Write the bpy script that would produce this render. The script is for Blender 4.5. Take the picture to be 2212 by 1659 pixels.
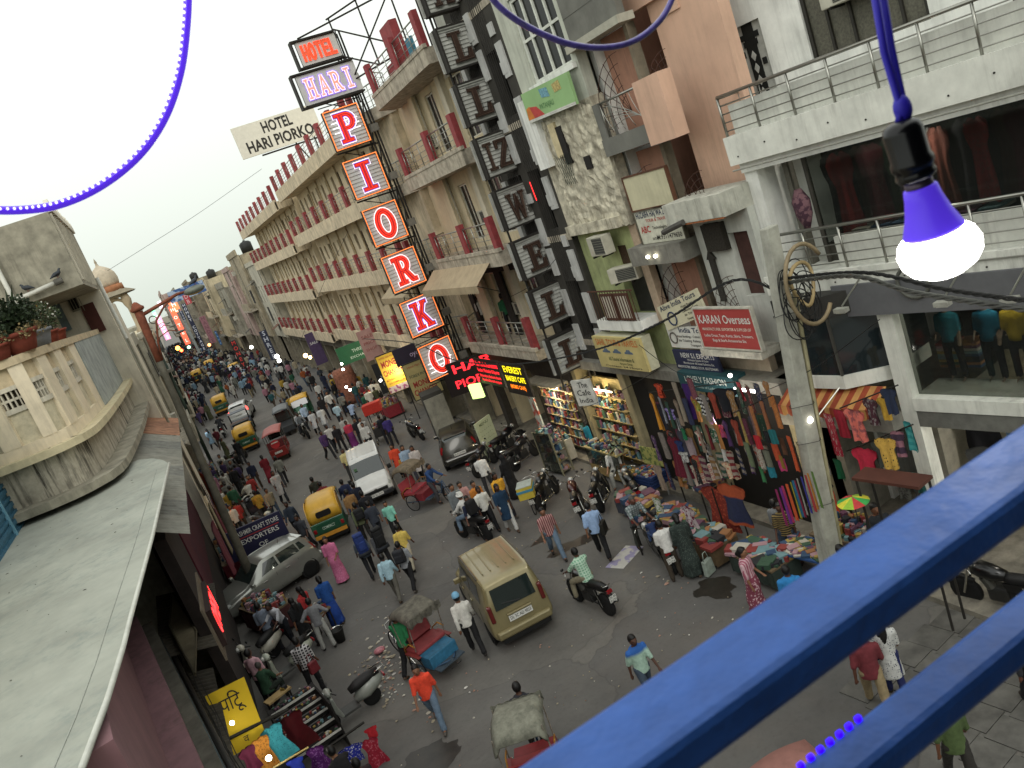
import bpy, bmesh, math, random
from math import sin, cos, pi, radians, sqrt, atan2
from mathutils import Vector, Matrix, geometry
RND = random.Random(7)
SC = bpy.context.scene
COL = SC.collection
for o in list(bpy.data.objects): bpy.data.objects.remove(o)

# ---------------------------------------------------------------- camera
CAMH = 10.5; FPX = 1760.0
_y, _p, _r = radians(20.1), radians(13.3), radians(20.8)
_f = Vector((sin(_y)*cos(_p), cos(_y)*cos(_p), -sin(_p)))
_r0 = Vector((cos(_y), -sin(_y), 0)); _u0 = _r0.cross(_f)
CR = _r0*cos(_r) - _u0*sin(_r); CU = _r0*sin(_r) + _u0*cos(_r)
cd = bpy.data.cameras.new('camera'); cam = bpy.data.objects.new('camera', cd); COL.objects.link(cam)
m = Matrix((CR, CU, -_f)).transposed().to_4x4(); m.translation = (0, 0, CAMH); cam.matrix_world = m
cd.sensor_width = 36; cd.lens = 36*FPX/2212; cd.clip_start = .02; cd.clip_end = 3000
cd.dof.use_dof = True; cd.dof.focus_distance = 24; cd.dof.aperture_fstop = 13
SC.camera = cam
SC.cycles.max_bounces = 5; SC.cycles.diffuse_bounces = 2; SC.cycles.glossy_bounces = 2; SC.cycles.transmission_bounces = 2; SC.cycles.transparent_max_bounces = 6
SC.cycles.caustics_reflective = False; SC.cycles.caustics_refractive = False

# ---------------------------------------------------------------- world and light (overcast dusk)
w = bpy.data.worlds.new('World'); SC.world = w; w.use_nodes = True
nt = w.node_tree; nt.nodes.clear()
sky = nt.nodes.new('ShaderNodeTexSky'); sky.sky_type = 'NISHITA'; sky.sun_disc = False
sky.sun_elevation = radians(38); sky.sun_rotation = radians(200); sky.air_density = 1.2; sky.dust_density = 4; sky.ozone_density = 1
hs = nt.nodes.new('ShaderNodeHueSaturation'); hs.inputs['Saturation'].default_value = .16
mx = nt.nodes.new('ShaderNodeMixRGB'); mx.blend_type = 'MIX'; mx.inputs[0].default_value = .85
tcw = nt.nodes.new('ShaderNodeTexCoord'); sxw = nt.nodes.new('ShaderNodeSeparateXYZ'); mrw = nt.nodes.new('ShaderNodeMapRange'); grw = nt.nodes.new('ShaderNodeMixRGB')
nt.links.new(tcw.outputs['Generated'], sxw.inputs[0]); nt.links.new(sxw.outputs[2], mrw.inputs[0]); mrw.inputs[1].default_value = -.02; mrw.inputs[2].default_value = .42; nt.links.new(mrw.outputs[0], grw.inputs[0])
grw.inputs[1].default_value = (6.3, 6.9, 6.1, 1); grw.inputs[2].default_value = (11.2, 11.5, 11.0, 1); nt.links.new(grw.outputs[0], mx.inputs[2])      # grey-green haze low down, white deck above
bg = nt.nodes.new('ShaderNodeBackground'); bg.inputs[1].default_value = .1
ow = nt.nodes.new('ShaderNodeOutputWorld')
nt.links.new(sky.outputs[0], hs.inputs['Color']); nt.links.new(hs.outputs[0], mx.inputs[1])
nt.links.new(mx.outputs[0], bg.inputs[0]); nt.links.new(bg.outputs[0], ow.inputs[0])
sl = bpy.data.lights.new('sun', 'SUN'); so = bpy.data.objects.new('sun', sl); COL.objects.link(so)
sl.energy = .5; sl.angle = radians(25); sl.color = (1, .97, .92)
so.rotation_euler = (radians(52), 0, radians(-20))
SC.view_settings.view_transform = 'Standard'; SC.view_settings.look = 'None'
SC.view_settings.gamma = 1; SC.view_settings.exposure = 0.4; SC.view_settings.use_curve_mapping = False

# ---------------------------------------------------------------- pixel -> place (photo read at 2212 px wide)
ORG = Vector((0, 0, CAMH)); OXD = (0, 553., 1106., 1659.); OYD = (0, 415.9, 831.7, 1243.2)
def ray(x, y): return CR*(x-1106) - CU*(y-829.5) + _f*FPX
def Z(c, r, x, y): return (OXD[c]+.25068*x, OYD[r]+.25068*y)
def GP(p, z=0):
    d = ray(*p); return ORG + d*((z-CAMH)/d.z)
def QX(p, X):
    d = ray(*p); return ORG + d*(X/d.x)
def QY(p, Y):
    d = ray(*p); return ORG + d*(Y/d.y)

# ---------------------------------------------------------------- materials
MATS = {}
def lin(c):
    if isinstance(c, str):
        c = [int(c[i:i+2], 16)/255 for i in (0, 2, 4)]
        return tuple(x/12.92 if x <= .04045 else ((x+.055)/1.055)**2.4 for x in c)
    return tuple(c)
def M(col, rough=.75, metal=0, var=.18, scale=4., bump=0., streak=0., emit=0., pat=None, pc=None, ps=1., spec=.4, alpha=None, coat=0, scol=None):
    key = (str(col), rough, metal, var, scale, bump, streak, emit, pat, str(pc), ps, spec, alpha, coat, str(scol))
    if key in MATS: return MATS[key]
    mt = bpy.data.materials.new('mat_%d' % len(MATS)); MATS[key] = mt; mt.use_nodes = True
    t = mt.node_tree; N = t.nodes; L = t.links; b = N['Principled BSDF']
    c = lin(col); b.inputs['Roughness'].default_value = rough; b.inputs['Metallic'].default_value = metal
    b.inputs['Specular IOR Level'].default_value = spec
    if coat: b.inputs['Coat Weight'].default_value = coat; b.inputs['Coat Roughness'].default_value = .08
    b.inputs['Base Color'].default_value = (*c, 1)
    if emit:
        b.inputs['Emission Color'].default_value = (*c, 1); b.inputs['Emission Strength'].default_value = emit
        if not pat: return mt
    if alpha is not None: b.inputs['Alpha'].default_value = alpha
    out = None
    geo = N.new('ShaderNodeNewGeometry'); tc = N.new('ShaderNodeTexCoord')
    def rgb(v): n = N.new('ShaderNodeRGB'); n.outputs[0].default_value = (*v, 1); return n.outputs[0]
    def mix(a, bb, f, bt='MIX'):
        n = N.new('ShaderNodeMixRGB'); n.blend_type = bt
        for i, s in ((1, a), (2, bb), (0, f)):
            if hasattr(s, 'links'): L.new(s, n.inputs[i])
            elif i == 0: n.inputs[0].default_value = s
            else: n.inputs[i].default_value = (*s, 1)
        return n.outputs[0]
    def ramp(s, lo, hi):
        n = N.new('ShaderNodeMapRange'); n.inputs[1].default_value = lo; n.inputs[2].default_value = hi; L.new(s, n.inputs[0]); return n.outputs[0]
    out = rgb(c)
    if pat:
        p2 = lin(pc); src = tc.outputs['Object']
        mp = N.new('ShaderNodeMapping'); L.new(src, mp.inputs[0]); mp.inputs['Scale'].default_value = ((ps*.16,)*3 if pat in ('check', 'hstripe', 'vstripe', 'ystripe') else (ps, ps, ps))
        if pat == 'check':
            fx = []
            for ax in 'XZ':
                n = N.new('ShaderNodeTexWave'); n.bands_direction = ax; n.inputs['Scale'].default_value = 1; L.new(mp.outputs[0], n.inputs[0]); fx.append(ramp(n.outputs['Fac'], .62, .7))
            out = mix(out, p2, fx[0]); out = mix(out, p2, fx[1])
        elif pat in ('hstripe', 'vstripe', 'ystripe'):
            n = N.new('ShaderNodeTexWave'); n.bands_direction = {'h': 'Z', 'v': 'X', 'y': 'Y'}[pat[0]]; n.inputs['Scale'].default_value = 1; L.new(mp.outputs[0], n.inputs[0])
            out = mix(out, p2, ramp(n.outputs['Fac'], .45, .55))
        elif pat == 'dots':
            n = N.new('ShaderNodeTexVoronoi'); n.inputs['Scale'].default_value = 1; n.inputs['Randomness'].default_value = .5; L.new(mp.outputs[0], n.inputs[0])
            out = mix(p2, out, ramp(n.outputs['Distance'], .22, .3))
        elif pat == 'floral':
            n = N.new('ShaderNodeTexVoronoi'); n.inputs['Scale'].default_value = 1; L.new(mp.outputs[0], n.inputs[0])
            n2 = N.new('ShaderNodeTexNoise'); n2.inputs['Scale'].default_value = 2.3; L.new(mp.outputs[0], n2.inputs[0])
            f = N.new('ShaderNodeMath'); f.operation = 'ADD'; L.new(n.outputs['Distance'], f.inputs[0]); L.new(n2.outputs['Fac'], f.inputs[1])
            out = mix(p2, out, ramp(f.outputs[0], .78, .86))
        elif pat == 'blotch':
            n = N.new('ShaderNodeTexNoise'); n.inputs['Scale'].default_value = 1; n.inputs['Detail'].default_value = 6; L.new(mp.outputs[0], n.inputs[0])
            out = mix(out, p2, ramp(n.outputs['Fac'], .5, .56))
        elif pat == 'top':          # second colour on the upper part
            sx = N.new('ShaderNodeSeparateXYZ'); L.new(src, sx.inputs[0]); out = mix(out, p2, ramp(sx.outputs['Z'], ps-.04, ps+.04))
        if emit: L.new(out, b.inputs['Emission Color']); L.new(out, b.inputs['Base Color']); return mt
    hgt = None
    if var or bump:
        n = N.new('ShaderNodeTexNoise'); n.inputs['Scale'].default_value = scale; n.inputs['Detail'].default_value = 4; n.inputs['Roughness'].default_value = .65
        L.new(geo.outputs['Position'], n.inputs[0]); hgt = n.outputs['Fac']
        d = mix((1-var*1.6,)*3, (1+var*.9,)*3, ramp(hgt, .28, .72))
        out = mix(out, d, 1., 'MULTIPLY')
    if streak:
        mp = N.new('ShaderNodeMapping'); L.new(geo.outputs['Position'], mp.inputs[0]); mp.inputs['Scale'].default_value = (3.2, 3.2, .32)
        n = N.new('ShaderNodeTexNoise'); n.inputs['Scale'].default_value = 1.6; n.inputs['Detail'].default_value = 5; n.inputs['Roughness'].default_value = .7; L.new(mp.outputs[0], n.inputs[0])
        n2 = N.new('ShaderNodeTexNoise'); n2.inputs['Scale'].default_value = .55; n2.inputs['Detail'].default_value = 3; L.new(geo.outputs['Position'], n2.inputs[0])
        f = N.new('ShaderNodeMath'); f.operation = 'MULTIPLY'; L.new(ramp(n.outputs['Fac'], .47, .72), f.inputs[0]); L.new(ramp(n2.outputs['Fac'], .3, .65), f.inputs[1])
        f2 = N.new('ShaderNodeMath'); f2.operation = 'MULTIPLY'; L.new(f.outputs[0], f2.inputs[0]); f2.inputs[1].default_value = streak
        out = mix(out, lin(scol or '4a463c'), f2.outputs[0])
    L.new(out, b.inputs['Base Color'])
    if bump and hgt:
        bn = N.new('ShaderNodeBump'); bn.inputs['Strength'].default_value = bump; bn.inputs['Distance'].default_value = .02; L.new(hgt, bn.inputs['Height']); L.new(bn.outputs[0], b.inputs['Normal'])
    return mt
def glass(col='1c2420', rough=.06, alpha=1.):
    return M(col, rough, 0, 0, spec=.8, coat=.3)

# ---------------------------------------------------------------- mesh builder
class B:
    def __init__(s, mtx=None): s.v = []; s.f = []; s.mi = []; s.cur = 0; s.m = mtx
    def add(s, vs, fs):
        n = len(s.v)
        if s.m is not None: vs = [s.m @ Vector(v) for v in vs]
        s.v += [tuple(v) for v in vs]
        for f in fs: s.f.append([i+n for i in f]); s.mi.append(s.cur)
        return s
    def box(s, c, d, rz=0, taper=1.):
        x, y, z = d[0]/2, d[1]/2, d[2]/2; q = []
        for dz in (-z, z):
            k = taper if dz > 0 else 1
            for dx, dy in ((-x, -y), (x, -y), (x, y), (-x, y)):
                dx *= k; dy *= k
                q.append((c[0]+dx*cos(rz)-dy*sin(rz), c[1]+dx*sin(rz)+dy*cos(rz), c[2]+dz))
        return s.add(q, [(3, 2, 1, 0), (4, 5, 6, 7), (0, 1, 5, 4), (1, 2, 6, 5), (2, 3, 7, 6), (3, 0, 4, 7)])
    def bb(s, x0, x1, y0, y1, z0, z1): return s.box(((x0+x1)/2, (y0+y1)/2, (z0+z1)/2), (abs(x1-x0), abs(y1-y0), abs(z1-z0)))
    def cyl(s, a, b, r, r2=None, n=8, caps=True):
        a = Vector(a); b = Vector(b); d = (b-a)
        if d.length < 1e-6: return s
        d.normalize(); u = d.orthogonal().normalized(); w = d.cross(u); r2 = r if r2 is None else r2
        vs = []
        for p, rr in ((a, r), (b, r2)):
            for i in range(n): t = 2*pi*i/n; vs.append(p+u*cos(t)*rr+w*sin(t)*rr)
        fs = [(i, (i+1) % n, n+(i+1) % n, n+i) for i in range(n)]
        if caps: fs += [tuple(range(n-1, -1, -1)), tuple(range(n, 2*n))]
        return s.add(vs, fs)
    def path(s, pts, r, n=6, closed=False):
        pts = [Vector(p) for p in pts]; k = len(pts); vs = []; pu = None
        for i, p in enumerate(pts):
            a = pts[(i-1) % k] if (closed or i) else p; b = pts[(i+1) % k] if (closed or i < k-1) else p
            d = (b-a).normalized() if (b-a).length > 1e-9 else Vector((0, 0, 1))
            u = (pu - d*pu.dot(d)) if pu else d.orthogonal()
            if u.length < 1e-6: u = d.orthogonal()
            u.normalize(); pu = u; w = d.cross(u); rr = r[i] if isinstance(r, (list, tuple)) else r
            for j in range(n): t = 2*pi*j/n; vs.append(p+u*cos(t)*rr+w*sin(t)*rr)
        fs = []
        for i in range(k if closed else k-1):
            for j in range(n): fs.append((i*n+j, i*n+(j+1) % n, ((i+1) % k)*n+(j+1) % n, ((i+1) % k)*n+j))
        if not closed: fs += [tuple(range(n-1, -1, -1)), tuple(range((k-1)*n, k*n))]
        return s.add(vs, fs)
    def lathe(s, prof, n=12, c=(0, 0, 0), ax='Z'):
        vs = []; k = len(prof)
        for r, z in prof:
            for j in range(n):
                t = 2*pi*j/n
                q = (r*cos(t), r*sin(t), z) if ax == 'Z' else ((r*cos(t), z, r*sin(t)) if ax == 'Y' else (z, r*cos(t), r*sin(t)))
                vs.append((q[0]+c[0], q[1]+c[1], q[2]+c[2]))
        fs = [(i*n+j, i*n+(j+1) % n, (i+1)*n+(j+1) % n, (i+1)*n+j) for i in range(k-1) for j in range(n)]
        if prof[0][0] > 1e-4: fs.append(tuple(range(n-1, -1, -1)))
        if prof[-1][0] > 1e-4: fs.append(tuple(range((k-1)*n, k*n)))
        return s.add(vs, fs)
    def sph(s, c, r, n=8, m=6, sc=(1, 1, 1)):
        return s.add([(c[0]+sc[0]*r*sin(pi*i/m)*cos(2*pi*j/n), c[1]+sc[1]*r*sin(pi*i/m)*sin(2*pi*j/n), c[2]+sc[2]*r*cos(pi*i/m)) for i in range(m+1) for j in range(n)],
                     [(i*n+j, (i+1)*n+j, (i+1)*n+(j+1) % n, i*n+(j+1) % n) for i in range(m) for j in range(n)])
    def prism(s, poly, a, b, ax='Y'):
        """2-D outline extruded from a to b along an axis"""
        n = len(poly)
        def q(p, t): return (p[0], t, p[1]) if ax == 'Y' else ((p[0], p[1], t) if ax == 'Z' else (t, p[0], p[1]))
        tris = geometry.tessellate_polygon([[Vector((p[0], p[1], 0)) for p in poly]])
        vs = [q(p, a) for p in poly]+[q(p, b) for p in poly]
        fs = [tuple(t) for t in tris]+[tuple(n+i for i in reversed(t)) for t in tris]+[(i, (i+1) % n, n+(i+1) % n, n+i) for i in range(n)]
        return s.add(vs, fs)
    def grid(s, fn, nu, nv):
        vs = [fn(i/nu, j/nv) for i in range(nu+1) for j in range(nv+1)]
        return s.add(vs, [(i*(nv+1)+j, (i+1)*(nv+1)+j, (i+1)*(nv+1)+j+1, i*(nv+1)+j+1) for i in range(nu) for j in range(nv)])
    def quad(s, *p): return s.add(p, [tuple(range(len(p)))])
    def mesh(s, name='mesh', mats=(), smooth=False):
        me = bpy.data.meshes.new(name); me.from_pydata(s.v, [], s.f)
        for mt in (mats if isinstance(mats, (list, tuple)) else [mats]): me.materials.append(mt)
        if any(s.mi): me.polygons.foreach_set('material_index', s.mi)
        bm = bmesh.new(); bm.from_mesh(me); bmesh.ops.recalc_face_normals(bm, faces=bm.faces); bm.to_mesh(me); bm.free()
        if smooth: me.polygons.foreach_set('use_smooth', [True]*len(me.polygons))
        me.update(); return me
    def done(s, name, mats, parent=None, smooth=False, bevel=0, sub=0, loc=None):
        o = bpy.data.objects.new(name, s.mesh(name, mats, smooth)); COL.objects.link(o)
        if parent is not None: o.parent = parent
        if loc is not None: o.location = loc
        if bevel:
            md = o.modifiers.new('b', 'BEVEL'); md.width = bevel; md.segments = 2; md.limit_method = 'ANGLE'; md.angle_limit = radians(35)
        if sub: md = o.modifiers.new('s', 'SUBSURF'); md.levels = sub; md.render_levels = sub
        return o
def tag(o, label=None, cat=None, group=None, kind=None):
    if label: o['label'] = label
    if cat: o['category'] = cat
    if group: o['group'] = group
    if kind: o['kind'] = kind
    return o
def thing(name, label, cat, loc=(0, 0, 0), rz=0, group=None):
    o = bpy.data.objects.new(name, None); COL.objects.link(o); o.location = loc; o.rotation_euler = (0, 0, rz); o.empty_display_size = .1
    return tag(o, label, cat, group)
def inst(me, name, parent=None, loc=(0, 0, 0), rot=(0, 0, 0), scale=1, mats=None):
    o = bpy.data.objects.new(name, me); COL.objects.link(o); o.parent = parent; o.location = loc; o.rotation_euler = rot
    o.scale = (scale,)*3 if isinstance(scale, (int, float)) else scale
    if mats:
        for i, mt in enumerate(mats):
            o.material_slots[i].link = 'OBJECT'; o.material_slots[i].material = mt
    return o
def copy_tree(o, parent=None):
    c = o.copy(); COL.objects.link(c); c.parent = parent
    for ch in o.children: copy_tree(ch, c)
    return c
def bx(name, mat, parent, x0, x1, y0, y1, z0, z1, bevel=0): return B().bb(x0, x1, y0, y1, z0, z1).done(name, mat, parent, bevel=bevel)
_tx = {}
def text_mesh(s, bold=0., align='CENTER'):
    k = (s, bold, align)
    if k in _tx: return _tx[k]
    c = bpy.data.curves.new('t', 'FONT'); c.body = s; c.align_x = align; c.align_y = 'CENTER'; c.offset = bold; c.resolution_u = 2; c.size = 1
    o = bpy.data.objects.new('t', c); me = bpy.data.meshes.new_from_object(o)
    bpy.data.objects.remove(o); bpy.data.curves.remove(c); _tx[k] = me; return me
def lettering(s, mat, parent, x, y, size, out, w=None, bold=0., align='CENTER', name='lettering', rx=pi/2, rz=pi):
    """flat letters on the +y face of the parent's local frame"""
    me = text_mesh(s, bold, align).copy(); me.materials.clear(); me.materials.append(mat)
    o = bpy.data.objects.new(name, me); COL.objects.link(o); o.parent = parent
    k = size
    if w:
        xs = [v.co.x for v in me.vertices]
        k = w/max(1e-3, max(xs)-min(xs)) if xs else size
    o.scale = (k if w else size, size, size); o.location = (x, out, y); o.rotation_euler = (rx, 0, rz); return o
def sign(name, label, loc, rz, w, h, bg, lines=(), th=.06, frame=None, cat='sign', tilt=0, group=None):
    """board whose printed face looks along its local +y; lines = (text, x, y, size, material, width, bold); +x is the reader's left"""
    t = thing(name, label, cat, loc, rz, group); t.rotation_euler = (tilt, 0, rz)
    bx('panel', bg, t, -w/2, w/2, -th, 0, -h/2, h/2)
    if frame:
        for a in ((-w/2-.03, w/2+.03, h/2, h/2+.04), (-w/2-.03, w/2+.03, -h/2-.04, -h/2), (-w/2-.04, -w/2, -h/2, h/2), (w/2, w/2+.04, -h/2, h/2)):
            bx('frame_bar', frame, t, a[0], a[1], -th, .02, a[2], a[3])
    for l in lines:
        s, x, y, sz, mt = l[:5]; lettering(s, mt, t, -x, y, sz, .006, l[5] if len(l) > 5 else None, l[6] if len(l) > 6 else .01)
    return t
# ================================================================ SETTING
def struct(name, b, mat, **k): return tag(b.done(name, mat, **k), kind='structure')
def road_mat():
    mt = bpy.data.materials.new('road'); mt.use_nodes = True; t = mt.node_tree; N = t.nodes; L = t.links; b = N['Principled BSDF']
    g = N.new('ShaderNodeNewGeometry')
    def noise(sc, det=8, ro=.65, dist=0, vec=None):
        n = N.new('ShaderNodeTexNoise'); n.inputs['Scale'].default_value = sc; n.inputs['Detail'].default_value = det; n.inputs['Roughness'].default_value = ro; n.inputs['Distortion'].default_value = dist
        L.new(vec or g.outputs['Position'], n.inputs[0]); return n.outputs['Fac']
    def rng(s, a, c, d=0, e=1):
        n = N.new('ShaderNodeMapRange'); n.inputs[1].default_value = a; n.inputs[2].default_value = c; n.inputs[3].default_value = d; n.inputs[4].default_value = e; L.new(s, n.inputs[0]); return n.outputs[0]
    def mix(a, c, f, bt='MIX'):
        n = N.new('ShaderNodeMixRGB'); n.blend_type = bt
        for i, s in ((0, f), (1, a), (2, c)):
            if hasattr(s, 'links'): L.new(s, n.inputs[i])
            else: n.inputs[i].default_value = s if i == 0 else (*s, 1)
        return n.outputs[0]
    c = mix((.088, .085, .079), (.138, .133, .122), rng(noise(.35), .35, .66))
    c = mix(c, (.13, .108, .088), rng(noise(.22, 4), .52, .72, 0, .45))                   # dust and old earth
    c = mix(c, (.05, .048, .042), rng(noise(.9, 9, .7, .6), .6, .72, 0, .5))           # damp and oil stains
    c = mix(c, (1.25, 1.25, 1.25), rng(noise(60, 3), .3, .8, 0, .5), 'MULTIPLY')
    c = mix(c, (.6, .6, .6), rng(noise(9, 6), .5, .75, 0, .45), 'MULTIPLY')
    v = N.new('ShaderNodeTexVoronoi'); v.feature = 'DISTANCE_TO_EDGE'; v.inputs['Scale'].default_value = .16
    wv = N.new('ShaderNodeVectorMath'); wv.operation = 'ADD'; nz = N.new('ShaderNodeTexNoise'); nz.inputs['Scale'].default_value = .8; nz.inputs['Detail'].default_value = 6
    L.new(g.outputs['Position'], nz.inputs[0]); L.new(g.outputs['Position'], wv.inputs[0]); L.new(nz.outputs['Color'], wv.inputs[1]); L.new(wv.outputs[0], v.inputs[0])
    c = mix((.03, .028, .025), c, rng(v.outputs['Distance'], .0, .005, .72, 1))                # cracks and patch seams
    v2 = N.new('ShaderNodeTexVoronoi'); v2.inputs['Scale'].default_value = .16; L.new(wv.outputs[0], v2.inputs[0]); sp = N.new('ShaderNodeSeparateXYZ'); L.new(v2.outputs['Color'], sp.inputs[0])
    pf = N.new('ShaderNodeMixRGB'); L.new(sp.outputs[0], pf.inputs[0]); pf.inputs[1].default_value = (.78, .78, .8, 1); pf.inputs[2].default_value = (1.12, 1.1, 1.06, 1); c = mix(c, pf.outputs[0], 1., 'MULTIPLY')   # old patches
    L.new(c, b.inputs['Base Color']); L.new(rng(noise(.9, 9, .7, .6), .58, .72, .85, .35), b.inputs['Roughness'])
    bn = N.new('ShaderNodeBump'); bn.inputs['Strength'].default_value = .35; bn.inputs['Distance'].default_value = .01; L.new(noise(45, 4), bn.inputs['Height']); L.new(bn.outputs[0], b.inputs['Normal'])
    return mt
struct('ground', B().quad((-1500, -1500, -.02), (1500, -1500, -.02), (1500, 1500, -.02), (-1500, 1500, -.02)), M('77705f', .95))
struct('road', B().quad((-2.4, -30, 0), (11.3, -30, 0), (11.3, 420, 0), (-2.4, 420, 0)), road_mat())
paveM = M('7d786c', .9, 0, .3, 3, .3)
struct('pavement', B().bb(10.7, 14.5, -20, 12.4, 0, .13), paveM)
struct('pavement', B().bb(11.15, 14.5, 12.4, 420, 0, .13), paveM)
struct('pavement', B().bb(-4.5, -2.3, -20, 420, 0, .12), paveM)
PV = M('5d5b56', .9, 0, .3, 2, .2)
_pm = B().box((0, 0, .01), (.58, .58, .03)).mesh('paving_slab', PV)
_pp = thing('paved_strip', 'grey paved strip in front of the white shop building', 'paving', (0, 0, 0))
for i in range(5):
    for j in range(9):
        inst(_pm, 'paving_slab', _pp, (8.0+.6*i+RND.uniform(-.01, .01), 5.6+.6*j, -.004+RND.uniform(0, .006)), (0, 0, radians(8)))

# ---------------------------------------------------------------- building helpers (frame: x along the street, y out of the facade, z up)
def wall(parent, mat, u0, u1, z0, z1, holes=(), y=0., th=.25, name='wall'):
    """a wall slab with rectangular openings (u0,u1,z0,z1)"""
    us = sorted({u0, u1, *[h[i] for h in holes for i in (0, 1) if u0 < h[i] < u1]}); zs = sorted({z0, z1, *[h[i] for h in holes for i in (2, 3) if z0 < h[i] < z1]})
    b = B()
    for a, c in zip(us, us[1:]):
        run = None
        for d, e in zip(zs, zs[1:]):
            mu, mz = (a+c)/2, (d+e)/2
            if any(h[0] < mu < h[1] and h[2] < mz < h[3] for h in holes):
                if run: b.bb(a, c, y-th, y, *run); run = None
            else: run = (run[0], e) if run else (d, e)
        if run: b.bb(a, c, y-th, y, *run)
    bm = b.done(name, mat, parent); return bm
STEEL = M('9a9a92', .3, .9, .1); DARKST = M('26241f', .6, .4, .2); REDP = M('8e3a3c', .7, 0, .2, 5, .1, .25); WHITEF = M('c9c7ba', .6, 0, .12)
GLASSD = M('0e100f', .18, 0, 0, spec=.25); BEIGE = M('dbcbac', .85, 0, .12, 1.6, .1, .4); BEIGE2 = M('cfbfa2', .85, 0, .2, 2, .1, .95)
WHT = M('e2e3dc', .8, 0, .12, 1.5, .1, .45); CONC = M('7f7d74', .9, 0, .25, 2.5, .25, .6); BLK = M('0c0b0a', .9, 0, 0)
def rail(parent, u0, u1, y, z, h, np=4, nb=4, mat=STEEL, rt=.028, rb=.012, rp=.02, y1=None):
    y1 = y if y1 is None else y1
    def P(t, zz): return (u0+(u1-u0)*t, y+(y1-y)*t, zz)
    if rt: B().cyl(P(0, z+h), P(1, z+h), rt, n=8).done('handrail', mat, parent, True)
    for i in range(np):
        t = i/(np-1) if np > 1 else .5
        B().cyl(P(t, z), P(t, z+h), rp, n=6).done('rail_post', mat, parent, True)
    for k in range(nb):
        zz = z+h*(k+.6)/(nb+.6); B().cyl(P(0, zz), P(1, zz), rb, n=5).done('rail_bar', mat, parent, True)
def vbars(parent, u0, u1, y, z0, z1, n, mat, r=.009, name='grille_bar'):
    for i in range(n):
        u = u0+(u1-u0)*(i+.5)/n; B().cyl((u, y, z0), (u, y, z1), r, n=5).done(name, mat, parent)
def window(parent, u, z, w, h, y, fm=WHITEF, gm=GLASSD, nv=1, nh=0, d=.08, fw=.05, name='window'):
    b = B()
    for a in ((u-w/2, u-w/2+fw, z, z+h), (u+w/2-fw, u+w/2, z, z+h), (u-w/2+fw, u+w/2-fw, z, z+fw), (u-w/2+fw, u+w/2-fw, z+h-fw, z+h)): b.bb(a[0], a[1], y-d, y, a[2], a[3])
    for i in range(nv): x = u-w/2+w*(i+1)/(nv+1); b.bb(x-fw*.4, x+fw*.4, y-d+.005, y-.005, z+fw, z+h-fw)
    for i in range(nh): q = z+h*(i+1)/(nh+1); b.bb(u-w/2+fw, u+w/2-fw, y-d+.008, y-.008, q-fw*.4, q+fw*.4)
    o = b.done(name, fm, parent); bx('pane', gm, o, u-w/2+.01, u+w/2-.01, y-d+.025, y-d+.04, z+.01, z+h-.01); return o
def shell(parent, mat, u0, u1, z0, z1, depth, y=0.):
    """the body of a building behind its facade: sides, back and roof"""
    b = B(); b.bb(u0, u0+.2, y-depth, y-.3, z0, z1); b.bb(u1-.2, u1, y-depth, y-.3, z0, z1); b.bb(u0+.2, u1-.2, y-depth, y-depth+.2, z0, z1); b.bb(u0+.2, u1-.2, y-depth+.2, y-.3, z1-.25, z1)
    return b.done('house_body', mat, parent)
def slab(parent, mat, u0, u1, y0, y1, z0, z1, name='floor_slab'): return bx(name, mat, parent, u0, u1, y0, y1, z0, z1)
def shutter_grille(parent, u0, u1, z0, z1, y, mat): vbars(parent, u0, u1, y, z0, z1, int((u1-u0)/.12), mat, .008)

# ---------------------------------------------------------------- hotel, near wing  (front plane x = 10.6; frame x = world Y)
FR = pi/2
HO = thing('hotel_building', 'cream hotel with stacked balconies, red pillars and red neon signboards', 'building', (10.6, 0, 0), FR)
LV = [4.75, 8.4, 11.9, 15.2]
SLB = M('b3aa98', .9, 0, .3, 3, .3, .9); CREAM = M('d6c8a8', .85, 0, .1, 1.2, .05, .45); CREAMW = M('d8d0ba', .8, 0, .1, 1.2, .05, .35)
wi = [(26.3, 27.7), (29.6, 30.5)]
wh = [(a, b, z+.35, z+2.55) for z in LV[:3] for a, b in wi]
wall(HO, CREAM, 25.4, 33.9, 4.4, 15.0, wh, -1.35)
for z in LV[:3]:
    for k, (a, b) in enumerate(wi):
        window(HO, (a+b)/2, z+.35, b-a-.02, 2.18, -1.42, M('d8d4c4', .5), GLASSD, 1 if k else 2)
        if k == 0: bx('window_trim', WHITEF, HO, a-.12, b+.12, -1.35, -1.28, z+2.55, z+2.68)
    bx('pilaster', CREAMW, HO, 28.1, 28.5, -1.35, -1.15, z, z+3.0); bx('pilaster', CREAM, HO, 31.2, 31.7, -1.35, -1.1, z, z+3.0)
    B().path([(31.0, -1.2, z), (31.0, -1.2, z+3.1)], .05, 8).done('drain_pipe', M('a39a85', .6), HO, True)
    for q in range(9): bx('quoin', M('c7b48e', .85), HO, 25.42, 25.9, -1.35, -1.31, z+.1+.34*q, z+.1+.34*q+.28)
shell(HO, CREAM, 25.4, 33.9, .0, 15.0, 8, -1.3)
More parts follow.
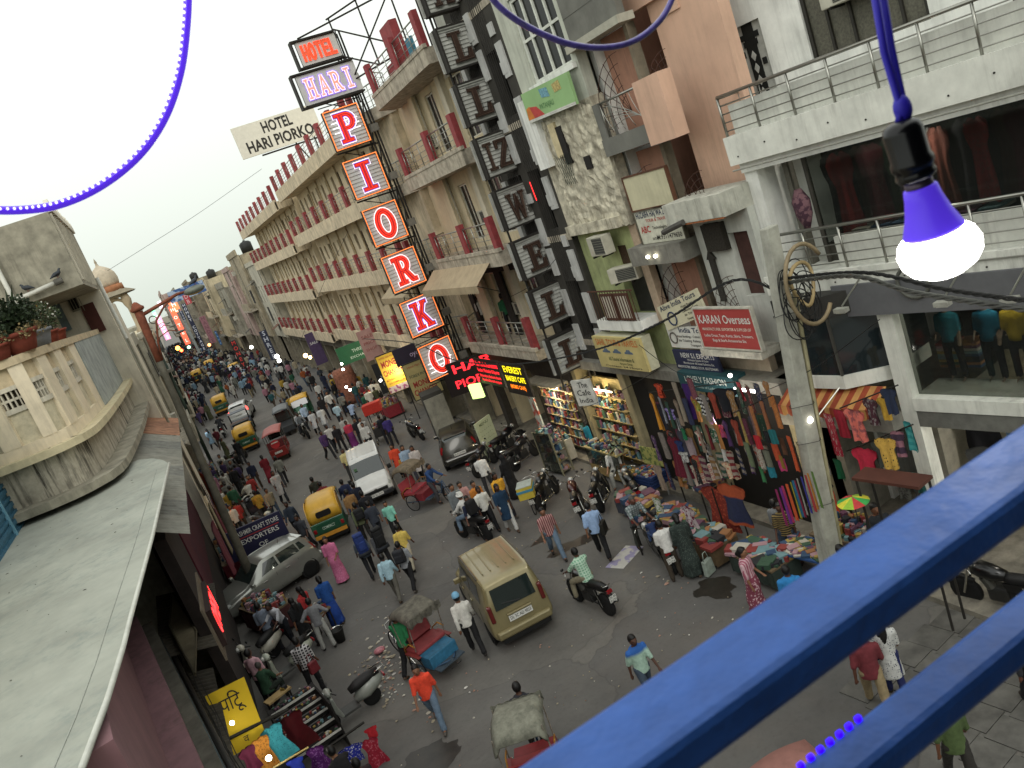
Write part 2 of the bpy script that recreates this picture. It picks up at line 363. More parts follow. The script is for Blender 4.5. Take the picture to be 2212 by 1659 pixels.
for i, z in enumerate(LV):
    pol = [(25.4, -1.6), (33.3, -1.6), (33.3, -1.0), (32.2, 0), (25.5, 0.05)]
    B().prism(pol, z-.5 if i else z-.35, z, 'Z').done('floor_slab', SLB, HO)
    B().prism([(25.42, -.06), (32.2, -.06), (32.2, .03), (25.42, .08)], z, z+.12, 'Z').done('kerb', SLB, HO)
    for u in (25.75, 28.6, 31.9): B().box((u, -.12, z+.6), (.34, .2, 1.2)).done('balcony_pillar', REDP, HO)
    for a, b in ((25.92, 28.43), (28.77, 31.73)): rail(HO, a, b, -.12, z+.12, .88, 4, 4, STEEL)
    rail(HO, 32.1, 33.3, -.1, z+.12, .88, 3, 4, STEEL, y1=-1.1)
# roof terrace: red parapet block, blue tank sheet
bx('parapet_block', REDP, HO, 28.2, 29.4, -.5, -.2, 15.2, 16.9); bx('parapet_block', REDP, HO, 31.2, 32.6, -1.3, -1.1, 15.2, 16.2)
bx('blue_sheet', M('3f7f93', .7, 0, .2), HO, 29.6, 31.0, -1.4, -1.3, 15.3, 16.5); bx('stair_head', M('a3a69c', .85, 0, .15, 2, 0, .5), HO, 25.4, 27.6, -4.5, -1.6, 15.0, 19.5)
bx('stair_head_wall', REDP, HO, 27.6, 28.0, -4, -1.8, 15.2, 18.2)
# awnings over the first-floor terrace
AWN = M('a8987c', .85, 0, .12, 2, 0, .3)
def awning(parent, u0, u1, z, y0, y1, drop, mat, frill=.3):
    b = B(); b.grid(lambda s, t: (u0+(u1-u0)*s, y0+(y1-y0)*t, z-drop*t-.05*sin(pi*t)*abs(sin(9*s))), 18, 6); o = b.done('awning_sheet', mat, parent, True)
    n = int((u1-u0)/.09)
    B().grid(lambda s, t: (u0+(u1-u0)*s, y1+.03*sin(s*n*pi), z-drop-frill*t*(.85+.15*abs(sin(s*n*pi/2)))), n*2, 2).done('awning_frill', mat, parent, True)
    for u in (u0, u1): B().cyl((u, y0, z-1.1), (u, y1, z-drop), .015, n=5).done('awning_arm', DARKST, parent)
awning(HO, 26.6, 33.0, 8.1, .02, .8, .6, AWN); awning(HO, 35.6, 39.6, 7.9, .02, .95, .6, AWN)
# first-floor terrace: dark room behind
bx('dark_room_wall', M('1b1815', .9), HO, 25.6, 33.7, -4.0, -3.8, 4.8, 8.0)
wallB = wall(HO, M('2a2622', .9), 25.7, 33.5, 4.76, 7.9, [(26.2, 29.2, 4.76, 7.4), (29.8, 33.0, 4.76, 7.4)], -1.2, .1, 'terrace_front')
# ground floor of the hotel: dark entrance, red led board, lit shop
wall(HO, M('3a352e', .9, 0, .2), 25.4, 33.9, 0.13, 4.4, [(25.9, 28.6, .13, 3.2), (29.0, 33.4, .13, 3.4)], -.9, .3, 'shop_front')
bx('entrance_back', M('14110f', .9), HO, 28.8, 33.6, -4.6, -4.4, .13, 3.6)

# ---------------------------------------------------------------- hotel, long wing beyond the neon sign
def hotel_block(u0, u1, y, roof, lab, npil, seed, zs):
    t = thing('hotel_wing', lab, 'building', (10.6, 0, 0), FR); r = random.Random(seed)
    nw = int((u1-u0)/1.55); holes = []
    for z in zs[:-1]:
        for k in range(nw):
            u = u0+.9+(u1-u0-1.6)*k/(nw-1)
            if k % 2: holes.append((u-.28, u+.28, z+1.35, z+2.3))
            else: holes.append((u-.36, u+.36, z+.35, z+2.35))
    wall(t, BEIGE, u0, u1, 3.9, roof, holes, y-1.25)
    for k, h in enumerate(holes):
        big = h[3]-h[2] > 1.5; window(t, (h[0]+h[1])/2, h[2], h[1]-h[0]-.01, h[3]-h[2]-.01, y-1.36, M('5a4a3a', .6), GLASSD, 0, 1 if big else 0, fw=.06)
    shell(t, BEIGE, u0, u1, 0, roof, 9, y-1.2)
    for z in zs:
        slab(t, BEIGE2, u0, u1, y-1.3, y, z-.55, z, 'floor_slab'); slab(t, BEIGE2, u0, u1, y-.12, y+.04, z-.62, z+.16, 'balcony_edge')
        for k in range(npil):
            u = u0+.3+(u1-u0-.6)*k/(npil-1); B().box((u, y-.08, z+.62), (.42, .22, 1.24)).done('balcony_pillar', REDP, t)
        for k in range(npil-1):
            a = u0+.3+(u1-u0-.6)*k/(npil-1)+.21; b = u0+.3+(u1-u0-.6)*(k+1)/(npil-1)-.21; rail(t, a, b, y-.08, z+.16, .85, 3, 4, STEEL, .025, .014, .016)
    for z in zs[:-1]:
        for k in range(nw//2): u = u0+1.7+(u1-u0-2.2)*k/(nw/2); B().cyl((u, y-1.18, z), (u, y-1.18, z+3.1), .05, n=6).done('drain_pipe', M('c9b590', .7), t, True)
    return t
HW1 = hotel_block(36.6, 60.5, 0, 15.2, 'long cream hotel wing with red pillared balconies beyond the neon column', 9, 3, LV)
HW2 = hotel_block(61.2, 87, .25, 14.9, 'farther cream hotel block with red balcony pillars and open corridors', 9, 4, [4.5, 8.0, 11.5, 14.8])
bx('corner_box', BEIGE2, HW1, 33.9, 36.6, -3, -1.0, 4.2, 15.3)
for z in LV:
    B().prism([(33.6, -1.2), (36.7, -1.2), (36.7, 0), (35.2, -.05)], z-.5, z, 'Z').done('floor_slab', SLB, HW1); B().box((35.9, -.15, z+.6), (.4, .2, 1.2)).done('balcony_pillar', REDP, HW1)
    rail(HW1, 33.9, 36.4, -1.0, z, .95, 4, 4, STEEL, y1=-.2)
def shopfront_row(t, u0, u1, y, n, seed, zt=3.9):
    r = random.Random(seed)
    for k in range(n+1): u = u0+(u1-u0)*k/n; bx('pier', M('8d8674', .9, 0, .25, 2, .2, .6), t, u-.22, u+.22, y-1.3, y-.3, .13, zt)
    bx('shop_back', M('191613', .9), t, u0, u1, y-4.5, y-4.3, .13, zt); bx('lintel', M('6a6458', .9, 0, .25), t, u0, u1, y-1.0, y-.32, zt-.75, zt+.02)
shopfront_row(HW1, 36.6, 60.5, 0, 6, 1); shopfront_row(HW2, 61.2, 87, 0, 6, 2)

# ---------------------------------------------------------------- white shop building, near right
WB = thing('white_shop_building', 'white two-balcony shop building with steel railings and glass clothes showrooms', 'building', (11.6, 14, 0), radians(98))
MARB = M('d6d7cd', .55, 0, .12, 2, .05, .45); U1 = -9.5
for za, zb, nm in ((9.12, 9.72, 'upper_slab'), (6.2, 6.62, 'lower_slab')):
    slab(WB, MARB, U1, .27, -1.6, 0, za, zb, nm)
    for k in range(12): B().cyl((.0-.75*k, 0, za+.16+.14*(k % 2)), (.0-.75*k, .012, za+.16+.14*(k % 2)), .018, n=6).done('facing_bolt', DARKST, WB)
slab(WB, WHT, U1, .2, -1.5, -.18, 8.9, 9.12, 'soffit_beam')
B().cyl((U1, .05, 9.02), (.2, .05, 9.02), .018, n=6).done('conduit', M('8a8a80'), WB); B().cyl((U1, .03, 6.5), (-.2, .03, 6.5), .015, n=6).done('conduit', M('77776e'), WB)
rail(WB, U1, .2, -.08, 9.72, .82, 12, 4, STEEL, .035, .013, .026); rail(WB, U1, -.1, -.08, 6.62, .86, 12, 4, STEEL, .035, .013, .026)
rail(WB, .2, .2, -.1, 9.72, .8, 3, 4, STEEL, .03, .013, .02, y1=-1.4)
bx('parapet_panel', MARB, WB, U1, .1, -.3, -.22, 9.72, 10.32); bx('parapet_panel', MARB, WB, U1, -1.55, -.3, -.22, 6.62, 7.22)
# set-back upper wall with the black geometric band and window
wall(WB, WHT, U1, 1.2, 9.72, 14.5, [(-3.6, -1.12, 10.5, 12.8), (-.12, .63, 9.75, 11.77)], -1.55)
bx('band_panel', M('bdbeb6', .6), WB, -.12, .63, -1.7, -1.64, 9.74, 11.78)
BO = .93
bx('black_band', M('1f211f', .6), WB, -.78+BO, -.5+BO, -1.64, -1.62, 9.74, 11.77)
for k in range(4): B().prism([(-.64+BO, 10.2+.26*k), (-.57+BO, 10.31+.26*k), (-.64+BO, 10.42+.26*k), (-.71+BO, 10.31+.26*k)], -1.62, -1.61, 'Y').done('white_diamond', M('c9cac2'), WB)
for z, w_ in ((11.45, .52), (11.3, .38), (9.95, .52)): bx('black_bar', M('1f211f', .6), WB, -.64+BO-w_/2, -.64+BO+w_/2, -1.63, -1.617, z, z+.12)
for u, z in ((-.38, 11.1), (-.88, 10.85), (-.36, 10.2)): bx('black_square', M('1f211f', .6), WB, u+BO-.05, u+BO+.05, -1.64, -1.61, z, z+.14)
window(WB, -2.36, 10.5, 2.46, 2.3, -1.6, M('2c2a24', .6), M('5c5a4e', .5, 0, .3, 20), 4, 0, .1, .07)
bx('second_band', M('1f211f', .6), WB, -5.15, -4.95, -1.56, -1.54, 9.74, 12.6)
# upper showroom (between the balconies) and lower showroom: glass in front of dark rooms
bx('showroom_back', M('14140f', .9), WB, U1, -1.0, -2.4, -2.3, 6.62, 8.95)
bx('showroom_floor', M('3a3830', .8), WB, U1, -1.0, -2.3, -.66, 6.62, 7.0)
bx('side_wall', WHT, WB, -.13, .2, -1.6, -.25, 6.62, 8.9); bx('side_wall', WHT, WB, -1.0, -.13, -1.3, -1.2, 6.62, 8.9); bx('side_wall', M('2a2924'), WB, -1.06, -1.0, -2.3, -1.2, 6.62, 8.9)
bx('grey_post', M('5c5a50', .6), WB, -.62, -.5, -.8, -.6, 6.62, 8.9); bx('grey_post', M('3c3a33', .6), WB, -1.06, -.98, -.68, -.6, 6.62, 8.9)
SHG = bpy.data.materials.new('shop_glass'); SHG.use_nodes = True
_n = SHG.node_tree.nodes; _b = _n['Principled BSDF']; _t = _n.new('ShaderNodeBsdfTransparent'); _x = _n.new('ShaderNodeMixShader')
_b.inputs['Base Color'].default_value = (.02, .022, .02, 1); _b.inputs['Roughness'].default_value = .04; _x.inputs[0].default_value = .4; _t.inputs[0].default_value = (.85, .88, .85, 1)
SHG.node_tree.links.new(_t.outputs[0], _x.inputs[1]); SHG.node_tree.links.new(_b.outputs[0], _x.inputs[2]); SHG.node_tree.links.new(_x.outputs[0], _n['Material Output'].inputs[0])
for a, b in ((-3.4, -1.06), (-6.4, -3.45)): bx('glass_pane', SHG, WB, b, a, -.64, -.625, 7.0, 8.9)
for u in (-3.42,): bx('mullion', M('8a897f', .5), WB, u-.03, u+.03, -.67, -.6, 7.0, 8.9)
# grey fascia board hung from the lower slab and lamp brackets
bx('fascia_board', M('5f6062', .7, 0, .08), WB, -5.4, -1.42, .03, .09, 5.64, 6.3)
# first floor bay and shop glazing under it
bx('white_column', MARB, WB, -2.52, -2.2, -.35, -.02, .13, 6.2); bx('white_column', MARB, WB, -7.2, -6.9, -.35, -.02, .13, 6.2)
slab(WB, MARB, U1, -2.5, -1.0, .0, 3.55, 3.82, 'shop_sill'); bx('rolling_shutter_box', M('6a6a64', .6), WB, -7, -2.52, -.25, -.02, 3.2, 3.53)
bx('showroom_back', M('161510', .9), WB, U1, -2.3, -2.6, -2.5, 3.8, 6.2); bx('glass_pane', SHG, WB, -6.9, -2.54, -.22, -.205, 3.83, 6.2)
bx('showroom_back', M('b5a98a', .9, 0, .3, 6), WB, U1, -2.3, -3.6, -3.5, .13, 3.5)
b = B(); b.prism([(-.2, -1.4), (-.15, .35), (-1.35, .35), (-2.2, -.3), (-2.2, -1.4)], 4.15, 4.45, 'Z'); b.done('bay_base', MARB, WB)
B().prism([(-.2, -1.5), (-.15, .33), (-1.33, .33), (-2.2, -.32), (-2.2, -1.5)], 4.45, 5.75, 'Z').done('bay_glass', glass('20282a'), WB)
for u, y in ((-.16, .34), (-1.34, .34), (-2.17, -.3)): B().cyl((u, y, 4.45), (u, y, 5.8), .035, n=6).done('bay_post', M('3b3a34'), WB)
B().prism([(-.2, -1.5), (-.1, .4), (-1.38, .4), (-2.2, -.28), (-2.2, -1.5)], 5.75, 6.2, 'Z').done('bay_head', M('2f2e2a'), WB)
shell(WB, WHT, U1, .2, 0, 14.5, 9, -1.6)
# striped awning and lintel below the bay
aw = B(); aw.grid(lambda s, t: (.3-2.4*s, .1+.55*t, 4.12-.28*t), 24, 2)
aw2 = B(); aw2.grid(lambda s, t: (.3-2.4*s, .65+.012*sin(s*60), 3.84-.24*t*(1 if int(s*24) % 2 else .85)), 48, 2)
AWS = M('8a3c22', .85, pat='vstripe', pc='b3834a', ps=7); aw.done('awning_sheet', AWS, WB); aw2.done('awning_frill', AWS, WB)
slab(WB, CONC, -2.2, .6, -.8, .35, 3.2, 3.5, 'lintel'); shell(WB, M('8b877a', .9), -2.4, .3, 0, 3.2, 5, -.4)

# ---------------------------------------------------------------- pink building with fan grilles
PK = thing('pink_building', 'salmon pink building with fan-shaped iron grilles and a small steel balcony', 'building', (11.5, 0, 0), FR)
PINK = M('d0ab93', .8, 0, .1, .9, .06, .3); PINK2 = M('b98a74', .8, 0, .12, 1.5, .06, .3); GREYC = M('6f6f68', .85, 0, .18, 1.3, .1, .3)
wall(PK, PINK, 14.15, 16.3, 8.6, 17, (), -.8, .3); bx('wall', PINK, PK, 15.2, 16.2, -.02, .35, 10.06, 11.5)
wall(PK, PINK, 15.3, 16.35, 12.6, 17, (), -.75, .25); wall(PK, PINK, 15.2, 18.6, 13.0, 17, (), -.6, .3)
for z0, z1 in ((10.1, 12.9), (7.4, 10.0), (4.9, 7.2)):
    bx('bay_back', PINK2, PK, 17.2, 18.6, -.9, -.8, z0, z1); bx('door_recess', M('14110f'), PK, 15.3, 17.2, -1.6, -1.5, z0, z1)
    bx('door_jamb', M('8a7f6c', .8), PK, 17.1, 17.25, -.85, -.6, z0, z1)
    # fan grilles: arcs and spokes
    for cx, sgn in ((17.15, 1), (15.35, 1)):
        R0 = 1.5 if cx > 16 else 1.0
        for k, rr in enumerate((.35, .6, .85, 1.1, 1.35)):
            rr *= R0/1.5
            pts = [(cx+sgn*rr*cos(t), -.1, z0+.9+rr*sin(t)) for t in [(-.5+k*.06)+(1.9)*i/12 for i in range(13)]]
            B().path(pts, .009, 4).done('grille_arc', M('4a2e22', .8), PK)
        for k in range(6):
            t = .1+.26*k; B().cyl((cx, -.1, z0+.85), (cx+sgn*R0*.95*cos(t), -.1, z0+.85+R0*.95*sin(t)), .008, n=4).done('grille_spoke', M('3a261e', .8), PK)
slab(PK, GREYC, 16.2, 18.52, -.7, .12, 10.14, 10.57, 'balcony_box')
bx('balcony_side', GREYC, PK, 18.2, 18.5, -.02, .1, 10.57, 11.45); bx('balcony_side', GREYC, PK, 16.2, 16.42, -.02, .1, 10.57, 11.45)
rail(PK, 16.42, 18.2, .05, 10.6, .82, 2, 0, STEEL, .03, .01, .02)
for k in range(4):
    B().path([(18.15-.02*k, .05, 10.75+.18*k)]+[(18.15-1.7*s, .05, 10.68+.22*k*(1-s)+.32*sin(pi*.55*s)*(1-.1*k)-.25*s*s) for s in [i/8 for i in range(1, 9)]], .011, 5).done('rail_curve', STEEL, PK, True)
    B().path([(16.5+.45*k+.35*sin(1.5*s), .06, 10.62+.8*s) for s in [i/6 for i in range(7)]], .009, 5).done('rail_curve', STEEL, PK, True)
wall(PK, GREYC, 16.33, 18.6, 13.0, 17, (), .05, .2, 'grey_cladding')
for z in (13.6, 14.2, 14.8, 15.4): bx('cladding_joint', M('56564f'), PK, 16.33, 18.6, .04, .056, z, z+.015)
slab(PK, M('aaa899', .8, 0, .15, 3, 0, .4), 16.25, 18.75, -.3, .16, 12.82, 13.0, 'sill_band')
slab(PK, CONC, 16.3, 18.62, -.5, .35, 7.27, 7.75, 'concrete_shade')
for u in (17.7, 17.35): 
    o = B().sph((u, .4, 7.5), .045).done('shade_lamp', M((1, .95, .75), emit=12), PK)
shell(PK, PINK2, 15.6, 18.6, 4, 17, 8, -1.4)
wall(PK, M('a99d8a', .9, 0, .2, 2, .1, .7), 15.2, 18.7, 3.6, 4.9, (), -.3, .2)
# white jutting shade with rust edge and wall with the little shrine door
JT = M('bdbdb0', .85, 0, .2, 2.5, .2, .8)
slab(PK, JT, 14.2, 16.3, -.6, .5, 8.2, 8.7, 'white_shade'); B().cyl((16.4, .6, 8.1), (15.6, .55, 8.25), .07, n=8).done('drain_spout', M('4a4843'), PK)
bx('rust_edge', M('a0623a', .9, 0, .4, 9), PK, 14.25, 16.2, .44, .5, 8.17, 8.21)
wall(PK, M('b9bbb2', .8, 0, .12, 2, 0, .4), 14.2, 16.2, 4.9, 8.2, [(14.4, 15.05, 6.2, 7.7)], -.1, .2); bx('brown_door', M('4a302a', .8, 0, .2), PK, 14.4, 15.05, -.3, -.25, 6.2, 7.7)
bx('carved_panel', M('2e2a22', .8, 0, .4, 20, .8), PK, 15.05, 15.75, -.09, .05, 7.35, 8.0)
bx('carved_strip', M('33302a', .8, 0, .4, 20, .8), PK, 15.75, 15.92, -.09, -.03, 6.1, 7.15); B().prism([(15.68, 7.15), (15.99, 7.15), (15.835, 7.4)], -.09, -.03, 'Y').done('carved_gable', M('33302a', .8), PK)
slab(PK, M('b9b6a8', .9, 0, .3, 5, .3, .7), 14.3, 16.5, -.4, .55, 4.92, 5.08, 'sign_ledge')

# ---------------------------------------------------------------- peeling plaster building
RU = thing('plaster_building', 'white and green building with peeling plaster front and a big upper window', 'building', (11.5, 0, 0), FR)
RUIN = M('c3bda8', .95, 0, .35, 3.5, 1.2, .9, scol='5a503f'); GRN = M('a9b27e', .85, 0, .2, 2, .05, .6)
bb_ = B()
r = random.Random(5)
def ruinpt(s, t):
    u = 18.6+2.95*s; z = 8.35+3.25*t; e = (.04+.07*r.random()) if 0 < s < 1 else -.1
    return (u+(r.uniform(-.05, .05)), e, z+(r.uniform(-.06, .06) if t in (0, 1) else 0))
bb_.grid(ruinpt, 22, 24); bb_.done('peeling_plaster', RUIN, RU)
wall(RU, RUIN, 18.6, 22.0, 8.3, 11.7, [(20.35, 20.95, 9.75, 10.95), (20.9, 21.1, 9.0, 9.3)], 0, .4)
slab(RU, RUIN, 18.9, 21.8, -.3, .22, 8.33, 8.62, 'plaster_ledge')
bx('brick_niche', M('17130f'), RU, 20.3, 20.6, .02, .13, 10.3, 11.35); bx('brick_niche', M('17130f'), RU, 19.35, 19.65, .02, .13, 10.0, 10.35)
bx('niche_reveal', M('cbbd97', .8), RU, 20.6, 20.95, .02, .14, 10.55, 11.5)
for k in range(6):
    B().cyl((20.35+.11*k, .14, 9.75), (20.35+.11*k+.25, .14, 10.6), .006, n=4).done('lattice_bar', M('2d3a30'), RU); B().cyl((21.0-.11*k, .15, 9.75), (21.0-.11*k-.25, .15, 10.6), .006, n=4).done('lattice_bar', M('2d3a30'), RU)
wall(RU, M('b9bcae', .8, 0, .1, 2, 0, .4), 18.6, 22.0, 11.7, 17, [(18.85, 21.1, 12.62, 14.9)], .0, .3)
window(RU, 19.97, 12.62, 2.24, 2.27, -.05, M('d2d5ca', .6), GLASSD, 3, 1, .1, .09); slab(RU, WHT, 18.7, 21.3, -.2, .12, 12.48, 12.62, 'sill')
bx('pale_pier', WHT, RU, 21.35, 22.0, -.1, .25, 10.4, 12.4)
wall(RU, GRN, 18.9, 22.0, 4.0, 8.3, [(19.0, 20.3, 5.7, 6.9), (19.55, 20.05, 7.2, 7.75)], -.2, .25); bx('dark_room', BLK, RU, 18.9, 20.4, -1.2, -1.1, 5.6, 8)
bx('wooden_window', M('4c3a28', .8, 0, .3, 15), RU, 19.55, 20.05, -.3, -.25, 7.2, 7.75); wall(RU, M('b9a48c', .9), 18.6, 18.95, 5.5, 8.3, (), -.1, .2)
shell(RU, WHT, 18.6, 22.0, 4, 17, 8, -.2)
# brown balcony
slab(RU, WHT, 18.95, 21.4, -.2, .45, 5.45, 5.75, 'balcony_slab'); BRN = M('4b2c1e', .8, 0, .2, 8)
B().cyl((18.95, .42, 6.65), (21.4, .42, 6.65), .025, n=6).done('handrail', BRN, RU); vbars(RU, 18.98, 21.38, .42, 5.75, 6.65, 16, BRN, .012, 'baluster')
for u in (19.55, 20.35):
    window(RU, u, 5.78, .72, .8, .47, BRN, M('b5b0a0', .7), 4, 0, .05, .07)
# ---------------------------------------------------------------- grey block-patterned building behind the dark letter column
AW = thing('patterned_building', 'narrow grey building with white stepped blocks behind dark letter boxes', 'building', (11.5, 0, 0), FR)
GB = M('3a3833', .9, 0, .2, 2, .2, .5)
wall(AW, GB, 22.0, 25.35, 3.8, 19, [(22.6, 23.4, z, z+1.9) for z in (5.0, 8.6, 12.2)]+[(23.9, 24.9, z, z+1.9) for z in (5.0, 8.6, 12.2)], 0, .3)
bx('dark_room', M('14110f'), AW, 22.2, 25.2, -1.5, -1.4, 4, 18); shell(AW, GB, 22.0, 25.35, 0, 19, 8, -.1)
WB2 = M('b9bab6', .75, 0, .1, 2, 0, .5)
for k, z in enumerate((4.3, 5.5, 6.9, 7.9, 9.2, 10.6, 11.6, 13.2, 14.3, 15.5, 16.6)):
    for q, (u, w_, h_) in enumerate(((22.15, .4, 1.0), (22.3, .3, .35), (23.55, .32, .9), (23.62, .4, .3), (25.0, .3, .8))):
        if (k*3+q) % 5 < 4: bx('white_block', WB2, AW, u, u+w_, .0, .05+.012*q, z+.12*q, z+.12*q+h_)
for u in (22.6, 24.0): vbars(AW, u, u+.8, .03, 5.0, 17, 6, M('302e2a'), .012)
for z in (4.9, 8.4, 12.0, 15.4): slab(AW, SLB, 22.0, 25.4, -.1, .02, z-.2, z, 'floor_slab')
REDN = M((1, .03, .03), emit=1.5)
for z in (10.2,): B().cyl((23.2, .1, z-.6), (23.24, .1, z), .014, n=5).done('red_tube', REDN, AW)
# ground floor fronts between white building and hotel
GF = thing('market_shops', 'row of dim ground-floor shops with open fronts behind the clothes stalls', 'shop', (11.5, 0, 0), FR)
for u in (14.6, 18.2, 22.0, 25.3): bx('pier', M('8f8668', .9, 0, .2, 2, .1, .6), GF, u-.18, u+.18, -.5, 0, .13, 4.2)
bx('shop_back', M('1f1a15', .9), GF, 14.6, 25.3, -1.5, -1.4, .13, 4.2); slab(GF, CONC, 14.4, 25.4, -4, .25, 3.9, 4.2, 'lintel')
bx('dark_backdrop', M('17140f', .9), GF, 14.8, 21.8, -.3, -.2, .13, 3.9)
# ================================================================ LEFT SIDE (world axes; frame origin on the street line)
def V3(v): return (v.x, v.y, v.z)
LC = M('9c9786', .95, 0, .28, 1.8, .35, .7); CRM = M('e6d8bc', .85, 0, .12, 1.5, .05, .35); LW = M('d2cbb8', .85, 0, .14, 1.5, .1, .45)
LB = thing('concrete_house', 'weathered bare concrete house with jutting roof room and white drain pipe', 'building', (-1.6, 30, 0))
def lb(name, mat, x0, x1, y0, y1, z0, z1, **k): return bx(name, mat, LB, x0+1.6, x1+1.6, y0-30, y1-30, z0, z1, **k)
lb('roof_room', LC, -7, -1.62, 29.4, 37.5, 12.15, 14.55); lb('house_body', M('d9d2bf', .85, 0, .12, 1.5, .1, .35), -8, -1.6, 36.5, 41, 0, 12.15); lb('house_body', LW, -8, -3.4, 30.5, 36.5, 0, 12.15)
lb('corner_pier', LW, -2.15, -1.5, 37.4, 38, 0, 12.6); lb('side_wall', LC, -8, -3.4, 29.45, 30.5, 0, 12.15)
lb('street_wall', LW, -2.2, -1.55, 38, 44, 0, 11.6)
for k in range(9):
    y = 29.6+.9*k; B().prism([(y-30, 14.55), (y-30+.8, 14.55), (y-30+.8, 14.75), (y-30+.4, 15.0-.03*(k % 3)), (y-30, 14.75)], -.05, .1, 'X').done('parapet_crest', LW, LB)
    lb('parapet_post', LW, -1.62, -1.55, y, y+.12, 12.3, 14.5)
PIPE = M('c9c8bd', .5, 0, .1)
B().path([(-2.0, -.75, 14.3), (-2.0, -.75, 12.2), (-1.95, -.75, 12.0), (-1.9, -.75, 8.2)], .07, 10).done('drain_pipe', PIPE, LB, True)
B().path([(-1.92, -.8, 12.35), (-.75, -.8, 12.45)], .075, 10).done('drain_pipe', PIPE, LB, True); B().cyl((-.75, -.8, 12.45), (-.5, -.8, 12.47), .1, n=10).done('pipe_elbow', M('5d5b54', .8), LB)
B().path([(.12, 6.6, 12.6), (.12, 6.6, 3)], .07, 8).done('drain_pipe', PIPE, LB, True); B().path([(.2, 5.2, 10), (.2, 5.2, 3)], .05, 8).done('drain_pipe', M('8a8574', .7), LB, True)
def lq(p, q, name, mat, d=.04):
    a, c = QY(p, 36.45), QY(q, 36.45); return lb(name, mat, a.x, c.x, 36.44-d, 36.49, c.z, a.z)
lq((140, 640), (177, 668), 'window_frame', M('8f8d7c', .8)); lq((144, 643), (173, 665), 'window_pane', BLK, .06)
for k in range(4): a = QY((148+7*k, 643), 36.3); B().cyl((a.x+1.6, 6.36, a.z-.02), (a.x+1.6, 6.36, a.z-.55), .012, n=5).done('window_bar', M('8f8d7c', .8), LB)
lq((172, 662), (230, 712), 'maroon_door', M('4b261f', .8, 0, .15)); lq((100, 640), (118, 720), 'pale_door', M('b6bdb8', .7)); lq((120, 640), (126, 722), 'blue_frame', M('6d7f85', .7)); lq((96, 636), (104, 722), 'dark_gap', BLK, .06)
# curved balcony with lattice parapet
CB = thing('curved_balcony', 'cream curved balcony with pierced lattice parapet and stained underside', 'balcony', (-3, 24, 8.3))
CP = [Vector(p) for p in ((-5.6, 22.7, 0), (-4.5, 22.45, 0), (-3.55, 22.25, 0), (-3.08, 22.7, 0), (-2.88, 24.6, 0), (-2.74, 27.5, 0), (-2.64, 30.5, 0), (-2.57, 34, 0), (-2.5, 38.5, 0))]
def cpt(t):
    n = len(CP)-1; f = min(t*n, n-1e-6); i = int(f); f -= i
    p0, p1, p2, p3 = CP[max(i-1, 0)], CP[i], CP[i+1], CP[min(i+2, n)]
    return .5*((2*p1)+(p2-p0)*f+(2*p0-5*p1+4*p2-p3)*f*f+(3*p1-p0-3*p2+p3)*f**3) - Vector((-3, 24, 0))
def cnrm(t):
    d = (cpt(min(t+.01, 1))-cpt(max(t-.01, 0))).normalized(); return Vector((d.y, -d.x, 0))
def band(name, mat, t0, t1, o0, o1, z0, z1, n=24):
    b = B(); vs = []; z0, z1 = [z if z < .17 else .16+(z-.16)*1.5 for z in (z0, z1)]
    for i in range(n+1):
        t = t0+(t1-t0)*i/n; p = cpt(t); q = cnrm(t)
        for o, z in ((o0, z0), (o1, z0), (o1, z1), (o0, z1)): vs.append((p.x+q.x*o, p.y+q.y*o, z))
    fs = [(i*4+j, i*4+(j+1) % 4, (i+1)*4+(j+1) % 4, (i+1)*4+j) for i in range(n) for j in range(4)]+[(0, 1, 2, 3), tuple(n*4+k for k in (3, 2, 1, 0))]
    return b.add(vs, fs).done(name, mat, CB)
STAIN = M('b9b2a0', .95, 0, .25, 3, .4, 2.4, scol='24221d')
band('floor_slab', M('cfc3a0', .9, 0, .15, 2, .1, .3), 0, 1, -1.5, .55, -.02, .16); band('stained_fascia', STAIN, 0, 1, -.25, .2, -.95, -.02); band('lower_ledge', LC, 0, 1, -.2, .75, -1.15, -.95)
band('coping', M('c9b898', .9, 0, .2, 2, .1, .5), 0, 1, -.06, .26, 1.55, 1.68); band('base_kerb', CRM, 0, 1, .0, .2, .16, .34)
for i in range(9):
    t = (i+.5)/9; band('parapet_pier', CRM, t-.026, t+.026, -.02, .21, .34, 1.55, 3)
    if i < 8:
        a, c = t+.026, t+.085
        band('panel', M('d0c6aa', .9, 0, .2), a, c, .04, .1, .34, .85, 3); band('panel_rail', LW, a, c, .02, .16, .85, .93, 3); band('panel_rail', LW, a, c, .02, .16, 1.2, 1.27, 3)
        band('panel', M('d2c09e', .9, 0, .2), a, c, .04, .1, 1.27, 1.55, 3)
        for q in range(4):
            tt = a+(c-a)*(q+.5)/4; band('lattice_bar', LW, tt-.0022, tt+.0022, .05, .12, .93, 1.2, 1)
        band('lattice_rail', LW, a, c, .06, .11, 1.04, 1.08, 3); band('lattice_back', M('3a3428', .9), a, c, -.02, .0, .93, 1.2, 3)
band('end_panel', M('a3aaa6', .9, 0, .2, 2, .2, .6), .64, .99, -.03, .24, .17, 1.62, 12)
LW2 = thing('left_house', 'cream house wall with blue patterned steel shutter above the pale canopy', 'building', (-4.9, 22, 0))
bx('house_wall', LW, LW2, -4, -.0, -14, 7.0, 0, 11.5); bx('corner_pier', M('9a9180', .9, 0, .25, 2, .3, .7), LW2, 0, .45, 2.2, 3.6, 6, 11.5); bx('black_gap', BLK, LW2, .0, .1, 1.5, 2.2, 6.9, 9.8)
BLUE = M('3f7088', .7, 0, .2, 6, .2, .3)
sh = bx('steel_shutter', BLUE, LW2, 0, .08, -4.5, 1.5, 6.9, 9.4)
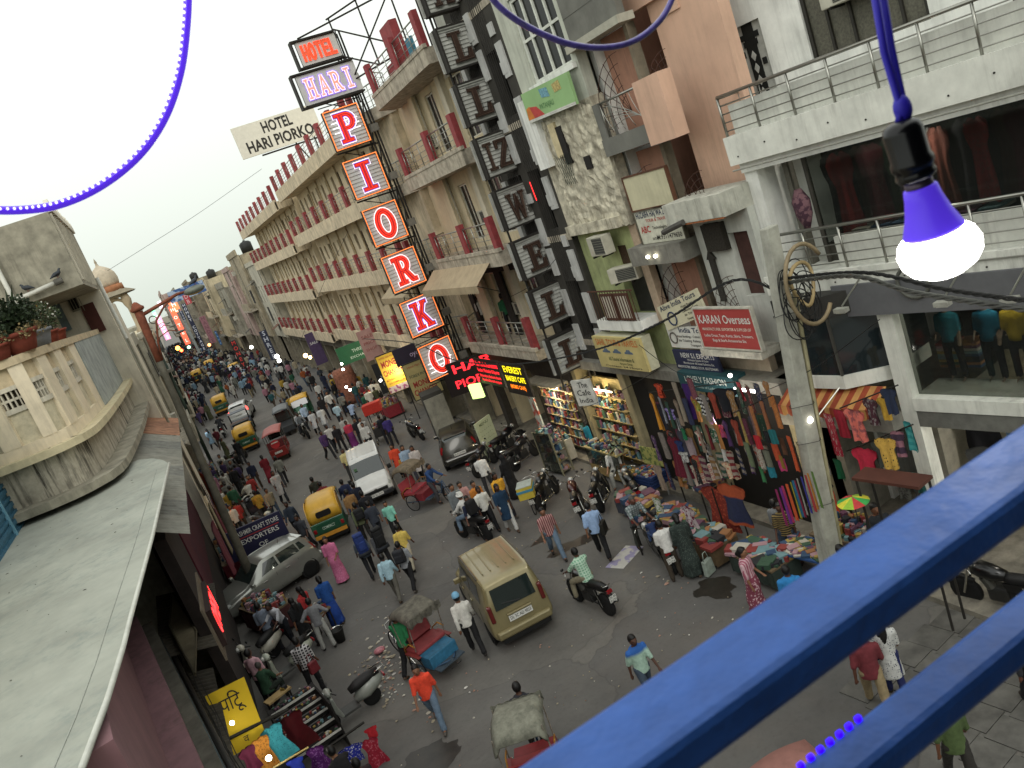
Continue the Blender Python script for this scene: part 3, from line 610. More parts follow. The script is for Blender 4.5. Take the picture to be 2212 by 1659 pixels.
for k in range(14): bx('shutter_rib', M('376780', .7, 0, .3, 14, .6), sh, .08, .13, -4.4, 1.4, 7.0+.17*k, 7.0+.17*k+.07+.04*(k % 2))
bx('shutter_bar', M('6fa0b5', .7), sh, .1, .16, -.9, -.8, 6.9, 9.4)
# pots with plants
def leafball(b, c, r, n, sz, rr, flat=.8):
    for _ in range(n):
        d = Vector((rr.gauss(0, 1), rr.gauss(0, 1), rr.gauss(0, .8))).normalized()*r*rr.random()**.4; p = Vector(c)+d
        a = Vector((rr.uniform(-1, 1), rr.uniform(-1, 1), rr.uniform(-.3, .9))).normalized()*sz*rr.uniform(.6, 1.4); w_ = a.orthogonal().normalized()*sz*.38
        w_.rotate(Matrix.Rotation(rr.uniform(0, 6.28), 3, a)); b.add([p, p+a*.5+w_, p+a, p+a*.5-w_], [(0, 1, 2, 3)])
TERR = M('7d3b2c', .85, 0, .15, 8); GRP = M('84868a', .8, 0, .2)
LEAF = M('25341a', .7, 0, .5, 9); LEAF2 = M('3c4a2a', .7, 0, .5, 9); DRY = M('8a7a55', .85, 0, .4, 9)
pots = [(.25, .34, TERR, 'dark broad leafed plant in a round brick-red pot, nearest on the balcony wall', 1), (.35, .46, TERR, 'dense dark green bush spilling from the widest terracotta pot', 3), (.455, .38, GRP, 'thin white-flowered shrub in the grey bowl planter', 2), (.525, .3, TERR, 'small sprig in a terracotta bowl beside the grey planter', 2), (.585, .28, TERR, 'flowering sprig in the farthest terracotta bowl of the balcony wall', 2)]
for t, r_, mt, lab, kind in pots:
    p = cpt(t)+cnrm(t)*.1+Vector((-3, 24, 8.3+2.44)); o = thing('potted_plant', lab, 'plant', V3(p), 0, 'pots on the curved balcony')
    B().lathe([(r_*.62, 0), (r_*.8, r_*.5), (r_*.95, r_*.85), (r_*1.06, r_*.86), (r_*1.06, r_*1.05), (r_*.92, r_*1.05), (r_*.9, r_*.85)], 18).done('pot', mt, o, True)
    B().lathe([(r_*.91, r_*.95), (.0, r_*.98)], 14).done('soil', M('3a2f22', .95, 0, .3, 20), o)
    rr = random.Random(int(t*1000)); b = B()
    if kind == 3:
        for q in range(9): leafball(b, (rr.uniform(-.4, .4), rr.uniform(-.4, .4), r_+rr.uniform(.15, .75)), .34, 170, .1, rr)
        for q in range(5): 
            a = rr.uniform(0, 6.28); b.add([(0, 0, r_), (.25*cos(a)-.05, .25*sin(a), r_+.6), (.5*cos(a), .5*sin(a), r_+1.1), (.25*cos(a)+.05, .25*sin(a)+.05, r_+.6)], [(0, 1, 2, 3)])
        b.done('foliage', LEAF, o); b2 = B()
        for q in range(6): a = 1.05*q; leafball(b2, (r_*1.0*cos(a), r_*1.0*sin(a), r_*.95), .2, 90, .07, rr)
        b2.done('dry_leaves', DRY, o)
    else:
        st = B()
        for q in range(7 if kind == 2 else 4):
            a = rr.uniform(0, 6.28); h = rr.uniform(.35, .85)*(1.2 if t < .45 else .8); tip = (.3*cos(a)*h+.05, .3*sin(a)*h, r_+h)
            st.path([(0, 0, r_*.9), (.1*cos(a), .1*sin(a), r_+h*.5), tip], .008, 4); leafball(b, tip, .16, 46, .06, rr); leafball(b, (.12*cos(a), .12*sin(a), r_+h*.5), .13, 26, .06, rr)
        st.done('stem', M('4a4030'), o); b.done('foliage', LEAF2 if kind == 2 else LEAF, o)
        if kind == 2:
            fb = B(); [fb.sph((rr.uniform(-.25, .25), rr.uniform(-.25, .25), r_+rr.uniform(.3, .85)), .022, 5, 4) for _ in range(16)]; fb.done('flowers', M('cfcfc4', .8), o)['kind'] = 'stuff'
# big pale canopy sheet just below the viewer
def cz(p, z): return GP(p, z)
edge = [(363, 1000), (352, 994), (330, 990), (300, 993), (200, 1030), (95, 1054)]
pts = [cz(p, 7.0) for p in edge]
side = [cz(p, 7.0) for p in ((168, 1659), (225, 1510), (262, 1392), (275, 1340), (325, 1160))]
far = [Vector((-5.0, 27, 7.0)), Vector((-4.95, 6, 7.0)), Vector((-2.6, 6, 7.0))]
PC = M('a3a69b', .8, 0, .16, .8, .06, .7, scol='74827e')
CN = thing('pale_canopy', 'broad pale sheet canopy roof specked with dirt, filling the lower left corner', 'canopy', (-3, 15, 7))
out = pts+far+side
B().prism([(p.x+3, p.y-15) for p in out], -.1, 0, 'Z').done('roof_sheet', PC, CN)
B().path([(p.x+3.02, p.y-15, -.02) for p in [pts[0]]+side[::-1]], .035, 6).done('edge_trim', M('c6c8be', .6, 0, .1), CN, True)
B().path([(p.x+2.72, p.y-15.1, .004) for p in [pts[0]]+side[::-1]], .008, 4).done('seam_line', M('9fa39a', .8), CN)
db = thing('roof_litter', 'scattered dark leaf bits lying on the pale canopy', 'litter', (-3, 15, 7.004))
rr = random.Random(3); cm = B().add([(0, 0, 0), (.03, .012, .008), (.06, 0, .0), (.03, -.014, .004)], [(0, 1, 2, 3)]).mesh('leaf_bit', M('3a362c', .9))
for k in range(46):
    y = rr.uniform(-7.5, 8.5); x = rr.uniform(-1.6, .9+.0*y+min(0, y*.06)); inst(cm, 'leaf_bit', db, (x, y, 0), (0, 0, rr.uniform(0, 6)), rr.uniform(.5, 1.3))
# ribbed tin canopy beyond it
def corrug(name, label, q, n, mat, amp=.035, cat='canopy'):
    """ribbed sheet over a quad a-b (eave) and d-c (ridge), ribs running from eave to ridge; each sheet a part"""
    a, b_, c, d = [Vector(p) for p in q]; t = thing(name, label, cat, V3(a)); k = 6
    for s in range(n):
        bb = B()
        def fn(u, v, s=s):
            uu = (s+u*1.02)/n; p = a.lerp(b_, uu).lerp(d.lerp(c, uu), v)-a
            return (p.x, p.y, p.z+amp*abs(sin(u*k*pi))+.012*(s % 2))
        bb.grid(fn, k*6, 1); bb.done('ribbed_sheet', mat[s % len(mat)], t)
    return t
TIN = [M('86867c', .7, .1, .2, 3, .1, .6), M('7a7b74', .7, .1, .25, 3, .1, .7), M('8e8d82', .7, .1, .2, 3, .1, .5)]
corrug('tin_canopy', 'ribbed grey tin canopy over the left pavement stalls', ((-1.29, 18, 6.05), (-1.12, 32, 6.08), (-2.65, 31.6, 7.0), (-2.15, 17.6, 6.7)), 9, TIN)
corrug('tin_canopy', 'rusty salmon ribbed tin canopy at the far end of the grey one', ((-1.12, 32.1, 6.1), (-1.06, 37, 6.12), (-2.7, 36.6, 7.05), (-2.65, 31.7, 7.02)), 3, [M('a87a5e', .8, 0, .25, 3, .1, .6), M('9a6e55', .8, 0, .3, 3, .1, .6)])
# wall and ledges below the pale canopy
MV = thing('mauve_house', 'mauve painted house front under the pale canopy with pipes and dark ledge', 'building', (-2.8, 14, 0))
MA = Vector((-3.85, 21.2, 0)); MB_ = Vector((-2.05, 8.5, 0)); md_ = (MB_-MA).normalized(); mn = Vector((-md_.y, md_.x, 0)); MAUVE = M('7a5a5e', .85, 0, .12, 1.2, .05, .3)
if mn.x < 0: mn = -mn
def mstrip(name, mat, o0, o1, z0, z1, parent=MV, f0=0., f1=1.):
    a = MA.lerp(MB_, f0); c = MA.lerp(MB_, f1); q = [a+mn*o0, c+mn*o0, c+mn*o1, a+mn*o1]
    return B().prism([(p.x+2.8, p.y-14) for p in q], z0, z1, 'Z').done(name, mat, parent)
mstrip('wall', MAUVE, -.4, 0, 4.0, 6.88); mstrip('ledge', M('86656a', .85, 0, .15, 2, .1, .6), -.3, .42, 3.72, 3.98); mstrip('grey_ledge', M('5e5c53', .9, 0, .3, 2, .2, .6), .42, .66, 3.55, 3.68)
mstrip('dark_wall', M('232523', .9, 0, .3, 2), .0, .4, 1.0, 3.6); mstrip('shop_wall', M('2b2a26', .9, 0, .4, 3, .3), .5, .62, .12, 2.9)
for o_, z_, m_ in ((.5, 3.35, M('2f3f42', .6, 0, .2)), (.62, 3.2, M('32444a', .6, 0, .2)), (.74, 3.05, M('2a2926', .7)), (.4, 3.45, M('3c3a34', .7))):
    a = MA+mn*o_; c = MB_+mn*o_; B().cyl((a.x+2.8, a.y-14, z_), (c.x+2.8, c.y-14, z_-.1), .055, n=8).done('pipe', m_, MV, True)
for k in range(7): 
    rr = random.Random(k); a = MA+mn*rr.uniform(.4, 1.0); c = MB_+mn*rr.uniform(.4, .9)
    B().path([(a.lerp(c, s).x+2.8+rr.uniform(-.08, .08), a.lerp(c, s).y-14, 3.25-.1*k+rr.uniform(-.12, .12)) for s in [i/9 for i in range(10)]], .012, 4).done('cable', M('1c1b18', .8), MV)
B().path([(.4, -5.0, 3.2), (.35, -4.7, 4.0), (.1, -4.5, 4.7), (-.15, -4.6, 5.0)], .05, 8).done('bent_pipe', M('57483f', .6, 0, .3), MV, True)
PLK = [M('4a453b', .9, 0, .3, 6, .2), M('3e3a32', .9, 0, .3, 6, .2)]
corrug('tin_shed_roof', 'dark grimy ribbed shed roof behind the yellow card sign', ((-2.0, 10.5, 2.55), (-2.25, 19.5, 2.55), (-3.3, 19.8, 2.75), (-2.9, 10.6, 2.75)), 8, PLK, .02, 'roof')
corrug('tin_shed_roof', 'dark grimy shed roof between lamp post and mauve wall', ((-1.9, 19.7, 2.9), (-1.75, 24.2, 2.9), (-3.3, 24.6, 3.2), (-3.2, 19.9, 3.2)), 4, PLK, .02, 'roof')
bdp = [GP(Z(0, 3, *p), 3.3) for p in ((1480, 160), (1690, 480), (1680, 850), (1460, 430))]
bo = thing('blank_board', 'blank weathered beige signboard seen from above over the shed roof', 'sign', V3(bdp[0])); q = [p-bdp[0] for p in bdp]
B().add([V3(p) for p in q]+[(p.x, p.y, p.z-.06) for p in q], [(0, 1, 2, 3), (7, 6, 5, 4), (0, 4, 5, 1), (1, 5, 6, 2), (2, 6, 7, 3), (3, 7, 4, 0)]).done('panel', M('7b735d', .9, 0, .2, 2, .1, .5), bo)
B().path([V3(p) for p in q], .03, 5, True).done('frame', M('55503f', .8), bo)

# ---------------------------------------------------------------- chhatri kiosk on a far left roof
CH = thing('domed_kiosk', 'small domed stone roof kiosk with arches standing on a left rooftop', 'kiosk', (-2.1, 60, 9.4)); STN = M('b3a286', .9, 0, .18, 2, .1, .5)
B().lathe([(.78, 3.75), (.84, 3.95), (.86, 4.2), (.8, 4.55), (.62, 4.85), (.36, 5.05), (.12, 5.2), (.06, 5.4), (.09, 5.45), (0, 5.75)], 20).done('dome', M('bdb09a', .9, 0, .15, 3, .1, .4), CH, True)
B().lathe([(.95, 3.35), (.92, 3.75), (.8, 3.76)], 20).done('drum', M('a5714f', .9), CH, True)
B().lathe([(1.55, 3.05), (.95, 3.38), (.9, 3.36), (1.5, 3.0)], 8).done('eave', M('8d8470', .9), CH)
for k in range(4):
    a = pi/4+k*pi/2; B().lathe([(.26, 0), (.26, .5), (.15, .62), (.13, 2.0), (.24, 2.3), (.3, 2.6), (.2, 3.05)], 10, (1.0*cos(a), 1.0*sin(a), 0)).done('column', STN, CH, True)
    p = Vector((1.0*cos(a), 1.0*sin(a), 0)); q = Vector((1.0*cos(a+pi/2), 1.0*sin(a+pi/2), 0))
    B().path([p.lerp(q, s)+Vector((0, 0, 2.35+.5*sin(pi*s))) for s in [i/10 for i in range(11)]], .11, 6).done('arch', STN, CH, True)
B().box((0, 0, 3.0), (1.7, 1.7, .2)).done('roof_slab', STN, CH)

# ---------------------------------------------------------------- farther houses
def far_house(name, label, side, y0, y1, x, h, wallm, seed, depth=8, fl=3.3, tank=False):
    """side +1: right side, front looks to -x; -1: left side"""
    r = random.Random(seed); t = thing(name, label, 'building', (x, 0, 0), FR if side > 0 else -FR); s = 1 if side > 0 else -1
    u0, u1 = (y0, y1) if s > 0 else (-y1, -y0)
    n = max(2, int((h-3.6)/fl)); nw = max(2, int((u1-u0)/2.2)); holes = []
    for f in range(n):
        for k in range(nw):
            if r.random() < .85:
                u = u0+(u1-u0)*(k+.5)/nw; w_ = r.choice((.7, .9, 1.1)); hh = r.choice((1.2, 1.9)); zz = 3.8+f*fl+(.3 if hh > 1.5 else .9); holes.append((u-w_/2, u+w_/2, zz, zz+hh))
    wall(t, wallm, u0, u1, 3.4, h, holes, 0, .25)
    for a in holes: window(t, (a[0]+a[1])/2, a[2], a[1]-a[0]-.01, a[3]-a[2]-.01, -.08, r.choice((WHITEF, M('5a4a3a', .7), M('77756a', .7))), GLASSD, r.choice((0, 1)), r.choice((0, 1)), fw=.06)
    shell(t, wallm, u0, u1, 0, h-.1, depth, 0)
    for f in range(n):
        if r.random() < .6:
            z = 3.6+f*fl; a = u0+(u1-u0)*r.uniform(0, .3); b_ = u1-(u1-u0)*r.uniform(0, .3); slab(t, r.choice((SLB, CONC)), a, b_, 0, .9, z-.18, z, 'balcony_slab')
            if r.random() < .5: bx('balcony_wall', wallm, t, a, b_, .8, .9, z, z+.9)
            else: rail(t, a, b_, .85, z, .9, 5, 3, DARKST)
    for k in range(int((u1-u0)/2.2)):
        u = r.uniform(u0+.5, u1-1.5); z = r.uniform(3.2, h-1); w_ = r.uniform(.7, 1.8); d = r.uniform(.35, 1.1); q = r.random()
        if q < .45: B().prism([(0, z), (d, z-.35), (d, z-.4), (0, z-.06)], u, u+w_, 'X').done('tin_shade', r.choice((M('55524a', .8, 0, .3), M('8a8478', .8, 0, .3), M('6a4a3a', .8, 0, .3))), t)
        elif q < .7: bx('wall_unit', r.choice((M('a9a698', .7), M('77756a', .7))), t, u, u+.8, .0, .4, z, z+.55)
        else: bx('dark_opening', M('14120f', .9), t, u, u+w_, .0, .02, z, z+1.6)
    bx('parapet', wallm, t, u0-.05, u1+.05, -.1, .12, h, h+r.uniform(.3, 1.0))
    for k in range(2): u = u0+(u1-u0)*r.random(); B().cyl((u, .06, 3), (u, .06, h), .05, n=6).done('drain_pipe', M('8d8878', .7), t)
    for k in range(int((u1-u0)/4)+1): u = u0+(u1-u0)*k/max(1, int((u1-u0)/4)); bx('pier', M('7d7666', .9, 0, .25), t, u-.2, u+.2, -.8, -.02, .1, 3.4)
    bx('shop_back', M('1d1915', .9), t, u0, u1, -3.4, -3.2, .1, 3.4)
    if tank:
        u = (u0+u1)/2; B().lathe([(.7, h), (.72, h+1.1), (.5, h+1.3), (.15, h+1.4), (.15, h+1.5)], 14, (u, -2.0, 0)).done('water_tank', M('20211f', .6), t, True)
    return t
GREYS = [M('a0957d', .9, 0, .25, 1.5, .2, .8), M('8c8471', .95, 0, .3, 1.2, .3, .8), M('b9b4a2', .85, 0, .2, 1.5, .1, .7), M('b29c92', .9, 0, .2, 1.5, .1, .6), M('9b9787', .9, 0, .25, 1.5, .2, .8), M('c2b596', .85, 0, .15, 1.5, .1, .6)]
fr_ = [(87.6, 97, 10.6, 11.6, 2, 'pale plastered house with drooping tin shade next to the cream hotel'), (97.2, 108, 10.2, 13.3, 0, 'tall bare brown house with open rooftop frame right of the lamp'), (108.2, 117, 9.7, 12.2, 3, 'pinkish narrow house with a tall pilaster on the right side'), (117.2, 130, 9.0, 10.5, 4, 'grey stepped house with small balconies on the right side'), (130.2, 148, 7.8, 12.5, 5, 'cream house below the blue rooftop hoarding'), (148.5, 170, 6.3, 13.5, 1, 'distant dun house at the right of the red signs'), (170.5, 205, 4.6, 13.0, 4, 'distant grey house behind the stacked red signs'), (206, 260, 2.4, 14.0, 3, 'farthest pinkish house closing the street view')]
for i, (a, b_, x, h, k, lab) in enumerate(fr_): far_house('street_house', lab, 1, a, b_, x, h, GREYS[k], 20+i, tank=i in (1, 4, 5))
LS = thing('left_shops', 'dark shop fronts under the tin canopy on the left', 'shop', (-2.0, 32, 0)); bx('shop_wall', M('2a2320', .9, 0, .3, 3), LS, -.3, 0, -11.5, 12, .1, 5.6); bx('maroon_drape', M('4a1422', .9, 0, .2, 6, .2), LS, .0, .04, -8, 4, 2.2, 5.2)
fl_ = [(44.3, 54, -1.75, 9.3, 4, 'grey shuttered house left of the lamp post under the domed kiosk'), (54.2, 66, -1.5, 9.4, 2, 'pale house carrying the domed kiosk'), (66.3, 90, -1.7, 8.2, 0, 'brown left-hand house half hidden by the lamp post'), (90.3, 125, -2.1, 8.5, 1, 'dun left-hand house in the crowded far street'), (125.5, 180, -2.8, 8.8, 5, 'cream left-hand house near the far end of the street'), (180.5, 260, -3.6, 9.5, 4, 'grey left-hand house at the very end of the street')]
for i, (a, b_, x, h, k, lab) in enumerate(fl_): far_house('street_house', lab, -1, a, b_, x, h, GREYS[k], 40+i, tank=i in (2,))
# ================================================================ SIGNS
SLAB = {
 'I': [[(.1, 0), (.66, 0), (.66, .12), (.48, .12), (.48, .88), (.66, .88), (.66, 1), (.1, 1), (.1, .88), (.28, .88), (.28, .12), (.1, .12)]],
 'L': [[(0, 0), (.74, 0), (.74, .38), (.6, .38), (.54, .14), (.36, .14), (.36, .88), (.5, .88), (.5, 1), (0, 1), (0, .88), (.14, .88), (.14, .12), (0, .12)]],
 'H': [[(0, 0), (.4, 0), (.4, .12), (.32, .12), (.32, .44), (.58, .44), (.58, .12), (.5, .12), (.5, 0), (.9, 0), (.9, .12), (.78, .12), (.78, .88), (.9, .88), (.9, 1), (.5, 1), (.5, .88), (.58, .88), (.58, .57), (.32, .57), (.32, .88), (.4, .88), (.4, 1), (0, 1), (0, .88), (.12, .88), (.12, .12), (0, .12)]],
 'A': [[(-.02, 0), (.34, 0), (.34, .12), (.27, .12), (.31, .26), (.59, .26), (.63, .12), (.55, .12), (.55, 0), (.94, 0), (.94, .12), (.85, .12), (.56, 1), (.36, 1), (.08, .12), (-.02, .12)], [(.35, .38), (.55, .38), (.45, .72)]],
 'K': [[(0, 0), (.46, 0), (.46, .12), (.36, .12), (.36, .34), (.43, .42), (.6, .12), (.54, .12), (.54, 0), (.95, 0), (.95, .12), (.85, .12), (.57, .57), (.78, .88), (.88, .88), (.88, 1), (.5, 1), (.5, .88), (.56, .88), (.36, .6), (.36, .88), (.46, .88), (.46, 1), (0, 1), (0, .88), (.14, .88), (.14, .12), (0, .12)]],
 'E': [[(0, 0), (.76, 0), (.76, .34), (.63, .34), (.58, .14), (.36, .14), (.36, .45), (.5, .45), (.5, .36), (.6, .36), (.6, .66), (.5, .66), (.5, .57), (.36, .57), (.36, .87), (.56, .87), (.6, .7), (.72, .7), (.72, 1), (0, 1), (0, .88), (.14, .88), (.14, .12), (0, .12)]],
 'Z': [[(0, 0), (.74, 0), (.74, .34), (.62, .34), (.58, .14), (.28, .14), (.74, .9), (.74, 1), (.04, 1), (.04, .68), (.16, .68), (.2, .86), (.46, .86), (0, .1)]],
 'W': [[(.2, 0), (.38, 0), (.5, .5), (.62, 0), (.8, 0), (1.0, .88), (1.08, .88), (1.08, 1), (.74, 1), (.74, .88), (.82, .88), (.72, .36), (.58, .95), (.42, .95), (.28, .36), (.18, .88), (.26, .88), (.26, 1), (-.08, 1), (-.08, .88), (0, .88)]]}
def arc(cx, cy, rx, ry, a0, a1, n): return [(cx+rx*cos(radians(a0+(a1-a0)*i/n)), cy+ry*sin(radians(a0+(a1-a0)*i/n))) for i in range(n+1)]
SLAB['O'] = [arc(.42, .5, .42, .52, 0, 345, 23), arc(.42, .5, .22, .37, 0, 345, 23)]
SLAB['P'] = [[(0, 0), (.5, 0), (.5, .12), (.36, .12), (.36, .4)]+arc(.47, .7, .33, .3, -90, 90, 10)+[(0, 1), (0, .88), (.14, .88), (.14, .12), (0, .12)], [(.36, .53)]+arc(.44, .7, .16, .17, -90, 90, 8)+[(.36, .87)]]
SLAB['R'] = [[(0, 0), (.46, 0), (.46, .12), (.36, .12), (.36, .4), (.44, .4), (.62, .06), (.7, 0), (.95, 0), (.95, .12), (.84, .13), (.64, .44)]+arc(.47, .71, .33, .29, -50, 90, 9)+[(0, 1), (0, .88), (.14, .88), (.14, .12), (0, .12)], [(.36, .53)]+arc(.44, .7, .16, .17, -90, 90, 8)+[(.36, .87)]]
SLAB['T'] = [[(.28, 0), (.5, 0), (.5, .84), (.78, .84), (.78, 1), (0, 1), (0, .84), (.28, .84)]]
SANS = {'H': [[(0, 0), (.2, 0), (.2, .42), (.5, .42), (.5, 0), (.7, 0), (.7, 1), (.5, 1), (.5, .58), (.2, .58), (.2, 1), (0, 1)]], 'O': [arc(.36, .5, .36, .52, 0, 345, 23), arc(.36, .5, .17, .34, 0, 345, 23)], 'T': SLAB['T'], 'E': [[(0, 0), (.6, 0), (.6, .16), (.2, .16), (.2, .42), (.55, .42), (.55, .58), (.2, .58), (.2, .84), (.6, .84), (.6, 1), (0, 1)]], 'L': [[(0, 0), (.58, 0), (.58, .17), (.2, .17), (.2, 1), (0, 1)]]}
def letter(parent, ch, x, z, w, h, y, face, neons, font=SLAB, d=.03):
    """a raised letter in the plane y (front towards -y) with neon outlines; neons = [(offset, radius, material)]"""
    loops = font[ch]; xs = [p[0] for p in loops[0]]; x0, sx = min(xs), w/(max(xs)-min(xs))
    L2 = [[(x+(p[0]-x0)*sx, z+p[1]*h) for p in lp] for lp in loops]
    tris = geometry.tessellate_polygon([[Vector((p[0], p[1], 0)) for p in lp] for lp in L2]); flat = [p for lp in L2 for p in lp]; n = len(flat)
    b = B(); fs = [tuple(t) for t in tris]+[tuple(n+i for i in reversed(t)) for t in tris]; k = 0
    for lp in L2:
        m_ = len(lp); fs += [(k+i, k+(i+1) % m_, n+k+(i+1) % m_, n+k+i) for i in range(m_)]; k += m_
    b.add([(p[0], y, p[1]) for p in flat]+[(p[0], y-d, p[1]) for p in flat], fs); o = b.done('letter', face, parent)
    for off, r_, mt in neons:
        b = B()
        for q, lp in enumerate(L2):
            cx = sum(p[0] for p in lp)/len(lp); cy = sum(p[1] for p in lp)/len(lp); m_ = len(lp); pts = []
            for i in range(m_):
                a, c, e = Vector(lp[i-1]), Vector(lp[i]), Vector(lp[(i+1) % m_]); t1 = (c-a).normalized(); t2 = (e-c).normalized(); t = (t1+t2)
                t = t.normalized() if t.length > .1 else t1; nn = Vector((t.y, -t.x)); kx = max(.45, nn.dot(Vector((t1.y, -t1.x)))); sg = 1 if q == 0 else -1
                area = sum(lp[j][0]*lp[(j+1) % m_][1]-lp[(j+1) % m_][0]*lp[j][1] for j in range(m_)); s2 = sg if area > 0 else -sg
                c2 = c+nn*(off*s2/kx); pts.append((c2.x, y-d-.015, c2.y))
            b.path(pts, r_, 5, True)
        b.done('neon_tube', mt, o)
    return o
ORN = M((1, .07, .015), emit=.85); ORL = M((1, .24, .06), emit=.95); WHN = M((1, .9, .95), emit=1.0); PUR = M((.22, .1, .8), emit=.8); REDF = M('c8242c', .5, 0, .06, emit=.0); REDG = M((.6, .02, .03), emit=.12)
LOUV = M('bcbcb8', .55, 0, .06); IRON = M('2b2824', .7, .3, .25, 9)
def letter_box(label, ch, x0, x1, z0, z1, Y, lit, group, mode='P'):
    w, h = x1-x0, z1-z0; t = thing('letter_box', label, 'sign', (x0, Y, z0), 0, group)
    bx('back_panel', LOUV, t, .02, w-.02, .0, .06, .02, h-.02)
    if mode in 'PD':
        n = 10
        for k in range(n):
            z = .06+(h-.12)*k/n; B().prism([(-.0, z), (-.035, z+.015), (-.0, z+(h-.12)/n*.92)], .05, w-.05, 'X').done('louvre', LOUV if mode == 'P' else M('a3a49d', .6, 0, .2, 5, 0, .5), t)
    for a in ((0, w, 0, .06), (0, w, h-.06, h), (0, .06, .06, h-.06), (w-.06, w, .06, h-.06)):
        bx('frame_bar', IRON, t, a[0], a[1], -.075 if mode == 'D' else -.06, .3 if mode == 'D' else .16, a[2], a[3])
    if mode == 'D':
        for a in ((.04, w-.04, .06, .1), (.04, w-.04, h-.1, h-.06), (.03, .07, .1, h-.1), (w-.07, w-.03, .1, h-.1)): bx('inner_frame', M('8b8c85', .6, 0, .15), t, a[0]+.03, a[1]-.03, -.07, -.04, a[2], a[3])
        bx('box_side', M('9d9e97', .6, 0, .15, 3, 0, .5), t, -.07, -.003, .2, .3, .03, h-.03)
        if len(ch) == 1: letter(t, ch, w*.24, h*.14, w*.54, h*.68, -.06, M('3d2c24', .5, .3, .2), [(-.03, .008, M('6b574a', .4, .5)), (.02, .008, M('2a211d', .5))], d=.05)
        else:
            letter(t, ch[0], w*.12, h*.16, w*.24, h*.66, -.06, M('3d2c24', .5, .3, .2), [(-.03, .008, M('6b574a', .4, .5))], d=.05); letter(t, ch[1], w*.42, h*.16, w*.44, h*.66, -.06, M('3d2c24', .5, .3, .2), [(-.03, .008, M('6b574a', .4, .5))], d=.05)
        return t
    if mode == 'P':
        B().path([(.03, -.08, .03), (w-.03, -.08, .03), (w-.03, -.08, h-.03), (.03, -.08, h-.03)], .028, 6, True).done('neon_border', ORL, t)
        letter(t, ch, w*(.24 if ch != 'I' else .3), h*.13, w*(.54 if ch != 'I' else .4), h*.74, -.05, REDG, [(.05, .014, WHN), (.022, .011, PUR if ch in 'PIK' else ORN), (-.045, .009, ORN)])
        return t
    return t
NP = 'orange bordered neon letter box'
for k, ch in enumerate('PIORKO'):
    z1 = 15.53-2.063*k; letter_box(f"lit neon letter {ch} box, {('first','second','third','fourth','fifth','lowest')[k]} from the top of the orange column", ch, 8.9, 10.45, z1-1.6, z1, 34, True, 'neon letter boxes of the orange column')
# lit lines behind two boxes
for z0 in (15.0, 14.8, 14.6, 4.35, 4.15, 3.95):
    tb = tag(B().cyl((9.1, 33.955, z0), (10.25, 33.955, z0), .02, n=6).done('neon_line', M((1, 1, .98), emit=.8)), '%s white glowing tube behind the %s letter of the orange column' % ({15.0: 'upper', 14.8: 'middle', 14.6: 'lower', 4.35: 'upper', 4.15: 'middle', 3.95: 'lower'}[z0], 'top' if z0 > 10 else 'bottom'), 'lamp', 'white tubes behind the neon letters')
def word_box(label, word, x0, x1, z0, z1, font, mats):
    t = thing('word_box', label, 'sign', (x0, 34, z0)); w, h = x1-x0, z1-z0
    bx('panel', M('c4c3be', .6, 0, .06), t, 0, w, -.05, .1, 0, h)
    for a in ((-.14, w+.02, -.1, -.04), (-.14, w+.02, h+.04, h+.1), (-.2, -.14, -.1, h+.1)): bx('frame_bar', IRON, t, a[0], a[1], -.15, .25, a[2], a[3])
    x = w*.07; cw = w*.86/len(word)
    for ch in word: letter(t, ch, x+cw*(.08 if ch != 'I' else .25), h*.15, cw*(.84 if ch != 'I' else .5), h*.7, -.05, mats[0], mats[1], font); x += cw
word_box('white HOTEL board with orange neon outlined letters on top of the mast', 'HOTEL', 8.95, 10.62, 17.4, 18.3, SANS, (M((.75, .12, .05), emit=.15), [(.008, .011, ORN)]))
word_box('white HARI board with pink and violet neon outlined letters', 'HARI', 8.45, 10.95, 15.95, 17.1, SLAB, (M((.8, .45, .6), emit=.2), [(.035, .012, PUR), (.005, .009, WHN), (-.045, .008, ORL)]))
MS = thing('sign_mast', 'dark lattice mast and brackets carrying the hotel neon boards', 'mast', (10.5, 34.3, 0))
def mbar(a, b_, r_=.03, nm='strut'): B().cyl((a[0]-10.5, a[1]-34.3, a[2]), (b_[0]-10.5, b_[1]-34.3, b_[2]), r_, n=6).done(nm, IRON, MS)
for x in (10.62, 10.95): mbar((x, 34.3, 3.2), (x, 34.3, 18.4), .04, 'mast_post'); mbar((x, 34.7, 3.2), (x, 34.7, 18.4), .04, 'mast_post')
for k in range(16): z = 3.4+k*.95; mbar((10.62, 34.3, z), (10.95, 34.7, z+.9)); mbar((8.9 if z < 16 else 9, 34.25, z), (10.7, 34.3, z), .022)
for k in range(7): z = 3.8+2.06*k; mbar((8.95, 34.2, z-.25), (10.8, 34.4, z-.3), .035); mbar((9.2, 34.25, z-.25), (10.7, 34.4, z-.9), .02); B().box((.35, -.1, z+.3), (.32, .25, .3)).done('transformer_box', M('77756c', .6, .2), MS)
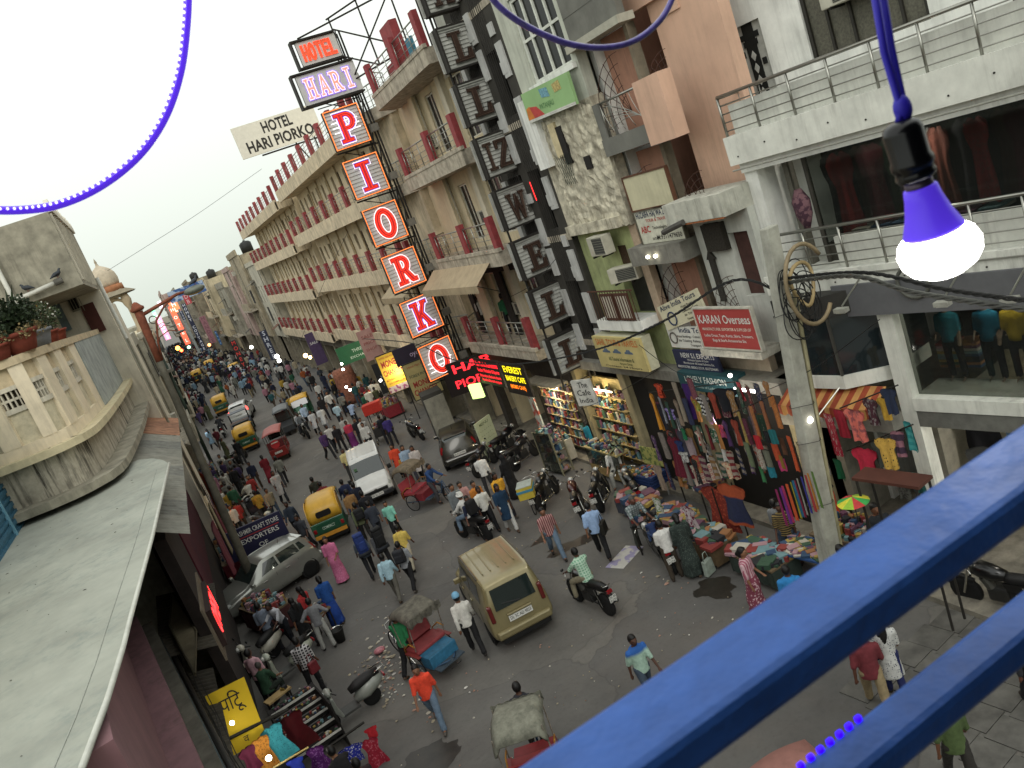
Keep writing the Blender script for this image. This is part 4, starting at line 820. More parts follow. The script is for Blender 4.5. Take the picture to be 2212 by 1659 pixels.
# roof truss beside the boards
for a, b_ in (((9.2, 34.2, 18.5), (12.3, 31, 18.5)), ((10.6, 34.2, 18.9), (12.6, 30.5, 18.9)), ((10.7, 34.2, 15.5), (10.7, 34.2, 18.9)), ((12.3, 31, 15.4), (12.3, 31, 19.5)), ((10.7, 34.2, 16.4), (12.3, 31, 16.4)), ((10.7, 34.2, 16.4), (12.3, 31, 18.5)), ((10.7, 34.2, 18.5), (12.3, 31, 16.4)), ((11.5, 32.6, 16.4), (11.5, 32.6, 19.2)), ((12.8, 30, 15.3), (12.8, 30, 20.5)), ((13.0, 29.5, 15.3), (13.0, 29.5, 20.5)), ((12.8, 30, 18.9), (14.5, 27, 18.9)), ((10.7, 34.2, 17.4), (11.5, 32.6, 16.4))): mbar(a, b_, .035, 'truss_bar')
for ch, k in zip(['A', 'L', 'L', 'IZ', 'W', 'E', 'L', 'L'], range(8)):
    z1 = 17.02-1.676*k
    nm = ('topmost unlit letter A box cut by the picture edge', 'unlit letter L box, second from the top of the dark column', 'unlit letter L box, third from the top of the dark column', 'unlit box with letters IZ in the dark column', 'unlit box with letter W in the dark column', 'unlit box with letter E in the dark column', 'unlit letter L box just below the E box', 'lowest unlit letter L box of the dark column')[k]
    letter_box(nm, ch, 10.46, 11.66, z1-1.3, z1, 24, False, 'unlit letter boxes of the dark column', 'D')
M2 = thing('sign_mast', 'black scaffold mast holding the unlit letter boxes', 'mast', (11.5, 24.2, 0))
for x in (-.95, .1, .3): B().cyl((x, .0, 3.4), (x, 0, 18), .035, n=6).done('mast_post', IRON, M2)
for k in range(18): 
    z = 3.5+.82*k; B().cyl((-1.0, .02, z), (.5, .1, z+(.3 if k % 2 else 0)), .022, n=5).done('strut', IRON, M2); B().cyl((.1, 0, z), (.3, 0, z+.8), .018, n=5).done('strut', IRON, M2)
    if k % 2: B().box((.05, -.1, z+.2), (.3, .3, .2)).done('transformer_box', M('55534c', .7), M2)
for k in range(9):
    r = random.Random(k); z = 4.2+1.5*k; B().path([(.2+.1*sin(6.3*s)*r.uniform(.5, 1.5), -.2, z+.35*cos(6.3*s)*r.uniform(.6, 1)) for s in [i/10 for i in range(11)]], .01, 4).done('cable_loop', M('141311'), M2)
# hotel roof hoarding
p0, p1, p2 = QY((500, 285), 58), QY((655, 236), 58), QY((517, 341), 58)
RW = M('d8d4c6', .7, 0, .06); RBK = M('26241f', .6)
rs = sign('roof_hoarding', 'large cream rooftop hoarding reading HOTEL HARI PIORKO above the hotel wing', ((p0.x+p1.x)/2+.35, 58, (p0.z+p2.z)/2), pi, abs(p1.x-p0.x)+.7, abs(p0.z-p2.z)*1.22, RW, [('HOTEL', .1, .47, 1.0, RBK, 2.1, .03), ('HARI PIORKO', .0, -.5, 1.0, RBK, 4.7, .03)], .15)
for k in range(3): B().cyl((-2.2+.7*k, -.1, -.9), (-2.2+.25*k, -.1, -3.2), .05, n=6).done('leg', IRON, rs)
B().path([(-2.4, -.1, -1.15), (1.6, -.1, -1.15)], .06, 6).done('beam', IRON, rs)
# boards on the near right facade (plane x about 11.45, local x+ = towards far end)
WT = M('cfcfc8', .7, 0, .04); BKT = M('22211f', .7, 0, 0); NAV = M('1b2a4a', .7, 0, 0); RDT = M('a8322c', .7, 0, 0)
def fsign(name, label, u0, u1, z0, z1, x, bg, lines, frame=None, tilt=0, rz=None): return sign(name, label, (x, (u0+u1)/2, (z0+z1)/2), FR if rz is None else rz, u1-u0, z1-z0, bg, lines, .08, frame, tilt=tilt)
# note: on this facade the reader's left is the far end (+y)
fsign('tour_sign', 'cream board for a haj and ziyarat tour office with phone number, under a blank panel', 16.35, 18.2, 7.76, 8.6, 11.42, M('c9c8b6', .7), [('HUZAIFA HAJ WA ZIYARAT', 0, .32, .22, NAV, 1.75, .015), ('TOUR & TRAVELS', -.0, .16, .11, RDT, 1.0), ('ABC', -.62, -.06, .24, RDT, .42, .02), ('Technologica Pvt. Ltd', .2, -.04, .11, BKT, 1.0), ('M:9311479650', .3, -.3, .17, BKT, 1.05, .012), ('IATA', -.32, -.32, .1, BKT, .22)], M('5a5648'))
tp = fsign('notice_board', 'faded blank cream panel above the haj tour board', 16.35, 18.2, 8.66, 9.5, 11.42, M('c4bfa0', .8, 0, .1, 2, 0, .3), [], M('5a3a28'))
def ring(t, x, z, r_, mt, a0=40, a1=400): B().path([(-(x+r_*cos(radians(a0+(a1-a0)*i/14))), .012, z+r_*sin(radians(a0+(a1-a0)*i/14))) for i in range(15)], .02, 5).done('logo', mt, t)
t = fsign('tour_sign', 'slanted cream Alive India Tours board with bird logo', 16.35, 18.3, 5.62, 6.3, 11.3, M('c8c3a6', .7, 0, .05), [('Alive India Tours', 0, .24, .2, NAV, 1.75, .012), ('Hotel Bookings', .42, .08, .09, BKT, .7), ('Customized Tours', .42, -.04, .09, BKT, .75), ('Air Ticketing', .38, -.15, .09, BKT, .6), ('Transport', .35, -.27, .09, BKT, .45)], None)
t.rotation_euler = (0, radians(14), FR); ring(t, -.5, -.1, .18, NAV)
t = fsign('tour_sign', 'white India Tours board squeezed below the slanted cream one', 16.4, 18.3, 4.9, 5.5, 11.34, M('c9c9c0', .7, 0, .05), [('India Tours', .2, .2, .2, NAV, 1.2, .012), ('Hotel Bookings - Customized Tours', .15, .03, .1, BKT, 1.4), ('Air Ticketing  Railway Ticketing', .15, -.09, .1, BKT, 1.35), ('Transport', .15, -.21, .1, BKT, .45)]); ring(t, -.72, -.02, .15, M('55504a'))
fsign('export_sign', 'dark navy NEW S.I. EXPORTS board with phone numbers and red foot strip', 16.45, 18.3, 4.3, 4.84, 11.3, M('262b45', .6, 0, .05), [('NEW S.I. EXPORTS', .12, .13, .2, WT, 1.4, .01), ('Wholesaler Exporter & Dealer', .1, .01, .08, WT, .9), ('Manufacturer All kinds Pashmina Etc.', .1, -.08, .09, WT, 1.3), ('8800935780, 8826213319, 8527234681', 0, -.2, .1, WT, 1.7, .012)])
KR = M('a4403c', .65, 0, .05)
fsign('export_sign', 'red KARAN Overseas board on the white ledge behind the concrete pole', 14.3, 16.35, 5.14, 6.12, 11.0, KR, [('KARAN Overseas', .0, .22, .3, WT, 1.85, .012), ('MANUFACTURER, EXPORTER & SUPPLIER OF', 0, -.02, .1, M('d8d0c0'), 1.75), ('Ladies Dress, Tops, Kurtis, Skirts, Trousers,', 0, -.18, .1, WT, 1.75), ('Bags & Scarfs Accessories Etc', 0, -.3, .1, WT, 1.2)], M('b9b6a8'))
ls = sign('shop_sign', 'teal LOVELY FASHION board over the hanging clothes', (11.1, 16.95, 4.05), FR, 2.3, .5, M('1f4348', .6, 0, .08), [('LOVELY FASHION', 0, .08, .25, M('b9c0b8'), 1.7, .01), ('Spl in: All Kinds of Ladies Garments', 0, -.12, .1, M('8fa09c'), 1.9)], .4)
t = fsign('tour_sign', 'faded yellow SAHIL TOUR and TRAVELS box sign with painted cars', 19.1, 21.75, 4.3, 5.3, 10.9, M('c1b277', .7, 0, .12, 2), [('SAHIL TOUR & TRAVELS', 0, .32, .28, M('c4642c', .7), 2.3, .01), ('All Tourist Information &', 0, -.2, .17, M('4a5a3a', .7), 1.4, .01), ('Airport Drop', .2, -.33, .1, M('4a5a3a', .7), .7), ('Contact: 24 Hours', 0, -.43, .09, M('4a4a3a', .7), 2.0)])
bx('box_side', M('b5b39a', .7), t, -1.32, 1.32, -.38, -.081, -.5, .5)
for q in (-.7, -.1, .55): B().prism([(-q-.22, .0), (-q-.2, .06), (-q-.12, .07), (-q-.06, .13), (-q+.08, .13), (-q+.14, .07), (-q+.22, .05), (-q+.22, 0)], .0, .008, 'Y').done('painted_car', M('5b6a7a', .6), t)
gb = QX(Z(2, 0, 355, 830), 11.3)
t = fsign('green_banner', 'pale green printed banner with a red garment patch under the big upper window', 18.8, 21.55, 11.68, 12.5, 11.2, M('8fb37a', .7, 0, .08, 1), [('PATANJALI', -.1, -.12, .2, M('4f7a4a', .7), .8), ('- - - - - - - - - -', .2, -.36, .1, M('c9c9b8'), 2.0)])
t.rotation_euler = (0, radians(-2), FR)
bx('white_strip', M('c9c9c0', .7), t, -1.37, 1.37, .002, .006, -.41, -.33)
B().prism([(.95, -.33), (1.35, -.33), (1.3, -.02), (1.1, .02)], .004, .009, 'Y').done('orange_patch', M('c8762f', .7), t); B().prism([(.35, -.33), (.95, -.33), (1.1, 0), (.7, -.05)], .004, .01, 'Y').done('red_patch', M('b5403a', .7), t)
B().prism([(-.2, .05), (.25, .1), (.3, .33), (-.15, .3)], .004, .009, 'Y').done('picture_patch', M('6f9fae', .7, 0, .4, 20), t); B().prism([(-.5, .08), (-.9, .1), (-.85, .34), (-.45, .3)], .004, .009, 'Y').done('picture_patch', M('b9a86a', .7, 0, .4, 20), t)
# hotel ground-floor boards
LEDR = M((1, .02, .03), emit=1.6); LEDY = M((1, .8, .01), emit=1.1); LEDO = M((1, .22, .01), emit=1.3)
fsign('led_board', 'black board with glowing red lines reading Hari Piorko International', 28.6, 31.2, 3.25, 4.35, 10.2, M('120c0b', .5), [('Hari Piorko International', 0, .33, .3, LEDR, 2.3, .012), ('Retailer, Wholesaler & Exporter', 0, .06, .22, LEDR, 2.3, .012), ('Embroidery Kashmiri shawls', 0, -.18, .17, LEDR, 2.2), ('Handicrafts and carpets', 0, -.36, .17, LEDR, 2.0)])
fsign('led_board', 'black board with glowing yellow EVEREST BAKERY CAFE lines', 26.2, 28.4, 3.1, 4.35, 10.18, M('120c0b', .5), [('EVEREST', 0, .36, .36, LEDY, 1.7, .02), ('BAKERY CAFE', 0, .0, .3, LEDY, 1.75, .02), ('(MOMO CAVE)', 0, -.32, .22, LEDO, 1.4, .015)])
sign('led_board', 'dark board with big slanted glowing red letters behind the lowest neon box', (10.7, 33.4, 3.3), pi-.5, 2.6, 1.5, M('170d0c', .5), [('HARI', .2, .4, .55, LEDR, 2.0, .02), ('PIORKO', .2, -.3, .5, LEDR, 2.2, .02)])
gl = sign('hanging_light', 'small glowing green and white box light hanging at the hotel entrance', (9.9, 31.5, 2.95), FR+.5, .6, .62, M((.7, 1, .3), emit=1.2), [], .14, cat='lamp')
mcy = M('c9a634', .65, 0, .08, 2); mcr = M('8e2a24', .7, 0, 0)
def stand(t, hgt, w): 
    for s in (-1, 1): B().cyl((s*w*.3, -.05, -hgt), (s*w*.3, -.05, 0), .03, n=6).done('leg', IRON, t)
t = sign('money_sign', 'yellow MONEY CHANGER upright sign with red letters on the pavement', (9.7, 43.5, 3.05), pi-.3, 1.25, 2.2, mcy, [('HOTEL HARI PIORKO', 0, .92, .14, mcr, 1.0), ('MONEY', 0, .55, .5, mcr, 1.0, .03), ('CHANGER', 0, .05, .45, mcr, 1.12, .03), ('BEST RATE IN TOWN', 0, -.35, .15, mcr, 1.05), ('NO COMMISSION', 0, -.55, .13, mcr, .9)], .15, IRON); stand(t, 3.0, 1.2)
bx('notice_strip', M('b9a9a0', .7, pat='blotch', pc='8a4a6a', ps=6), t, -.6, .6, .0, .01, -1.08, -.72)
t = sign('money_sign', 'shabby cream FOREX PVT LTD MONEY CHANGER board beside the grey booth', (10.0, 39.2, 2.9), pi-.3, 1.5, 1.9, M('a39562', .75, 0, .12, 3), [('Hotel Hari Piorko', 0, .75, .16, mcr, 1.1), ('FOREX PVT LTD', 0, .25, .22, M('3a4a3a'), 1.2, .01), ('MONEY', -.05, -.2, .42, mcr, 1.05, .03), ('CHANGER', -.05, -.62, .42, mcr, 1.25, .03)], .12, IRON); stand(t, 2.8, 1.4)
sign('round_sign', 'dark violet hanging sign with a small white round logo near the neon column', (10.2, 40.5, 4.1), pi-.3, 1.7, .9, M('241c2e', .6, 0, .1), [('oyo', .2, -.05, .4, M('a99ab5'), .5)], .12)
sign('bank_sign', 'green and white shop sign hung from the hotel wing', (10.0, 53, 3.7), pi-.35, 2.4, 1.2, M('1f5a3a', .6, 0, .08), [('THREADS', .4, .1, .3, M('b9cfc0'), 1.2), ('EXCHANGE', .3, -.3, .22, M('b9cfc0'), 1.5)], .15)
sign('city_sign', 'black chalk style sign CITY leaning on the pavement shops', (10.3, 47.5, 2.3), pi-.3, 1.6, 1.9, M('1a1b1c', .7), [('CITY', 0, .5, .4, M('8a8f95'), .9), ('MARKET', 0, .05, .3, M('8a8f95'), 1.1), ('FULL DAY', 0, -.4, .3, M('8a8f95'), 1.1)], .1)
sign('pink_sign', 'faded pink narrow vertical sign under the hotel slab', (10.2, 48.8, 4.3), pi-.25, 1.1, 1.9, M('a8837a', .75, 0, .12, 2), [('SALE', 0, .5, .3, M('8a4a44'), .7), ('PRICE', 0, .1, .25, M('8a4a44'), .7), ('SHOP', 0, -.3, .25, M('8a4a44'), .7)], .1)
CL = M('c9b98e', .7, 0, .1)
sign('cafe_sign', 'white narrow sign reading The Cafe by the bright counters', (10.7, 23.2, 3.35), FR+.4, .8, .9, M('c9c9c0', .7), [('The', .05, .27, .28, BKT, .4, .01), ('Cafe', 0, .0, .28, BKT, .55, .01), ('India', 0, -.27, .25, BKT, .55, .01)], .08)
sign('menu_sign', 'tall pale green menu board standing behind the grey hatchback', (9.75, 31.6, .85), pi+.5, 1.05, 1.75, M('aeb595', .7, 0, .08), [('MENU', .0, .7, .18, M('4a5a3a'), .6)]+[('- - - - - -', 0, .45-.2*k, .13, M('4a5a4a'), .75) for k in range(6)], .08)
sign('dark_booth_sign', 'purple narrow banner standing among the far right shops', (10.1, 69, 3.2), pi, 1.0, 2.8, M('4a3a58', .7), [('SALE', 0, .5, .3, WT, .7)], .1)
# far vertical boards over the street
FS = [((398, 650), (425, 640), 150, 10.3, 'navy vertical board with white stacked letters in the far street', '1d2338', 'HOTEL CITY PLAZA', 1.6, 5.0, False)]
def vboard(label, x, y, z0, z1, w, colr, word, tcol, emit=0, rz=pi):
    t = sign('vertical_board', label, (x, y, (z0+z1)/2), rz, w, z1-z0, M(colr, .6, 0, .05, emit=emit), [], .3)
    n = len(word); s = min(w*.75, (z1-z0)/n*.85)
    for i, ch in enumerate(word): lettering(ch, M(tcol, .6, 0, 0, emit=1. if emit else 0), t, 0, (z1-z0)/2-(z1-z0)*(i+.5)/n, s*1.25, .01, None, .02)
    return t
def vb2(label, a, b_, Y, colr, word, tcol, emit=0):
    p, q = QY(a, Y), QY(b_, Y); return vboard(label, (p.x+q.x)/2, Y, q.z, p.z, abs(q.x-p.x)+.2, colr, word, tcol, emit)
vb2('navy vertical board with white stacked letters down the far street', (398, 655), (440, 758), 118, '20263c', 'HOMEY COTTAGE', 'c9cdd6')
vb2('grey vertical board left of the navy one down the far street', (385, 668), (432, 762), 130, '8c9390', 'HOTEL', '5a605e')
vb2('glowing red vertical board in the far street', (372, 660), (403, 745), 150, (1, .12, .06), 'HOTEL', (1, .7, .6), 1.1)
vb2('glowing orange red box board high in the far street', (365, 655), (390, 672), 150, (1, .2, .08), 'HL', (1, .8, .7), 1.2)
vb2('pink and green lit vertical strip at the street end', (344, 680), (360, 735), 170, (1, .35, .55), 'SHOPS', (.6, 1, .8), 1.1)
vb2('green lit box at the left end of the far signs', (328, 672), (340, 684), 170, (.3, 1, .5), 'M', (1, 1, 1), 1.0)
vb2('white magenta lit box beside the lamp arm in the far street', (340, 652), (352, 664), 165, (1, .8, 1), 'N', (1, .2, .8), 1.3)
vb2('crimson hoarding at the top of the far sign stack', (395, 638), (414, 655), 125, 'a5343c', 'DB', 'c9a0a0')
vb2('small navy board with white letters beside the red boards', (388, 672), (401, 690), 124, '27314a', 'CITY', 'c9cdd6')
vb2('black MONEY board with red letters on the far right shops', (498, 737), (532, 792), 76, '1c1a18', 'MONEY', 'c03a34')
vb2('navy board with stacked pale letters beside the hotel wing', (571, 713), (590, 778), 66, '23293d', 'SHREE', 'b5bcc9')
vb2('blue small vertical board on the pinkish house', (465, 715), (478, 745), 98, '28507a', 'BLUE', '8fb0d0')
vb2('mauve vertical board on the far pinkish house', (440, 682), (458, 742), 104, '8a5f66', 'HANDLE', '6a444c')
hz = sign('roof_hoarding', 'blue picture hoarding on a far rooftop behind the lamp', V3(QY((404, 630), 128)), pi, 5.2, 1.7, M('3a5a8c', .7, pat='blotch', pc='9fb0c4', ps=.9), [], .2)
# glowing lights down the street
lamps = [((384, 752), 150, .5, (1, .35, .05), 8, 'orange'), ((392, 757), 148, .35, (1, .1, .03), 8, 'red'), ((408, 750), 135, .3, (.4, 1, .5), 6, 'green'), ((452, 745), 120, .28, (1, .3, .1), 5, 'orange red'), ((598, 770), 62, .22, (1, .98, .9), 14, 'white'), ((603, 779), 61, .18, (1, .98, .9), 14, 'second white'), ((543, 750), 75, .2, (1, .98, .9), 10, 'third white')]
for p, Y, r_, c_, e_, nm in lamps:
    q = QY(p, Y); tag(B().sph(V3(Vector((0, 0, 0))), r_*.75, 10, 8).done('shop_bulb', M(c_, emit=e_), loc=q), f'glowing {nm} light among the far shop fronts', 'lamp', 'lights of the far shops')
# ================================================================ FOREGROUND: railing, bulb, rope lights
PB = M('3560ac', .46, 0, .2, 14, .3, .6, spec=.3, scol='1a2c55')
RL = thing('blue_railing', 'blue painted balcony railing with two bars right in front of the viewer', 'railing', (.6, .37, 9.4))
def rbar(name, y0, y1, z0, z1):
    return B().bb(-2.2, 2.6, y0-.37, y1-.37, z0-9.4, z1-9.4).done(name, PB, RL, bevel=.006)
rbar('top_bar', .349, .407, 10.174, 10.2); rbar('lower_bar', .371, .406, 10.055, 10.078)
for x in (-1.9, 2.3): B().bb(x, x+.03, -.02, .01, 0, .66).done('post', PB, RL)
RL.rotation_euler = (0, 0, radians(.8))
BLE = M((.03, .0, 1), emit=1.3)
l0, l1 = GP((1738, 1662), 10.078), GP((1862, 1560), 10.078); ds = thing('led_strip', 'blue led dots running along the lower railing bar', 'lamp', V3(l0))
for k in range(7): B().box((l1-l0)*(k/6)+Vector((0, .003, .001)), (.0042, .003, .004)).done('led', BLE, ds)
# hanging bulb
bp = [QY(p, .52) for p in ((1890, -60), (1918, 110), (1950, 235), (1945, 262))]
bc = QY((1945, 270), .52); bd = (QY((2045, 590), .52)-bc); bd.normalize()
BU = thing('hanging_bulb', 'lit white bulb with blue collar in a black holder on a blue cord', 'lamp', V3(bc))
def rotz_to(d): return d.to_track_quat('Z', 'Y').to_matrix().to_4x4()
bm_ = rotz_to(bd); L_ = (QY((2045, 590), .52)-bc).length; k_ = L_/.125
def lat(prof, name, mat, n=28): return B(bm_).lathe([(r*k_, z*k_) for r, z in prof], n).done(name, mat, BU, True)
lat([(.008, -.003), (.013, 0), (.0148, .005), (.0145, .026), (.016, .029), (.016, .033), (.0142, .035), (.0142, .038), (.0152, .04), (.014, .043), (.011, .045)], 'socket', M('07070a', .25, 0, .1))
lat([(.0105, .043), (.0105, .055)], 'cap', M('5a5060', .35, .6)); lat([(.0108, .05), (.0125, .0515), (.0138, .06), (.0172, .073), (.0222, .086), (.0228, .0885)], 'collar', M((.1, .04, .8), .35, emit=.3))
lat([(.0228, .0885), (.0285, .094), (.0312, .102), (.0298, .111), (.0245, .1185), (.0145, .1245), (0, .127)], 'globe', M((1, .98, .93), emit=9))
for s in (-1, 1):
    B().path([V3(p-bc+Vector((s*.0045*(1 if i < 2 else .5), 0, 0))) for i, p in enumerate(bp)], .0028*k_, 8).done('cord', M((.03, .02, .5), .5), BU, True)
B().sph(V3(bp[2]-bc), .007*k_, 10, 8, (1, 1, 1.6)).done('knot', M((.03, .02, .5), .5), BU, True)
# rope lights
def smooth(ps, n=8):
    ps = [Vector(p) for p in ps]; o = []
    for i in range(len(ps)-1):
        p0, p1, p2, p3 = ps[max(i-1, 0)], ps[i], ps[i+1], ps[min(i+2, len(ps)-1)]
        for k in range(n):
            f = k/n; o.append(.5*((2*p1)+(p2-p0)*f+(2*p0-5*p1+4*p2-p3)*f*f+(3*p1-p0-3*p2+p3)*f**3))
    return o+[ps[-1]]
rp = smooth([QY(p, 1.6) for p in ((-60, 452), (40, 454), (130, 441), (220, 400), (300, 335), (355, 255), (388, 160), (402, 60), (406, -40), (404, -140))], 7); c0 = rp[0].copy()
RO = thing('rope_light', 'blue led rope light looping across the white sky', 'lamp', V3(c0))
B().path([p-c0 for p in rp], .0074, 10).done('tube', M((.1, .03, .8), .25, emit=.5, coat=.3), RO, True)
for k in range(0, len(rp)-1):
    for f in (0, .5):
        p = rp[k].lerp(rp[k+1], f)-c0+Vector((-.004, -.005, .003)); B().sph(V3(p), .0032, 6, 5).done('led', M((.8, .75, 1), emit=1.2), RO) if f == 0 else 0
tp_ = smooth([QY(p, 1.3) for p in ((1040, -60), (1066, 0), (1130, 52), (1220, 92), (1300, 103), (1370, 88), (1425, 45), (1455, -10), (1470, -70))], 6); c1 = tp_[0].copy()
TB = thing('rope_light', 'unlit violet rope tube sagging across the upper facades', 'cord', V3(c1)); B().path([p-c1 for p in tp_], .0056, 10).done('tube', M('5a4f9e', .3, 0, .3, 60, coat=.6), TB, True)

# ---------------------------------------------------------------- poles
CPOLE = thing('concrete_pole', 'tapered concrete power pole with coiled black cables in front of the white building', 'pole', (9.95, 12.85, 0))
PCM = M('a6a69a', .9, 0, .2, 3, .3, .4); top = Vector((.46, -.55, 8.0))
def pp(t): return top*t
b = B(); vs = []
for t, w_ in ((0, .2), (1, .14)):
    c = pp(t); vs += [(c.x-w_, c.y-w_*.8, c.z), (c.x+w_, c.y-w_*.8, c.z), (c.x+w_, c.y+w_*.8, c.z), (c.x-w_, c.y+w_*.8, c.z)]
b.add(vs, [(0, 1, 5, 4), (1, 2, 6, 5), (2, 3, 7, 6), (3, 0, 4, 7), (4, 5, 6, 7), (3, 2, 1, 0)]); b.done('shaft', PCM, CPOLE, bevel=.02)
B().path([pp(t)+Vector((.24, -.1, 0)) for t in [i/12 for i in range(11)]], .045, 8).done('conduit', M('9a9474', .7), CPOLE, True)
WIRE = M('191a19', .7, 0, .1); 
for z, rr_ in ((2.2, .26), (3.6, .24), (4.4, .24), (6.3, .22)): 
    c = pp(z/8); B().path([(c.x+rr_*cos(a), c.y+rr_*sin(a), z+.03*sin(2*a)) for a in [i*pi/7 for i in range(14)]], .008, 4, True).done('binding_wire', M('3a3a36'), CPOLE)
for k in range(11):
    r = random.Random(k*7); c = pp(.88)+Vector((r.uniform(-.1, .35), -.28, r.uniform(-.9, -.1))); R1 = r.uniform(.28, .62)
    pts = [(c.x+R1*.62*cos(a)+.1*sin(2*a+k), c.y+.06*sin(a*2+k), c.z+R1*sin(a)) for a in [i*pi/12 for i in range(24)]]
    B().path(pts, .011 if k else .04, 6, True).done('cable_coil', WIRE if k else M('a08c63', .6), CPOLE, True)
B().path([(pp(.9).x+.52*cos(a)+.28, -.9+.0*a, 6.75+.78*sin(a)) for a in [i*pi/14+.6 for i in range(23)]], .042, 7).done('hose_coil', M('85765a', .6, 0, .2), CPOLE, True)
def cable(label, pts, r_, tw=0, name='cable', mat=WIRE, n=10):
    ps = smooth(pts, n); o = Vector(ps[0]); t = thing(name, label, 'cable', V3(o))
    if tw:
        for s in range(tw):
            L2 = []; d = 0
            for i, p in enumerate(ps):
                d += (p-ps[i-1]).length if i else 0; a = d*9+s*2*pi/tw; L2.append(p-o+Vector((0, .9*r_*cos(a), .9*r_*sin(a))))
            B().path(L2, r_*.62, 5).done('strand', mat, t)
    else: B().path([p-o for p in ps], r_, 5).done('wire', mat, t, True)
    return t
pt = CPOLE.location+pp(.86)
cable('thick twisted black cable bundle from the concrete pole towards the right edge', [pt, QX(Z(3, 1, 700, 720), 9.6), QX(Z(3, 1, 1250, 860), 9.0), QX(Z(3, 1, 2206, 1010), 8.2), QX((2330, 700), 7.6)], .03, 3, mat=M('4d4f4b', .5, .2, .2), n=26)
cable('second dark cable bundle from the pole, above the silver twisted one', [pt+Vector((0, 0, .1)), QX(Z(3, 1, 800, 690), 9.6), QX(Z(3, 1, 1500, 830), 9.0), QX(Z(3, 1, 2206, 930), 8.2), QX((2330, 660), 7.6)], .024, 3, n=26)
cable('twisted black service cable sagging from the pole across the letter boxes', [pt+Vector((0, 0, -.2)), QX(Z(2, 1, 1900, 760), 10.0), QX(Z(2, 1, 1300, 1110), 9.9), QX(Z(2, 1, 700, 1360), 9.7), QX(Z(2, 1, 0, 1480), 9.4), QX(Z(1, 1, 1700, 1440), 9.2), QX(Z(1, 1, 1350, 1300), 9.4), QX(Z(1, 1, 930, 1260), 9.9)], .022, 3, n=26)
cable('thin wire crossing the sky from hotel to left roof', [QY((565, 365), 60), QY((430, 460), 58), QY((320, 530), 57), QY((232, 585), 56)], .012)
cable('thin wire dropping past the hotel wing', [QY((752, 500), 40), QY((700, 610), 41), QY((640, 760), 43)], .01)
for k, (a, b_, lab) in enumerate([((1200, 560), (1105, 640), 'slack grey wire by the E box'), ((1520, 830), (1380, 745), 'slack wire in front of the tour boards'), ((1900, 690), (1640, 850), 'slack wire over the clothes stall'), ((1200, 900), (1420, 800), 'straight wire over the bright counters'), ((1650, 610), (1745, 640), 'short wire at the pole head')]):
    p, q = QX(a, 10.4), QX(b_, 10.4); cable(lab, [p, (p+q)/2+Vector((0, 0, -.15)), q], .009)
# ornate street lamp, left
lb0 = Vector((-1.02, 29, 0)); lt = Vector((-.5, 29, 10.75))
LM = thing('street_lamp', 'rusty ornate street lamp post with curved arm on the left', 'street lamp', V3(lb0)); RUST = M('7a4430', .8, 0, .3, 6, .2); LPG = M('5b584d', .75, .1, .25, 4, .15, .3)
d = lt-lb0
B().path([d*t for t in (0, .2, .4, .6, .8, .84)], [.16, .15, .14, .125, .115, .11], 12).done('shaft', LPG, LM, True)
B().path([d*t for t in (.84, .9, .97, 1)], [.115, .12, .14, .14], 12).done('head', RUST, LM, True); B().lathe([(.16, 0), (.22, .05), (.22, .11), (.16, .16), (.08, .28), (0, .32)], 14, V3(d)).done('finial', RUST, LM, True)
b0 = d*.985
B().path([b0, b0+Vector((.45, 0, .08)), b0+Vector((.9, 0, .16)), b0+Vector((1.3, .0, .24)), b0+Vector((1.6, 0, .22))], [.06, .06, .055, .05, .04], 8).done('arm', RUST, LM, True)
B().path([d*.84+Vector((.1, 0, 0)), d*.86+Vector((.2, 0, .35)), d*.9+Vector((.42, 0, .6)), b0+Vector((.75, 0, -.0)), b0+Vector((1.1, 0, .18))], .035, 7).done('arm_brace', RUST, LM, True)
B().path([b0+Vector((.3+.12*cos(a), 0, -.25+.12*sin(a))) for a in [i*.5 for i in range(11)]], .018, 5).done('scroll', M('33302b', .7), LM, True)
B(Matrix.Translation(b0+Vector((1.85, 0, .18)))).sph((0, 0, 0), .36, 14, 8, (1, .6, .38)).done('lamp_head', M('6d7268', .5, .2, .15), LM, True)
B(Matrix.Translation(b0+Vector((1.85, 0, .12)))).sph((0, 0, 0), .3, 12, 6, (1, .55, .3)).done('lamp_glass', M('b59a62', .3), LM, True)
for k, (Y, x) in enumerate(((58, -1.0), (84, -1.1), (110, -1.2))):
    t = thing('street_lamp', f"{('second','third','fourth')[k]} ornate street lamp along the left kerb, counting from the viewer", 'street lamp', (x, Y, 0), 0, 'ornate street lamps')
    B().path([(0, 0, 0), (.1, 0, 8.5)], [.12, .09], 8).done('shaft', M('3b4a40', .7), t, True); B().path([(.1, 0, 8.4), (.5, 0, 9.0), (1.2, 0, 9.2), (1.7, 0, 8.9)], .04, 6).done('arm', RUST, t, True); B().sph((1.8, 0, 8.85), .25, 10, 6, (1.3, .7, .4)).done('lamp_head', M('5d6058', .5), t, True)
